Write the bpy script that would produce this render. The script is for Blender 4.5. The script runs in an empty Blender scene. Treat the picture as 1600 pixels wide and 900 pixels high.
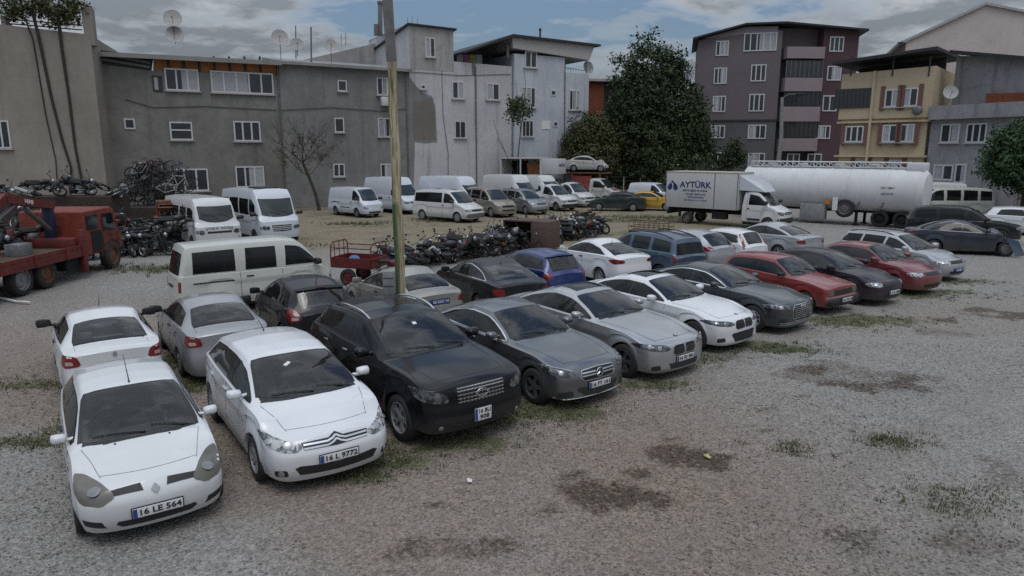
import bpy, bmesh, math, random
import numpy as np
from mathutils import Vector, Matrix
from mathutils.bvhtree import BVHTree
from mathutils.geometry import delaunay_2d_cdt
R = math.radians
PI = math.pi
scene = bpy.context.scene
COL = scene.collection
rnd = random.Random(7)

# ---------------------------------------------------------------- camera
F_PX, PITCH, CAM_H = 1085.2, R(11.215), 4.419
cam_d = bpy.data.cameras.new('camera'); cam = bpy.data.objects.new('camera', cam_d); COL.objects.link(cam)
cam.location = (0, 0, CAM_H); cam.rotation_euler = (PI/2 - PITCH, 0, 0)
cam_d.sensor_width = 36; cam_d.lens = 36*F_PX/1600; cam_d.clip_end = 3000; cam_d.clip_start = .05
scene.camera = cam
_fw = Vector((0, math.cos(PITCH), -math.sin(PITCH))); _up = Vector((0, math.sin(PITCH), math.cos(PITCH)))
def ray(u, v): return _fw*F_PX + Vector((1, 0, 0))*(u-800) - _up*(v-450)
def gnd(u, v, z=0.0):
    d = ray(u, v); t = (z-CAM_H)/d.z
    return Vector((d.x*t, d.y*t, z))
def aty(u, v, y):
    d = ray(u, v); t = y/d.y
    return Vector((d.x*t, y, CAM_H+d.z*t))

# ---------------------------------------------------------------- objects
def tag(o, label=None, cat=None, group=None, kind=None):
    for k, v in (('label', label), ('category', cat), ('group', group), ('kind', kind)):
        if v: o[k] = v
    return o
def empty(name, loc=(0, 0, 0), rz=0, label=None, cat=None, group=None):
    o = bpy.data.objects.new(name, None); COL.objects.link(o); o.empty_display_size = .2
    o.location = loc; o.rotation_euler = (0, 0, rz)
    return tag(o, label, cat, group)
def link(name, me, mat=None, parent=None, loc=None, rot=None, scl=None):
    o = bpy.data.objects.new(name, me); COL.objects.link(o)
    if mat is not None and len(me.materials) == 0: me.materials.append(mat)
    if parent is not None: o.parent = parent
    if loc is not None: o.location = loc
    if rot is not None: o.rotation_euler = rot
    if scl is not None: o.scale = scl
    return o
def copy_tree(o, parent=None):
    c = o.copy(); COL.objects.link(c)
    if parent is not None: c.parent = parent
    for ch in list(o.children): copy_tree(ch, c)
    return c

class MB:
    """collects shapes into one mesh"""
    def __init__(s): s.v = []; s.f = []; s.mi = []; s.cur = 0
    def add(s, vs, fs, M=None):
        b = len(s.v)
        s.v += [(M @ Vector(v)) if M is not None else Vector(v) for v in vs]
        s.f += [tuple(i+b for i in f) for f in fs]; s.mi += [s.cur]*len(fs)
        return s
    def box(s, c, d, rot=None, bev=0):
        x, y, z = d[0]/2, d[1]/2, d[2]/2
        M = Matrix.Translation(c)
        if rot is not None: M = M @ (rot if isinstance(rot, Matrix) else Matrix.Rotation(rot, 4, 'Z'))
        if bev:
            bm = bmesh.new(); bmesh.ops.create_cube(bm, size=1)
            for v in bm.verts: v.co = Vector((v.co.x*d[0], v.co.y*d[1], v.co.z*d[2]))
            bmesh.ops.bevel(bm, geom=bm.edges[:], offset=bev, segments=2, affect='EDGES', profile=.5)
            bm.verts.index_update()
            s.add([v.co.copy() for v in bm.verts], [[v.index for v in f.verts] for f in bm.faces], M); bm.free(); return s
        vs = [(-x,-y,-z),(x,-y,-z),(x,y,-z),(-x,y,-z),(-x,-y,z),(x,-y,z),(x,y,z),(-x,y,z)]
        return s.add(vs, [(3,2,1,0),(4,5,6,7),(0,1,5,4),(1,2,6,5),(2,3,7,6),(3,0,4,7)], M)
    def tube(s, pts, r, n=8, cap=True):
        pts = [Vector(p) for p in pts]; rs = r if isinstance(r, (list, tuple)) else [r]*len(pts)
        b = len(s.v); prev = None
        for i, p in enumerate(pts):
            t = (pts[min(i+1, len(pts)-1)]-pts[max(i-1, 0)])
            t = t.normalized() if t.length > 1e-9 else Vector((0, 0, 1))
            if prev is None: a = t.orthogonal().normalized()
            else:
                a = prev - t*prev.dot(t); a = a.normalized() if a.length > 1e-6 else t.orthogonal().normalized()
            prev = a; c = t.cross(a)
            for k in range(n):
                w = 2*PI*k/n; s.v.append(p+(a*math.cos(w)+c*math.sin(w))*rs[i])
        for i in range(len(pts)-1):
            for k in range(n):
                s.f.append((b+i*n+k, b+i*n+(k+1) % n, b+(i+1)*n+(k+1) % n, b+(i+1)*n+k)); s.mi.append(s.cur)
        if cap:
            s.f.append(tuple(b+k for k in range(n))[::-1]); s.mi.append(s.cur)
            e = b+(len(pts)-1)*n; s.f.append(tuple(e+k for k in range(n))); s.mi.append(s.cur)
        return s
    def lathe(s, prof, n=24, M=None, closed=False):
        """prof: (radius, height) about z"""
        b = len(s.v); m = len(prof)
        for k in range(n):
            w = 2*PI*k/n
            for r_, h in prof:
                v = Vector((r_*math.cos(w), r_*math.sin(w), h)); s.v.append(M @ v if M is not None else v)
        for k in range(n):
            for i in range(m-1):
                k2 = (k+1) % n
                s.f.append((b+k*m+i, b+k2*m+i, b+k2*m+i+1, b+k*m+i+1)); s.mi.append(s.cur)
        return s
    def prism(s, outline, h0, h1, M=None):
        """outline in xy, extruded h0..h1 in z"""
        n = len(outline)
        vs = [(x, y, h0) for x, y in outline]+[(x, y, h1) for x, y in outline]
        return s.add(vs, [tuple(range(n))[::-1], tuple(range(n, 2*n))]+[(i, (i+1) % n, n+(i+1) % n, n+i) for i in range(n)], M)
    def ball(s, c, r, n=10, m=7):
        rr = r if isinstance(r, (tuple, list)) else (r, r, r)
        prof = [(max(1e-4, math.sin(PI*i/(m-1))), -math.cos(PI*i/(m-1))) for i in range(m)]
        return s.lathe(prof, n, Matrix.Translation(c) @ Matrix.Diagonal((rr[0], rr[1], rr[2], 1)))
    def mesh(s, name, smooth=40):
        me = bpy.data.meshes.new(name); me.from_pydata([tuple(v) for v in s.v], [], s.f)
        if any(s.mi): me.polygons.foreach_set('material_index', s.mi)
        me.update()
        if smooth:
            me.polygons.foreach_set('use_smooth', [True]*len(me.polygons)); me.set_sharp_from_angle(angle=R(smooth))
        return me
    def build(s, name, mat, parent=None, smooth=40, loc=None, rot=None, scl=None):
        me = s.mesh(name, smooth)
        for m in (mat if isinstance(mat, (list, tuple)) else [mat]): me.materials.append(m)
        return link(name, me, None, parent, loc, rot, scl)

def pchip(pts):
    pts = sorted(pts); xs = np.array([p[0] for p in pts], float); ys = np.array([p[1] for p in pts], float)
    h = np.diff(xs); d = np.diff(ys)/h; m = np.zeros(len(xs))
    for i in range(1, len(xs)-1):
        if d[i-1]*d[i] > 0:
            w1 = 2*h[i]+h[i-1]; w2 = h[i]+2*h[i-1]; m[i] = (w1+w2)/(w1/d[i-1]+w2/d[i])
    m[0] = d[0]; m[-1] = d[-1]
    def f(x):
        x = min(max(x, xs[0]), xs[-1]); i = int(min(max(np.searchsorted(xs, x)-1, 0), len(h)-1))
        t = (x-xs[i])/h[i]
        return float((1+2*t)*(1-t)**2*ys[i]+t*(1-t)**2*h[i]*m[i]+t*t*(3-2*t)*ys[i+1]+t*t*(t-1)*h[i]*m[i+1])
    return f
def linear(pts):
    pts = sorted(pts); xs = [p[0] for p in pts]; ys = [p[1] for p in pts]
    return lambda x: float(np.interp(x, xs, ys))

# ---------------------------------------------------------------- materials
def nt(name):
    m = bpy.data.materials.new(name); m.use_nodes = True; t = m.node_tree
    b = t.nodes['Principled BSDF']
    return m, t, b
def N(t, typ, **k):
    n = t.nodes.new(typ)
    for a, v in k.items():
        if a.startswith('i_'):
            key = a[2:]; key = int(key) if key.isdigit() else key.replace('_', ' ')
            n.inputs[key].default_value = v
        else: setattr(n, a, v)
    return n
def ramp(t, fac, stops, interp='LINEAR'):
    n = t.nodes.new('ShaderNodeValToRGB'); n.color_ramp.interpolation = interp
    e = n.color_ramp.elements
    while len(e) < len(stops): e.new(.5)
    for i, (p, c) in enumerate(stops):
        e[i].position = p
        c = (c, c, c) if isinstance(c, (int, float)) else c
        e[i].color = (*c, 1)
    t.links.new(fac, n.inputs[0]); return n.outputs[0]
def mixc(t, fac, a, b, mode='MIX'):
    n = t.nodes.new('ShaderNodeMix'); n.data_type = 'RGBA'; n.blend_type = mode
    for sock, v in ((n.inputs[0], fac), (n.inputs[6], a), (n.inputs[7], b)):
        if isinstance(v, bpy.types.NodeSocket): t.links.new(v, sock)
        elif isinstance(v, (int, float)): sock.default_value = v
        else: sock.default_value = (*v, 1)
    return n.outputs[2]
def noise(t, scale, detail=4, rough=.55, vec=None, dist=0):
    n = N(t, 'ShaderNodeTexNoise'); n.inputs['Scale'].default_value = scale; n.inputs['Detail'].default_value = detail
    n.inputs['Roughness'].default_value = rough; n.inputs['Distortion'].default_value = dist
    if vec is not None: t.links.new(vec, n.inputs['Vector'])
    return n.outputs['Fac']
def objco(t): return N(t, 'ShaderNodeTexCoord').outputs['Object']
def geoco(t): return N(t, 'ShaderNodeNewGeometry').outputs['Position']
def bump(t, b, h, strength=.3, dist=.02):
    n = N(t, 'ShaderNodeBump'); n.inputs['Strength'].default_value = strength; n.inputs['Distance'].default_value = dist
    t.links.new(h, n.inputs['Height']); t.links.new(n.outputs[0], b.inputs['Normal'])
def math_(t, op, a, b=None):
    n = N(t, 'ShaderNodeMath', operation=op)
    for i, v in enumerate((a, b)):
        if v is None: continue
        if isinstance(v, bpy.types.NodeSocket): t.links.new(v, n.inputs[i])
        else: n.inputs[i].default_value = v
    return n.outputs[0]

def mat(name, col, rough=.5, metal=0, var=.12, scale=6, spec=.5, bumps=0, bscale=40):
    m, t, b = nt(name)
    co = objco(t)
    f = noise(t, scale, 5, .6, co)
    lo = tuple(c*(1-var) for c in col); hi = tuple(min(1, c*(1+var)) for c in col)
    t.links.new(ramp(t, f, [(.3, lo), (.7, hi)]), b.inputs['Base Color'])
    b.inputs['Roughness'].default_value = rough; b.inputs['Metallic'].default_value = metal
    b.inputs['Specular IOR Level'].default_value = spec
    if bumps: bump(t, b, noise(t, bscale, 4, .6, co), bumps, .01)
    return m
def paint(name, col, metal=0.0, dust=.25, rough=.35, coat=.8):
    """car paint: base, clear coat, patchy dust"""
    m, t, b = nt(name)
    co = objco(t)
    f = noise(t, 2.2, 6, .65, co)
    f2 = noise(t, 38, 4, .6, co)
    dm = math_(t, 'MULTIPLY', ramp(t, f, [(.35, 0), (.75, 1)]), dust)
    dm = math_(t, 'ADD', dm, math_(t, 'MULTIPLY', ramp(t, f2, [(.5, 0), (.8, 1)]), dust*.35))
    # road dirt rising from the sills
    sx = N(t, 'ShaderNodeSeparateXYZ'); t.links.new(co, sx.inputs[0])
    low = N(t, 'ShaderNodeMapRange', i_1=.62, i_2=.15, i_3=0.0, i_4=.55); t.links.new(sx.outputs['Z'], low.inputs[0])
    lw = math_(t, 'MULTIPLY', low.outputs[0], math_(t, 'ADD', f, .2))
    dm = math_(t, 'MINIMUM', math_(t, 'ADD', dm, math_(t, 'MULTIPLY', lw, .8)), .8)
    t.links.new(mixc(t, dm, col, (.21, .195, .17)), b.inputs['Base Color'])
    b.inputs['Metallic'].default_value = metal; b.inputs['Specular IOR Level'].default_value = .15 if max(col) < .06 else .35
    if max(col) < .03: coat *= .6; b.inputs['Coat IOR'].default_value = 1.4
    t.links.new(ramp(t, dm, [(0, rough), (.6, .75)]), b.inputs['Roughness'])
    b.inputs['Coat Weight'].default_value = coat; b.inputs['Coat Roughness'].default_value = .09
    t.links.new(math_(t, 'MULTIPLY', ramp(t, dm, [(0, 1), (.5, .15)]), coat), b.inputs['Coat Weight'])
    return m
def glassy(name, col, rough=.08, dust=.15, spec=.5):
    m, t, b = nt(name); co = objco(t)
    f = noise(t, 2.6, 5, .6, co); f3 = noise(t, 30, 3, .6, co)
    dm = math_(t, 'MULTIPLY', math_(t, 'ADD', ramp(t, f, [(.35, 0), (.8, .7)]), ramp(t, f3, [(.55, 0), (.8, .4)])), dust)
    t.links.new(mixc(t, dm, col, (.26, .25, .23)), b.inputs['Base Color'])
    t.links.new(ramp(t, dm, [(0, rough), (.3, .45)]), b.inputs['Roughness'])
    b.inputs['Specular IOR Level'].default_value = spec
    return m
M = {}
M['glass'] = glassy('car_glass', (.008, .011, .011), .05, .04, .38)
M['tint'] = glassy('tinted_glass', (.004, .005, .006), .05, .03, .3)
M['wscreen'] = glassy('windscreen_glass', (.016, .023, .022), .06, .05, .55)
M['black'] = mat('black_plastic', (.018, .018, .019), .55)
M['gloss'] = mat('gloss_black', (.01, .01, .011), .15)
M['rubber'] = mat('tyre_rubber', (.022, .021, .02), .85, bumps=.2)
M['under'] = mat('underbody_black', (.008, .008, .008), .9)
M['chrome'] = mat('chrome', (.62, .63, .64), .18, 1.0, .05)
M['alloy'] = mat('alloy_metal', (.34, .345, .35), .4, .35, .15)
M['darkalloy'] = mat('dark_alloy_metal', (.10, .102, .106), .38, .4, .2)
M['hub'] = mat('hubcap_plastic', (.20, .205, .21), .5, .2, .3)
M['steel'] = mat('dusty_steel', (.16, .155, .15), .6, .5, .25)
M['seam'] = mat('panel_gap', (.03, .03, .03), .9)
def lampmat(name, lo, hi, sc, rough):
    m, t, b = nt(name); co = objco(t); v = N(t, 'ShaderNodeTexVoronoi'); v.inputs['Scale'].default_value = sc; t.links.new(co, v.inputs['Vector'])
    bw = N(t, 'ShaderNodeRGBToBW'); t.links.new(v.outputs['Color'], bw.inputs[0])
    t.links.new(mixc(t, ramp(t, bw.outputs[0], [(.35, 0), (.75, 1)]), lo, hi), b.inputs['Base Color'])
    b.inputs['Roughness'].default_value = rough; b.inputs['Coat Weight'].default_value = .8; b.inputs['Coat Roughness'].default_value = .04; return m
M['lamp'] = lampmat('clear_lamp', (.07, .073, .07), (.46, .47, .46), 20, .2)
M['lampold'] = glassy('yellowed_lamp', (.105, .10, .078), .16, .2, .7)
M['lampdark'] = lampmat('dark_lamp', (.012, .013, .014), (.11, .115, .12), 16, .2)
M['lens'] = mat('lamp_reflector', (.40, .41, .42), .32, .8, .1)
M['red'] = glassy('red_lamp', (.17, .008, .008), .14, .06, .7)
M['redwhite'] = glassy('pale_lamp', (.42, .33, .31), .15, .1, .7)
M['amber'] = glassy('amber_lamp', (.5, .17, .03), .15, .15, .7)
M['plate'] = mat('plate_white', (.62, .63, .62), .45, 0, .06)
M['plateblue'] = mat('plate_blue', (.02, .05, .24), .45)
M['ink'] = mat('ink_black', (.012, .012, .012), .5)
M['rust'] = mat('rusty_metal', (.13, .062, .035), .85, 0, .5, 9, bumps=.3)
M['wire'] = mat('dark_wire', (.03, .03, .03), .6)
def clearglass():
    m = bpy.data.materials.new('clear_glass'); m.use_nodes = True; t = m.node_tree; t.nodes.clear()
    o = N(t, 'ShaderNodeOutputMaterial'); tr = N(t, 'ShaderNodeBsdfTransparent'); tr.inputs[0].default_value = (.74, .80, .77, 1)
    g = N(t, 'ShaderNodeBsdfGlossy'); g.inputs['Roughness'].default_value = .03; d = N(t, 'ShaderNodeBsdfDiffuse'); d.inputs[0].default_value = (.24, .24, .22, 1)
    fr = N(t, 'ShaderNodeFresnel'); fr.inputs[0].default_value = 1.45; co = objco(t); f = noise(t, 2.6, 6, .65, co); f2 = noise(t, 40, 3, .6, co)
    a = N(t, 'ShaderNodeMixShader'); b = N(t, 'ShaderNodeMixShader'); t.links.new(math_(t, 'MULTIPLY', fr.outputs[0], 1.5), a.inputs[0]); t.links.new(tr.outputs[0], a.inputs[1]); t.links.new(g.outputs[0], a.inputs[2])
    dust_sheen = math_(t, 'MULTIPLY', math_(t, 'ADD', ramp(t, f, [(.35, .15), (.75, 1)]), ramp(t, f2, [(.55, 0), (.8, .8)])), .085)  # dust film, raised to put a grey-green sheen into the glass colour
    t.links.new(dust_sheen, b.inputs[0]); t.links.new(a.outputs[0], b.inputs[1]); t.links.new(d.outputs[0], b.inputs[2]); t.links.new(b.outputs[0], o.inputs[0]); return m
M['clear'] = clearglass()
M['lining'] = mat('cabin_lining', (.07, .07, .068), .9); M['trimdark'] = mat('dashboard_plastic', (.04, .04, .041), .7)
for k, v in enumerate(((.09, .09, .092), (.06, .062, .066), (.20, .18, .155))): M['seat%d' % k] = mat('seat_fabric_%d' % k, v, .9, 0, .2)
M['paper'] = mat('white_paper', (.66, .66, .63), .6, 0, .05)

_textcache = {}
def text_mesh(s, size=.1, ext=.002, bold=.0):
    k = (s, size, ext, bold)
    if k in _textcache: return _textcache[k]
    c = bpy.data.curves.new('lettering', 'FONT'); c.body = s; c.size = size; c.extrude = ext; c.offset = bold
    c.align_x = 'CENTER'; c.align_y = 'CENTER'; c.resolution_u = 2
    o = bpy.data.objects.new('lettering', c); COL.objects.link(o)
    dg = bpy.context.evaluated_depsgraph_get(); dg.update()
    me = bpy.data.meshes.new_from_object(o.evaluated_get(dg))
    bpy.data.objects.remove(o); bpy.data.curves.remove(c)
    me.materials.clear(); _textcache[k] = me
    return me
# ================================================================ ground
def fbm(x, y, s, seed=0, oct=4):
    """value noise on numpy arrays"""
    out = np.zeros_like(x); amp = 1.0; tot = 0
    for o in range(oct):
        X = x*s*2**o+seed*17.3+o*5.1; Y = y*s*2**o-seed*9.7+o*3.3
        xi, yi = np.floor(X), np.floor(Y); fx, fy = X-xi, Y-yi
        h = lambda a, b: np.modf(np.abs(np.sin(a*127.1+b*311.7+seed)*43758.5453))[0]
        fx = fx*fx*(3-2*fx); fy = fy*fy*(3-2*fy)
        out += amp*((h(xi, yi)*(1-fx)+h(xi+1, yi)*fx)*(1-fy)+(h(xi, yi+1)*(1-fx)+h(xi+1, yi+1)*fx)*fy)
        tot += amp; amp *= .55
    return out/tot
def sm(a, b, v): t = np.clip((v-a)/(b-a), 0, 1); return t*t*(3-2*t)
STAINS = [(1010, 735, .5, .3, .8), (1060, 690, .35, .2, .7), (905, 740, .3, .2, .7), (1180, 670, .4, .2, .6), (620, 865, .5, .3, .7), (700, 850, .4, .25, .6), (790, 855, .4, .3, .6), (520, 700, .3, .15, .4), (1390, 600, .8, .3, .7), (1240, 620, .4, .2, .6), (30, 780, .2, .15, .6), (990, 765, .95, .85, 1), (1085, 715, .75, .55, .95), (935, 795, .35, .4, .7), (665, 790, .42, .28, .8), (1340, 600, 1.5, .8, .9), (1272, 577, .8, .35, .85), (1320, 585, 2.2, 1.3, .45),
          (1150, 690, .3, .3, .6), (1345, 850, .7, 1.0, .55), (1290, 830, .35, .5, .5), (1465, 835, .7, .6, .55), (1570, 850, .9, .3, .5), (1560, 740, .9, .6, .45), (1545, 490, 3.5, 1.2, .75), (870, 805, .3, .35, .7), (1210, 640, .5, .3, .5),
          (600, 880, .9, .5, .5), (730, 870, .6, .4, .55), (1400, 690, .5, .25, .4), (40, 690, .6, .2, .6), (1480, 520, 2, .7, .5), (880, 690, .4, .2, .5), (1120, 575, .5, .3, .4)]
GRASS = [(690, 690, 1.1, .5, .9), (620, 725, .5, .3, .8), (850, 640, 1.1, .5, 1), (1000, 600, .9, .4, .7), (1210, 545, 1.2, .5, .9), (1100, 560, .8, .4, .6), (1330, 500, 2.2, .7, .9), (1440, 460, 2.2, .8, .8), (1500, 440, 1.5, .6, .6), (300, 600, .5, .7, 1), (285, 560, .4, .6, .9), (560, 745, .45, .25, .8),
         (60, 600, 1.0, .3, .6), (60, 690, .8, .25, .7), (110, 660, .3, .4, .6), (1500, 780, .8, .5, .4), (1240, 700, .3, .3, .4), (430, 385, 2, .8, .6), (560, 350, 2, .8, .7), (1010, 340, 3, 1.5, .9), (690, 345, 1.5, .6, .5), (960, 345, 3, 1.0, .6), (1400, 690, .5, .3, .5), (740, 600, .8, .5, .6), (250, 420, 2.5, .9, .8), (790, 655, 1.0, .4, .6)]
def blobs(x, y, L, seed):
    out = np.zeros_like(x)
    wx = (fbm(x, y, 1.1, seed)-.5); wy = (fbm(x, y, 1.1, seed+3)-.5)
    for (u, v, rx, ry, a) in L:
        c = gnd(u, v); k = .62 if seed == 5 else 1; d = np.sqrt(((x-c.x+wx*rx*2.2)/rx/k)**2+((y-c.y+wy*ry*2.2)/ry/k)**2)
        out = np.maximum(out, a*(1-sm(.45, 1.25, d)))
    return out
def axis(knots):
    o = []
    for a, b, st in knots: o += list(np.arange(a, b, st))
    return np.array(o+[knots[-1][1]])
gx = axis([(-700, -120, 60), (-120, -40, 8), (-40, -12, .6), (-12, 18, .16), (18, 45, .6), (45, 120, 8), (120, 700, 60)])
gy = axis([(-60, 0, 6), (0, 3, .5), (3, 22, .16), (22, 60, .35), (60, 90, 1.5), (90, 200, 12), (200, 1400, 120)])
X, Y = np.meshgrid(gx, gy); nx, ny = len(gx), len(gy)
fade = sm(90, 60, Y)*sm(70, 40, np.abs(X))
Z = ((fbm(X, Y, .5, 1)-.5)*.03+(fbm(X, Y, 2.3, 2, 3)-.5)*.018)*fade - .012
st = blobs(X, Y, STAINS, 5); gr = blobs(X, Y, GRASS, 9)
br = sm(.41, .62, fbm(X, Y, .16, 3)+.16*sm(3, -4, X-2.5+.0*Y)*sm(-8, -3, X)*sm(18, 8, Y))      # brown gravel
br = np.maximum(br*sm(24, 14, Y)*.9, sm(4.5, 6.0, Y)*1.15*np.exp(-((X-1.9)/2.9)**2-((Y-9)/5)**2))
fld = sm(25, 33, Y+3*(fbm(X, Y, .3, 4)-.5)-.25*np.abs(X))*sm(12, 7, X-.12*Y)*sm(-26, -19, X)                      # dry weeds in the middle of the yard
fld = np.maximum(fld, sm(44, 48, Y)*sm(-30, -15, X)*sm(16, 10, X))
me = bpy.data.meshes.new('ground'); V = np.stack([X, Y, Z], -1).reshape(-1, 3)
idx = np.arange(nx*ny).reshape(ny, nx)
Fq = np.stack([idx[:-1, :-1], idx[:-1, 1:], idx[1:, 1:], idx[1:, :-1]], -1).reshape(-1, 4)
me.from_pydata(V.tolist(), [], Fq.tolist()); me.update()
me.polygons.foreach_set('use_smooth', [True]*len(me.polygons))
tr = np.zeros_like(X)
for (x0, y0, a, k) in ((3.2, 6.0, 42, .8), (7.0, 7.0, 40, .7), (10.5, 6.5, 47, .8), (-1.5, 4.2, 30, .6), (14.5, 9, 60, .6), (-9.5, 10, 118, .8), (-11.8, 14, 112, .7)):
    c_, s_ = math.cos(R(a)), math.sin(R(a)); dd = -(X-x0)*s_+(Y-y0)*c_+.9*(fbm(X, Y, .12, 6)-.5)*2
    for o_ in (-.75, .75): tr = np.maximum(tr, k*np.exp(-((dd-o_)/.20)**2)*sm(.25, .6, fbm(X, Y, .35, 8)))
for nm, ar in (('track', tr), ('stain', st), ('grass', gr), ('brown', br), ('field', fld)):
    at = me.attributes.new(nm, 'FLOAT', 'POINT'); at.data.foreach_set('value', ar.reshape(-1).astype(np.float32))
m, t, b = nt('gravel_ground'); co = geoco(t)
def attr(n): a = N(t, 'ShaderNodeAttribute'); a.attribute_name = n; return a.outputs['Fac']
n1 = noise(t, .55, 5, .6, co); n2 = noise(t, 3.2, 6, .65, co); n3 = noise(t, 14, 5, .65, co)
vor = N(t, 'ShaderNodeTexVoronoi'); vor.inputs['Scale'].default_value = 26; t.links.new(co, vor.inputs['Vector'])
vor2 = N(t, 'ShaderNodeTexVoronoi'); vor2.inputs['Scale'].default_value = 62; t.links.new(co, vor2.inputs['Vector'])
bw = N(t, 'ShaderNodeRGBToBW'); t.links.new(vor.outputs['Color'], bw.inputs[0]); bw2 = N(t, 'ShaderNodeRGBToBW'); t.links.new(vor2.outputs['Color'], bw2.inputs[0])
grey = mixc(t, n1, (.21, .201, .186), (.285, .271, .248))
brown = mixc(t, n2, (.175, .135, .105), (.250, .200, .158))
mottle = lambda a, k: math_(t, 'MULTIPLY', a, math_(t, 'ADD', k, .0))
base = mixc(t, math_(t, 'MULTIPLY', attr('brown'), ramp(t, n2, [(.3, .55), (.65, 1)])), grey, brown)
straw = mixc(t, n2, (.15, .122, .080), (.29, .238, .155))
straw = mixc(t, ramp(t, n1, [(.5, 0), (.68, .8)]), straw, (.085, .088, .045))
base = mixc(t, math_(t, 'MULTIPLY', attr('field'), ramp(t, n2, [(.25, .5), (.6, 1)])), base, straw)
green = mixc(t, n3, (.06, .068, .03), (.13, .132, .066))
gm = ramp(t, math_(t, 'MULTIPLY', attr('grass'), ramp(t, n3, [(.3, .5), (.62, 1.25)])), [(.22, 0), (.75, .85)])
base = mixc(t, gm, base, green)
sm_ = ramp(t, math_(t, 'MULTIPLY', attr('stain'), ramp(t, n3, [(.34, .3), (.6, 1.3)])), [(.18, 0), (.72, .92)])
base = mixc(t, sm_, base, (.072, .053, .038))
tone = math_(t, 'ADD', math_(t, 'MULTIPLY', bw.outputs[0], .55), math_(t, 'MULTIPLY', bw2.outputs[0], .5))
tone = math_(t, 'ADD', math_(t, 'MULTIPLY', tone, 1.35), .30)
cm = N(t, 'ShaderNodeCombineXYZ'); [t.links.new(tone, cm.inputs[i]) for i in range(3)]
base = mixc(t, 1.0, base, cm.outputs[0], 'MULTIPLY')
base = mixc(t, math_(t, 'MULTIPLY', attr('track'), .42), base, mixc(t, n2, (.165, .148, .126), (.215, .195, .17)))
t.links.new(base, b.inputs['Base Color']); b.inputs['Roughness'].default_value = .95; b.inputs['Specular IOR Level'].default_value = .25
hgt = math_(t, 'ADD', math_(t, 'MULTIPLY', vor.outputs['Distance'], -1.1), math_(t, 'ADD', math_(t, 'MULTIPLY', vor2.outputs['Distance'], -.5), math_(t, 'MULTIPLY', n3, .9)))
bump(t, b, hgt, .9, .02)
me.materials.append(m); tag(link('ground', me), kind='structure')

# loose stones lying on it: nobody could count them
rs = np.random.RandomState(4)
def stones(n, name):
    # denser towards the viewer
    yy = 4.2+11.5*rs.rand(n)**1.5; xx = (rs.rand(n)*2-1)*(yy*.80+1.2)
    k = np.ones(n, bool)
    sz = .005+.015*rs.rand(n)**2.8; sz[rs.rand(n) > .997] *= 1.7
    base = np.array([(1, 0, 0), (0, 1, 0), (-1, 0, 0), (0, -1, 0), (0, 0, 1), (0, 0, -.8), ])
    fa = np.array([(0, 1, 4), (1, 2, 4), (2, 3, 4), (3, 0, 4), (1, 0, 5), (2, 1, 5), (3, 2, 5), (0, 3, 5)])
    ang = rs.rand(n)*6.28; c, s = np.cos(ang), np.sin(ang)
    P = base[None]*(.65+.7*rs.rand(n, 6, 1))+(rs.rand(n, 6, 3)-.5)*.5
    P[:, :, 2] *= .6; P *= sz[:, None, None]
    x = P[:, :, 0]*c[:, None]-P[:, :, 1]*s[:, None]; y = P[:, :, 0]*s[:, None]+P[:, :, 1]*c[:, None]
    VV = np.stack([x+xx[:, None], y+yy[:, None], P[:, :, 2]+sz[:, None]*.15-.008], -1).reshape(-1, 3)
    FF = (fa[None]+6*np.arange(n)[:, None, None]).reshape(-1, 3)
    me = bpy.data.meshes.new(name); me.from_pydata(VV.tolist(), [], FF.tolist()); me.update()
    col = np.repeat(.5+.85*rs.rand(n)**1.5, 6)
    sx_ = blobs(xx, yy, STAINS, 5); col *= np.repeat(1-.72*np.clip(sx_*1.3, 0, 1), 6)
    at = me.attributes.new('tone', 'FLOAT', 'POINT'); at.data.foreach_set('value', col.astype(np.float32))
    return me
m, t, b = nt('loose_stone'); a = N(t, 'ShaderNodeAttribute'); a.attribute_name = 'tone'
co = geoco(t); f = noise(t, .8, 3, .5, co)
cc = mixc(t, ramp(t, f, [(.4, 0), (.6, 1)]), (.235, .222, .20), (.23, .195, .162))
cm = N(t, 'ShaderNodeCombineXYZ'); [t.links.new(a.outputs['Fac'], cm.inputs[i]) for i in range(3)]
t.links.new(mixc(t, 1.0, cc, cm.outputs[0], 'MULTIPLY'), b.inputs['Base Color']); b.inputs['Roughness'].default_value = .9; b.inputs['Specular IOR Level'].default_value = .25
me = stones(60000, 'loose_stones'); me.materials.append(m)
tag(link('loose_stones', me), 'loose grey stones strewn over the gravel yard', 'gravel', kind='stuff')

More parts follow.
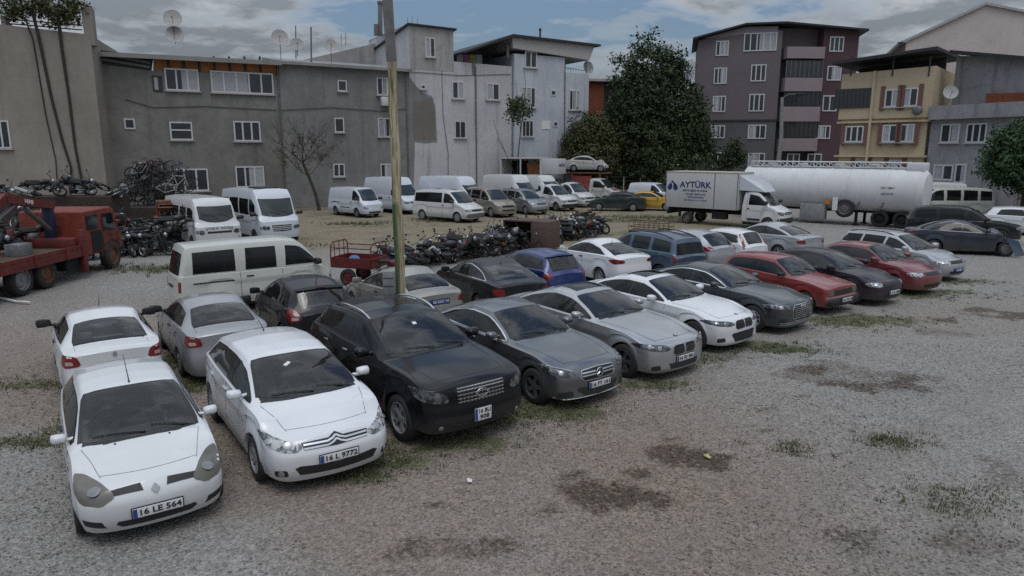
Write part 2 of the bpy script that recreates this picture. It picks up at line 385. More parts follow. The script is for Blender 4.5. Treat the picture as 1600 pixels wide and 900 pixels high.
# weeds: blades grouped where the grass patches are
def weeds(n, ylim, name, h0, h1, m, seed, key):
    r = np.random.RandomState(seed); V = []; Fs = []
    cand = []
    lst = GRASS
    while len(cand) < n:
        u, v, rx, ry, a = lst[r.randint(len(lst))]; c = gnd(u, v)
        if not (ylim[0] < c.y < ylim[1]): continue
        if r.rand() > a*min(1, rx*ry+.3): continue
        q = r.randn(2)*.62; cand.append((c.x+q[0]*rx, c.y+q[1]*ry))
    for (x, y) in cand:
        hh = h0+(h1-h0)*r.rand()**2
        for k in range(r.randint(5, 11)):
            a = r.rand()*6.28; ln = hh*(.5+.7*r.rand()); w = .004+.004*r.rand()+ln*.02; sp = .03+.05*r.rand()
            bx, by = x+math.cos(a)*sp, y+math.sin(a)*sp; lx, ly = math.cos(a)*ln*(.4+.5*r.rand()), math.sin(a)*ln*(.4+.5*r.rand()); px, py = -math.sin(a)*w, math.cos(a)*w
            b = len(V); V += [(bx-px, by-py, -.02), (bx+px, by+py, -.02), (bx+lx*.4+px*.8, by+ly*.4+py*.8, ln*.6), (bx+lx*.4-px*.8, by+ly*.4-py*.8, ln*.6), (bx+lx, by+ly, ln*.85)]
            Fs += [(b, b+1, b+2, b+3), (b+3, b+2, b+4)]
    me = bpy.data.meshes.new(name); me.from_pydata(V, [], Fs); me.update(); me.materials.append(m); return link(name, me)
m, t, b = nt('weed_blade'); co = geoco(t)
f = noise(t, 1.5, 3, .6, co); f2 = noise(t, 25, 2, .5, co)
t.links.new(mixc(t, ramp(t, f2, [(.4, 0), (.65, .6)]), mixc(t, f, (.050, .074, .024), (.095, .108, .044)), (.18, .155, .085)), b.inputs['Base Color']); b.inputs['Roughness'].default_value = .8
tag(weeds(3800, (3, 24), 'weeds', .010, .06, m, 3, 0), 'short green weeds growing in the gravel in front of the cars', 'weeds', kind='stuff')
tag(weeds(1100, (24, 60), 'dry_grass', .05, .24, m, 4, 0), 'rough grass tufts in the middle of the yard', 'grass', kind='stuff')
# ================================================================ car generator
class Car:
    """One vehicle: a lofted body shell whose lamps, panes, grilles and seams are separate panels fitted on it."""
    def __init__(c, name, label, cat, x, y, yaw, sp, pm, group=None, step=.07, z=0.0):
        c.sp = sp; c.L = sp['L']; c.W = sp['W']; c.pm = pm; c.step = step
        c.root = empty(name, (x, y, z), R(yaw), label, cat, group); c.open = sp.get('open', False)
        c.curves(); c.make_body()
    # ---- curves along s = metres behind the nose
    def curves(c):
        p = c.sp; L, W, H = p['L'], p['W'], p['H']
        c.sf = p['fo']; c.sr = p['fo']+p['wb']; c.r = p['r']; c.z0 = p.get('z0', .2)
        cs, cz, ws, rt, rb = p['cs'], p['cz'], p['ws'], p['rt'], p['rb']
        nz, dz, tz = p['nz'], p['dz'], p['tz']
        hr = p.get('hr', .45)
        top = [(0, nz-.05), (.05, nz-.015), (.12, nz)]
        if cs > .5: top += [(.12+(cs-.12)*.5, nz+(cz-nz)*(.5+.25*hr)), (cs-.02, cz-.005)]
        top += [(cs+.02, cz+.01)]
        n = 4
        zt = p.get('wz', H-.06)
        for i in range(1, n):
            t = i/n; top.append((cs+(ws-cs)*t, cz+(zt-cz)*t+p.get('wc', .035)*math.sin(PI*t)))
        top += [(ws, zt), (ws+.12, zt+(H-zt)*.45), (ws+.45, H-.008), ((ws+rt)/2+.1, H), (rt-.1, p.get('rz', H-.06)+.02), (rt, p.get('rz', H-.06))]
        rz = p.get('rz', H-.06)
        if rb > rt+.02:
            for i in range(1, 4):
                t = i/4; top.append((rt+(rb-rt)*t, rz+(dz-rz)*t+p.get('rc', .03)*math.sin(PI*t)))
            top.append((rb, dz))
        if L-rb > .25: top += [(rb+.06, dz-.004), (L-.12, tz), (L-.05, tz-.02), (L, tz-.06)]
        else: top += [(L, tz)] if rb < L-.03 else []
        c.top = linear(sorted(top))
        c.belt = pchip(p['belt']) if 'belt' in p else pchip([(0, nz-.10), (.3, nz-.04), (cs*.6, cz-.10), (cs+.1, cz-.055), (rb if L-rb > .25 else L-.3, p.get('bz', cz+.02)), (L, min(tz, p.get('bz', cz+.02))-.06)])
        wf, wr = p.get('wf', .80), p.get('wr', .86)
        c.hw = pchip([(0, W/2*wf), (.12, W/2*(wf+.07)), (.35, W/2*(wf+(1-wf)*.70)), (.75, W/2*.965), (1.3, W/2), (L-1.4, W/2), (L-.7, W/2*.975), (L-.3, W/2*(wr+(1-wr)*.6)), (L-.08, W/2*(wr+.03)), (L, W/2*(wr-.03))])
        ry = p.get('ry', .62)*W/2; 
        yrp = [(0, W/2*.66), (cs*.5, W/2*.76), (cs-.05, W/2*.80), (cs+.05, W/2*.80), (ws, ry), ((ws+rt)/2, ry+.01), (rt, ry-.01)]
        if L-rb > .25: yrp += [(rb, W/2*.74), (L-.1, W/2*.74), (L, W/2*.68)]
        else: yrp += [(L, p.get('ryr', ry-.02))]
        if cs < .5: yrp = [(0, W/2*.74), (cs, W/2*.76), (ws, ry), ((ws+rt)/2, ry+.01), (rt, ry-.005), (L, ry-.02)]
        c.yr = linear(yrp)
        bl = p.get('bulge')
        zb = c.belt((cs+rb)/2)
        c.bulge = pchip(bl or [(0, .90), (c.z0, .935), (c.z0+.12, .968), (.45, 1.0), (.62, .995), (zb, .955), (zb+.6, .9)])
        fp = p.get('fprof') or [(0, .10), (.2, .07), (.32, .012), (.45, 0), (.56, .012), (.68, .07), (nz, .16), (nz+.6, .3)]
        rp = p.get('rprof') or [(0, .12), (.2, .08), (.34, .012), (.5, 0), (.62, .015), (.8, .05), (tz, .07), (tz+.5, .13)]
        c.fprof, c.rprof = pchip(fp), pchip(rp)
        c.cf, c.cr = p.get('cf', .20), p.get('cr', .10)
    def zlow(c, s):
        z = c.z0; Ra = c.r+c.sp.get('arch', .055)
        for sw in (c.sf, c.sr):
            d = abs(s-sw)
            if d <= Ra: z = max(z, c.r*.95+math.sqrt(max(0, Ra*Ra-d*d)))
        return z
    def ring(c, s):
        hw = c.hw(s); zl = c.zlow(s); zt = c.top(s); zb = c.belt(s)
        zb = min(zb, zt-.03); zl = min(zl, zb-.05)
        Ra = c.r+c.sp.get('arch', .055)
        yb = hw*c.bulge(zb); yr = min(c.yr(s), yb-.03)
        rk = min(1, max(0, (zt-zb-.06)/.3))            # 0 bonnet .. 1 cabin
        crown = min((zt-zb)*.6, .045+.015*rk)
        zr = zt-crown
        pts = [(hw*c.bulge(zl)-.07, zl+.01), (hw*c.bulge(zl)-.015, zl-.004)]
        ef = min(1, s/1.0, (c.L-s)/.8)*c.sp.get('crease', 1)
        for t, cr in ((0, 0), (.07, 0), (.2, 0), (.4, -.002), (.58, -.010), (.68, -.009), (.735, .010), (.82, .008), (.93, 0), (1, 0)):
            z = zl+.006+(zb-zl-.006)*t; y = hw*c.bulge(z)+cr*ef
            for sw in (c.sf, c.sr):
                d = math.hypot(s-sw, z-c.r)
                if d > Ra-.03: y += c.sp.get('flare', .016)*math.exp(-((d-Ra)/.07)**2)
            pts.append((y, z))
        pts.append((yb-.014, zb+.012*min(1, (zt-zb)/.1)))
        for t in (.25, .5, .75, .95):
            bow = math.sin(PI*t)*(zr-zb)*.05
            pts.append((yb-.014+(yr-yb+.014)*t+bow, zb+.012+(zr-zb-.012)*t))
        ex = 2.4
        for q in (.985, .9, .75, .5, .25, 0):
            pts.append((yr*q, zr+crown*(1-q**ex)))
        return pts
    def warp(c, x, y, z):
        s = c.L/2-x
        w = max(0, 1-s/1.0)**1.6; q = min(1.2, abs(y)/(c.W/2))
        x -= w*(c.cf*q**2.3+c.fprof(z))
        w2 = max(0, 1-(c.L-s)/.7)**1.6
        x += w2*(c.cr*q**2.3+c.rprof(z))
        return x
    def make_body(c):
        L = c.L; p = c.sp; Ra = c.r+p.get('arch', .055)
        S = set([0, .015, .04, .08, .12, L, L-.015, L-.04, L-.08])
        s = .12
        while s < L-.1: S.add(round(s, 3)); s += c.step
        for k in ('cs', 'ws', 'rt', 'rb'):
            S |= {round(p[k]-.03, 3), round(p[k]+.03, 3)}
        for sw in (c.sf, c.sr):
            S = {q for q in S if not (abs(q-sw) < Ra+.03)}
            for i in range(13):
                S.add(sw+Ra*math.cos(PI*i/12))
            S |= {sw-Ra-.012, sw+Ra+.012}
        S = sorted(q for q in S if 0 <= q <= L)
        rings = [c.ring(q) for q in S]; n = len(rings[0])
        V = []; Fc = []
        m = 2*n-1
        for q, rg in zip(S, rings):
            x = L/2-q
            # rounded edge where the side turns into the end faces
            for e, rc in ((q, p.get('rcf', .09)), (L-q, p.get('rcr', .07))):
                if e < rc:
                    k = rc*(1-math.sqrt(max(0, 1-(1-e/rc)**2)))
                    rg = [(y-k*min(1, y/.3), z) for y, z in rg]
            for y, z in rg: V.append([x, -y, z])
            for y, z in rg[-2::-1]: V.append([x, y, z])
        for i in range(len(S)-1):
            for k in range(m-1):
                a = i*m+k; Fc.append((a, a+1, a+m+1, a+m))
        K = 9
        for i, flip in ((0, True), (len(S)-1, False)):
            idx = []
            for r_ in range(n-1):
                a, b = i*m+r_, i*m+(m-1-r_); row = [a]
                for k in range(1, K):
                    t = k/K; V.append([V[a][0], V[a][1]*(1-t)+V[b][1]*t, V[a][2]]); row.append(len(V)-1)
                row.append(b); idx.append(row)
            for r_ in range(n-2):
                for k in range(K):
                    f = (idx[r_][k], idx[r_][k+1], idx[r_+1][k+1], idx[r_+1][k])
                    Fc.append(f if flip else f[::-1])
            t_ = i*m+n-1; r_ = n-2
            for k in range(K):
                f = (idx[r_][k], idx[r_][k+1], t_); Fc.append(f if flip else f[::-1])
        V = [(c.warp(*v), v[1], v[2]) for v in V]
        df = p.get('deform')
        if df: V = [df(*v) for v in V]
        c.bvh = BVHTree.FromPolygons(V, Fc)
        me = bpy.data.meshes.new('body'); me.from_pydata(V, [], Fc); me.update()
        bm = bmesh.new(); bm.from_mesh(me); bmesh.ops.remove_doubles(bm, verts=bm.verts, dist=.0015)
        bmesh.ops.recalc_face_normals(bm, faces=bm.faces); bm.to_mesh(me); bm.free()
        me.polygons.foreach_set('use_smooth', [True]*len(me.polygons)); me.set_sharp_from_angle(angle=R(38))
        c.body = link('body', me, c.pm, c.root)
        u = MB(); W = c.W
        zb = min(.55*c.top(c.L*.5), p['nz']-.22, p['tz']-.3)
        u.box((-.03, 0, (.17+zb)/2), (L-.75, W-.62, zb-.17))
        a, b = L/2-c.sf-Ra-.03, max(-L/2+.1, L/2-c.sr+Ra+.03)
        u.box(((a+b)/2, 0, .31), (a-b, W-.2, .2))
        u.build('underbody', M['under'], c.root, smooth=0)
    # ---- fitting panels
    def cast(c, p, d, off):
        p = Vector(p); d = Vector(d)
        h = c.bvh.ray_cast(p+d*4, -d)
        if h[0] is None: h = c.bvh.find_nearest(p)
        nrm = h[1]
        if nrm.dot(d) < 0: nrm = -nrm
        return h[0]+nrm*off, nrm
    def P(c, s, y=0, z=0): return Vector((c.L/2-s, y, z))
    def on_top(c, s, y):
        z = c.top(min(max(s, 0), c.L)); x = c.warp(c.L/2-s, y, z)
        return c.cast((x, y, 1), (0, 0, 1), 0)[0]
    def basis(c, az, el=0):
        az, el = R(az), R(el)
        d = Vector((math.cos(el)*math.cos(az), math.cos(el)*math.sin(az), math.sin(el)))
        u = Vector((-math.sin(az), math.cos(az), 0)); return d, u, d.cross(u)
    def patch(c, name, m, pts, az, el=0, off=.006, parent=None, res=.07, skirt=.02, smooth_outline=0, label=None):
        d, u, v = c.basis(az, el)
        pts = [Vector(p) for p in pts]
        o2 = [Vector((p.dot(u), p.dot(v))) for p in pts]; w0 = sum(p.dot(d) for p in pts)/len(pts)
        for _ in range(smooth_outline):
            q = []
            for i, a in enumerate(o2):
                b = o2[(i+1) % len(o2)]; q += [a*.84+b*.16, a*.16+b*.84]
            o2 = q
        dense = []
        for i, a in enumerate(o2):
            b = o2[(i+1) % len(o2)]; k = max(1, int((b-a).length/res))
            dense += [a+(b-a)*(j/k) for j in range(k)]
        xs = [p.x for p in dense]; ys = [p.y for p in dense]; nb = len(dense)
        allp = list(dense)
        gx = np.arange(min(xs)+res*.5, max(xs), res); gy = np.arange(min(ys)+res*.5, max(ys), res)
        for X in gx:
            for Y in gy:
                if _inside(X, Y, dense) and min((Vector((X, Y))-q).length_squared for q in dense) > (res*.35)**2: allp.append(Vector((X, Y)))
        vs, _, fs, ov, _, _ = delaunay_2d_cdt(allp, [], [list(range(nb))], 1, 1e-5)
        hit = [c.cast(u*q.x+v*q.y+d*w0, d, off) for q in vs]
        V = [h[0] for h in hit]; F = [tuple(f) for f in fs]
        # orientation
        a, b_, e = (V[i] for i in F[0][:3])
        if (b_-a).cross(e-a).dot(d) < 0: F = [f[::-1] for f in F]
        # skirt down into the body along the border
        ed = {}
        for f in F:
            for i in range(len(f)):
                ed[(f[i], f[(i+1) % len(f)])] = 1
        sk = {}
        def sv(i):
            if i not in sk:
                V.append(V[i].copy()); V.append(V[i]-hit[i][1]*skirt); sk[i] = len(V)-2
            return sk[i]
        FF = list(F)
        for (a, b) in ed:
            if (b, a) not in ed:
                i, j = sv(a), sv(b); FF.append((j, i, i+1, j+1))
        me = bpy.data.meshes.new(name); me.from_pydata([tuple(q) for q in V], [], FF); me.update()
        me.polygons.foreach_set('use_smooth', [True]*len(me.polygons))
        o = link(name, me, m, parent or c.root)
        if label: o['label'] = label
        return o
    def strip(c, name, m, pts, az, el=0, w=.008, off=.004, parent=None, res=.08, mb=None, h=.004):
        """a narrow band laid along a polyline on the body"""
        d, u, v = c.basis(az, el); pts = [Vector(p) for p in pts]; P2 = []
        for i in range(len(pts)-1):
            k = max(1, int((pts[i+1]-pts[i]).length/res)); P2 += [pts[i].lerp(pts[i+1], j/k) for j in range(k)]
        P2.append(pts[-1])
        h_ = [c.cast(p, d, off) for p in P2]; own = mb is None; mb = mb or MB(); b = len(mb.v)
        for i, (p, nrm) in enumerate(h_):
            t = (h_[min(i+1, len(h_)-1)][0]-h_[max(0, i-1)][0]); t = t.normalized() if t.length > 0 else u
            sd = nrm.cross(t).normalized()*w/2
            mb.v += [p-sd-nrm*(h+off), p-sd, p+sd, p+sd-nrm*(h+off)]
        for i in range(len(h_)-1):
            q = b+4*i
            for k in range(3): mb.f.append((q+k, q+k+1, q+k+5, q+k+4)); mb.mi.append(mb.cur)
        return mb.build(name, m, parent or c.root) if own else None
    # ---- standard fittings
    def glass_front(c, m=None, name='windscreen', pil=.055, dip=.10, lo=-.005, hi=.06):
        p = c.sp; cs, ws = p['cs'], p['ws']; a = []
        for k in range(-5, 6):
            q = k/5; s = cs+lo+dip*abs(q)**2.2; y = (c.yr(s)-pil*.6)*q; a.append((s, y))
        b = []
        for k in range(5, -6, -1):
            q = k/5; s = ws-hi+.05*q*q+.02; y = (c.yr(s)-pil)*q; b.append((s, y))
        pts = [c.on_top(s, y) for s, y in a+b]
        el = math.degrees(math.atan2(ws-cs, p.get('wz', p['H']-.06)-p['cz']))
        if not c.open: return c.patch(name, m or M['wscreen'], pts, 0, el, .006, res=.09)
        c.cut(pts, 0, el)
        o = c.patch(name, M['clear'], pts, 0, el, .006, res=.09, skirt=.012)
        c.strip('glass_border', M['gloss'], pts+pts[:1], 0, el, .115, .0025, parent=o); return o
    def cut(c, pts, az, el):
        """opens the shell behind a pane"""
        d, u, v = c.basis(az, el); o2 = [Vector((p.dot(u), p.dot(v))) for p in pts]; ce = sum(o2, Vector((0, 0)))/len(o2)
        bm = bmesh.new(); bm.from_mesh(c.body.data)
        dl = [f for f in bm.faces if f.normal.dot(d) > .1 and _inside(f.calc_center_median().dot(u), f.calc_center_median().dot(v), o2)]
        bmesh.ops.delete(bm, geom=dl, context='FACES'); bm.to_mesh(c.body.data); bm.free(); c.body.data.set_sharp_from_angle(angle=R(38))
    def cabin(c):
        if not c.open: return
        p = c.sp; cs, ws, rt, rb, H, cz = p['cs'], p['ws'], p['rt'], p['rb'], p['H'], p['cz']; L = c.L
        bm = bmesh.new(); bm.from_mesh(c.body.data); bm.normal_update()
        bmesh.ops.delete(bm, geom=[f for f in bm.faces if f.calc_center_median().z < .52 or not (cs-.15 < L/2-f.calc_center_median().x < rb+.12)], context='FACES')
        nn = [(w, w.co-w.normal*.03) for w in bm.verts]
        for w, q in nn: w.co = q
        bmesh.ops.reverse_faces(bm, faces=bm.faces); me = bpy.data.meshes.new('cabin_lining'); bm.to_mesh(me); bm.free(); link('cabin_lining', me, M['lining'], c.root)
        X = lambda s: L/2-s
        q = MB(); q.box((X(cs+.34), 0, cz-.20), (.60, c.yr(cs)*1.9, .28), bev=.06); q.box((X(cs+.36), .36, cz-.045), (.22, .40, .07), bev=.03); q.build('dashboard', M['trimdark'], c.root)
        q = MB(); x0 = X(ws+.02); z0 = cz-.05
        q.tube([(x0+.07*math.sin(a), .36+.18*math.cos(a), z0+.17*math.sin(a)*.9) for a in [2*PI*k/16 for k in range(17)]], .016, 5, cap=False); q.tube([(x0, .19, z0), (x0+.02, .36, z0-.02), (x0, .53, z0)], .014, 4); q.tube([(x0+.02, .36, z0), (X(cs+.4), .36, cz-.15)], .03, 5); q.build('steering_wheel', M['trimdark'], c.root)
        sm2 = M['seat%d' % rnd.randint(0, 2)]; hh = H-1.43
        for y in (.37, -.37):
            q = MB(); q.box((X(ws+.42), y, .80+hh), (.16, .48, .56), Matrix.Rotation(-.22, 4, 'Y'), bev=.06); q.box((X(ws+.50), y, 1.16+hh), (.10, .26, .17), Matrix.Rotation(-.15, 4, 'Y'), bev=.045); q.box((X(ws+.15), y, .58+hh), (.52, .50, .14), bev=.05); q.build('front_seat', sm2, c.root)
        q = MB(); xb = ws+1.28; q.box((X(xb), 0, .80+hh), (.16, 1.20, .52), Matrix.Rotation(-.25, 4, 'Y'), bev=.06)
        for y in (.38, -.38): q.box((X(xb+.08), y, 1.10+hh), (.10, .26, .14), bev=.04)
        q.build('rear_seat', sm2, c.root)
        q = MB(); z = H-.20; q.box((X(ws+.02), 0, c.top(ws-.1)-.10), (.03, .23, .07), bev=.015); q.build('rear_view_mirror', M['black'], c.root)
    def cowl(c):
        p = c.sp; cs = p['cs']; pts = []
        for k in range(-5, 6):
            q = k/5; s = cs-.015+.10*abs(q)**2.2; pts.append((s, (c.yr(s)-.03)*q))
        c.strip('cowl_panel', M['black'], [c.on_top(s, y) for s, y in pts], 0, 60, w=.07, off=.003)
        for y0, y1 in ((.05, -.52), (.62, .12)):
            t = MB(); e = [c.on_top(cs+.035, y0), c.on_top(cs+.085, (y0+y1)/2), c.on_top(cs+.12, y1)]
            q = [v+Vector((.01, 0, .022)) for v in e]
            t.tube(q, [.011, .009, .006], 5); t.build('wiper', M['black'], c.root)
    def glass_rear(c, m=None, pil=.07, az=180, lo=.05, hi=.05, bz=None, tz=None, yb=None, yt=None, frame=True):
        p = c.sp; rt, rb, L = p['rt'], p['rb'], c.L
        if bz is None:      # lying on the sloped rear
            a = [(rb-lo, k/4) for k in range(-4, 5)]; b = [(rt+hi, k/4) for k in range(4, -5, -1)]
            pts = []
            for s, q in a+b:
                pts.append(c.on_top(s, (c.yr(s)-pil)*q))
            el = min(75, max(20, math.degrees(math.atan2(rb-rt, p.get('rz', p['H']-.06)-p['dz']))))
            if not c.open: return c.patch('rear_window', m or M['glass'], pts, 180, el, .006, res=.09)
            c.cut(pts, 180, el); o = c.patch('rear_window', M['clear'], pts, 180, el, .006, res=.09, skirt=.012)
            c.strip('glass_border', M['gloss'], pts+pts[:1], 180, el, .115, .0025, parent=o); return o
        pts = [c.P(L-.1, y, z) for y, z in ((-yb, bz), (-yb*.5, bz-.015), (yb*.5, bz-.015), (yb, bz), (yt, tz), (yt*.5, tz+.012), (-yt*.5, tz+.012), (-yt, tz))]
        return c.patch('rear_window', m or M['glass'], pts, 180, 25 if L-rt < .5 else 35, .006, res=.08)
    def dlo(c, side, s0, s1, n, low=.02, up=.045, kick=.0, kick_top=0.0, m=0):
        """outline of the side glass between stations s0 and s1"""
        bot = []; topp = []
        for i in range(n+1):
            s = s0+(s1-s0)*i/n
            rg = c.ring(s); zb = rg[12][1]+low; zr = rg[16][1]-up
            bot.append((s, zb)); topp.append((s, max(zr, zb+.012)))
        return bot, topp
    def glass_side(c, s0, s1, splits, m=None, trim=None, rake=.18, front_rake=0.0, low=.02, up=.045, gap=.05, frame=True, sides=(1, -1), name='side_window', pane_mats=None):
        m = m or M['glass']
        for side in sides:
            az = 90*side; d, u, v = c.basis(az)
            bot, topp = c.dlo(side, s0, s1, 22, low, up)
            fb = linear(bot); ft = linear(topp)
            def quad(a, b, ra=0, rb_=0, sh=0):
                """between bottom stations a..b; tops lean by ra, rb"""
                q = []
                for i in range(9):
                    s = a+(b-a)*i/8; q.append((s, fb(s)+sh))
                for i in range(8, -1, -1):
                    s = (a-ra)+((b-rb_)-(a-ra))*i/8; q.append((s, ft(s)-sh))
                return q
            mk = lambda q: [c.P(s, side*c.hw(s), z) for s, z in q]
            if frame:
                q = quad(s0, s1, -front_rake, rake); c.patch('window_frame', M['gloss'], mk(q), az, 0, .003, res=.1, skirt=.012)
                if trim:
                    mb = MB(); c.strip('', None, mk(q[:9]), az, 0, .022, .007, mb=mb)
                    c.strip('', None, mk(q[8:]+q[:1]), az, 0, .022, .007, mb=mb); mb.build('window_trim', trim, c.root)
            ed = [s0]+list(splits)+[s1]
            for i in range(len(ed)-1):
                a, b = ed[i], ed[i+1]
                aa = a+(gap/2 if i else .03); bb = b-(gap/2 if i < len(ed)-2 else .035)
                c.patch(name, (pane_mats[i] if pane_mats else m), mk(quad(aa, bb, -front_rake if i == 0 else 0.03, rake if i == len(ed)-2 else .03, .014)), az, 0, .0065, res=.1, skirt=.01)
    def seams(c, doors, z1=None, bonnet=True, boot=None, low=None):
        mb = MB()
        for side in (1, -1):
            for s, lean in doors:
                zb = c.belt(s)-.005; zl = max(c.z0+.12, c.zlow(s)+.04)
                c.strip('', None, [c.P(s, side*c.hw(s), zb), c.P(s+lean*.4, side*c.hw(s), (zb+zl)/2), c.P(s+lean, side*c.hw(s), zl)], 90*side, 0, .0048, .0025, mb=mb)
            a, b = doors[0], doors[-1]
            zl = low or c.z0+.13
            c.strip('', None, [c.P(a[0]+a[1], side*c.hw(1.5), zl), c.P(b[0]+b[1]-.02, side*c.hw(1.5), zl)], 90*side, 0, .0048, .0025, mb=mb)
        if bonnet:
            cs = c.sp['cs']; nb = c.sp.get('bn', .16)
            for side in (1, -1):
                c.strip('', None, [c.on_top(nb+(cs-nb)*k/8, side*c.W/2*(.62+.17*k/8)) for k in range(9)], 0, 80, .0048, .0025, mb=mb)
            c.strip('', None, [c.on_top(nb-.03+.07*abs(k/5)**2, c.W/2*.62*k/5) for k in range(-5, 6)], 0, 60, .0048, .0025, mb=mb)
        if boot:
            for side in (1, -1): c.strip('', None, [c.on_top(s, side*c.W/2*.68) for s in (c.sp['rb']+.02, c.L-.25, c.L-.06)], 180, 80, .0048, .0025, mb=mb)
        mb.build('panel_gap', M['seam'], c.root)
    def handles(c, ss, z, m, back=.02):
        for side in (1, -1):
            for s in ss:
                p, nrm = c.cast(c.P(s, side*c.hw(s), z), (0, side, 0), .012)
                mb = MB(); mb.box((0, 0, 0), (.2, .03, .035), bev=.012); o = mb.build('door_handle', m, c.root, loc=p)
    def mirror(c, s, z, m, size=1.0, y=None, sides=(1, -1), glassm=None):
        for side in sides:
            p, nrm = c.cast(c.P(s, side*c.hw(s), z), (0, side, 0), 0)
            k = size; o = MB()
            base = p+Vector((0, side*.0, -.01)); ctr = p+Vector((.02, side*.17*k, .07*k))
            bm = bmesh.new(); bmesh.ops.create_cube(bm, size=1)
            for v in bm.verts:
                v.co = Vector((v.co.x*.15*k*(1 if v.co.x < 0 else .9), v.co.y*.24*k, v.co.z*.17*k))
                if v.co.x > 0: v.co.y *= .72; v.co.z *= .7
                if v.co.y*side < 0: v.co.z *= .75
            bmesh.ops.subdivide_edges(bm, edges=bm.edges[:], cuts=2, use_grid_fill=True)
            for _ in range(3): bmesh.ops.smooth_vert(bm, verts=bm.verts, factor=.5, use_axis_x=True, use_axis_y=True, use_axis_z=True)
            for v in bm.verts: v.co *= 1.22
            bm.verts.index_update()
            o.add([v.co+ctr for v in bm.verts], [[v.index for v in f.verts] for f in bm.faces]); bm.free()
            o.tube([p-Vector((0, side*.03, -.02)), p+Vector((.005, side*.07*k, .02*k)), ctr-Vector((0, side*.05, .045*k))], [.035*k, .028*k, .03*k], 6)
            mir = o.build('wing_mirror', m, c.root, smooth=60)
            g = MB(); g.box(ctr+Vector((-.076*k, 0, 0)), (.008, .17*k, .11*k), bev=.003); g.build('mirror_glass', M['glass'], mir)
    def wheels(c, rim='alloy5', rm=None, width=None):
        for s, side in ((c.sf, 1), (c.sf, -1), (c.sr, 1), (c.sr, -1)):
            y = side*(c.W/2*c.sp.get('track', .985)-.105)
            wheel(c.root, c.P(s, y, c.r), c.r, side, rim, rm, width or .205)
    def plate(c, text, z, front=True, w=.52, h=.112, y=0, tilt=0, two=None, blue=True, dark=False, off=.012, s=None):
        d = (1, 0, 0) if front else (-1, 0, 0)
        p, nrm = c.cast(c.P(s if s is not None else (.2 if front else c.L-.2), y, z), d, off)
        e = empty_holder = None
        rz = 0 if front else PI
        mb = MB(); mb.box((0, 0, 0), (.012, w, h), bev=.003)
        pl = mb.build('number_plate', M['plate'], c.root, loc=p, rot=(0, R(-tilt)*(1 if front else 1), rz))
        if dark: pl.data.materials[0] = M['plateblue']
        fr = MB(); fr.box((-.006, 0, 0), (.012, w+.025, h+.025), bev=.003); fr.build('plate_frame', M['black'], pl)
        if blue and not dark:
            b = MB(); b.box((.0065, -w/2+.025, 0), (.003, .046, h-.008)); b.build('plate_band', M['plateblue'], pl)
        lines = [(text, 0)] if not two else [(text, h*.23), (two, -h*.23)]
        for tx, dz in lines:
            sz = h*.86 if not two else h*.46
            me = text_mesh(tx, sz, .002, .002)
            wd = max(v.co.x for v in me.vertices)-min(v.co.x for v in me.vertices)
            k = min(1.25, (w-.09)/wd)
            o = link('lettering', me, None, pl, loc=(.0085, .022, dz), rot=(PI/2, 0, PI/2), scl=(k, 1, 1))
            if len(me.materials) == 0: me.materials.append(M['paper'] if dark else M['ink'])
        return pl
    def lens(c, y, z, rad, az, m, name='reflector', el=0, s=.25, parent=None):
        d, u, v = c.basis(az, el); p, nrm = c.cast(c.P(s, y, z), d, .004)
        mb = MB(); mb.lathe([(rad, -.012), (rad, .004), (rad*.8, .007), (.001, .009)], 16, Matrix.Translation(p) @ nrm.to_track_quat('Z', 'Y').to_matrix().to_4x4())
        return mb.build(name, m, parent or c.root)
    def rod(c, name, m, pts, r, n=6, parent=None):
        mb = MB(); mb.tube(pts, r, n); return mb.build(name, m, parent or c.root)

def _inside(x, y, poly):
    r = False; j = len(poly)-1
    for i in range(len(poly)):
        a, b = poly[i], poly[j]
        if (a.y > y) != (b.y > y) and x < (b.x-a.x)*(y-a.y)/(b.y-a.y)+a.x: r = not r
        j = i
    return r

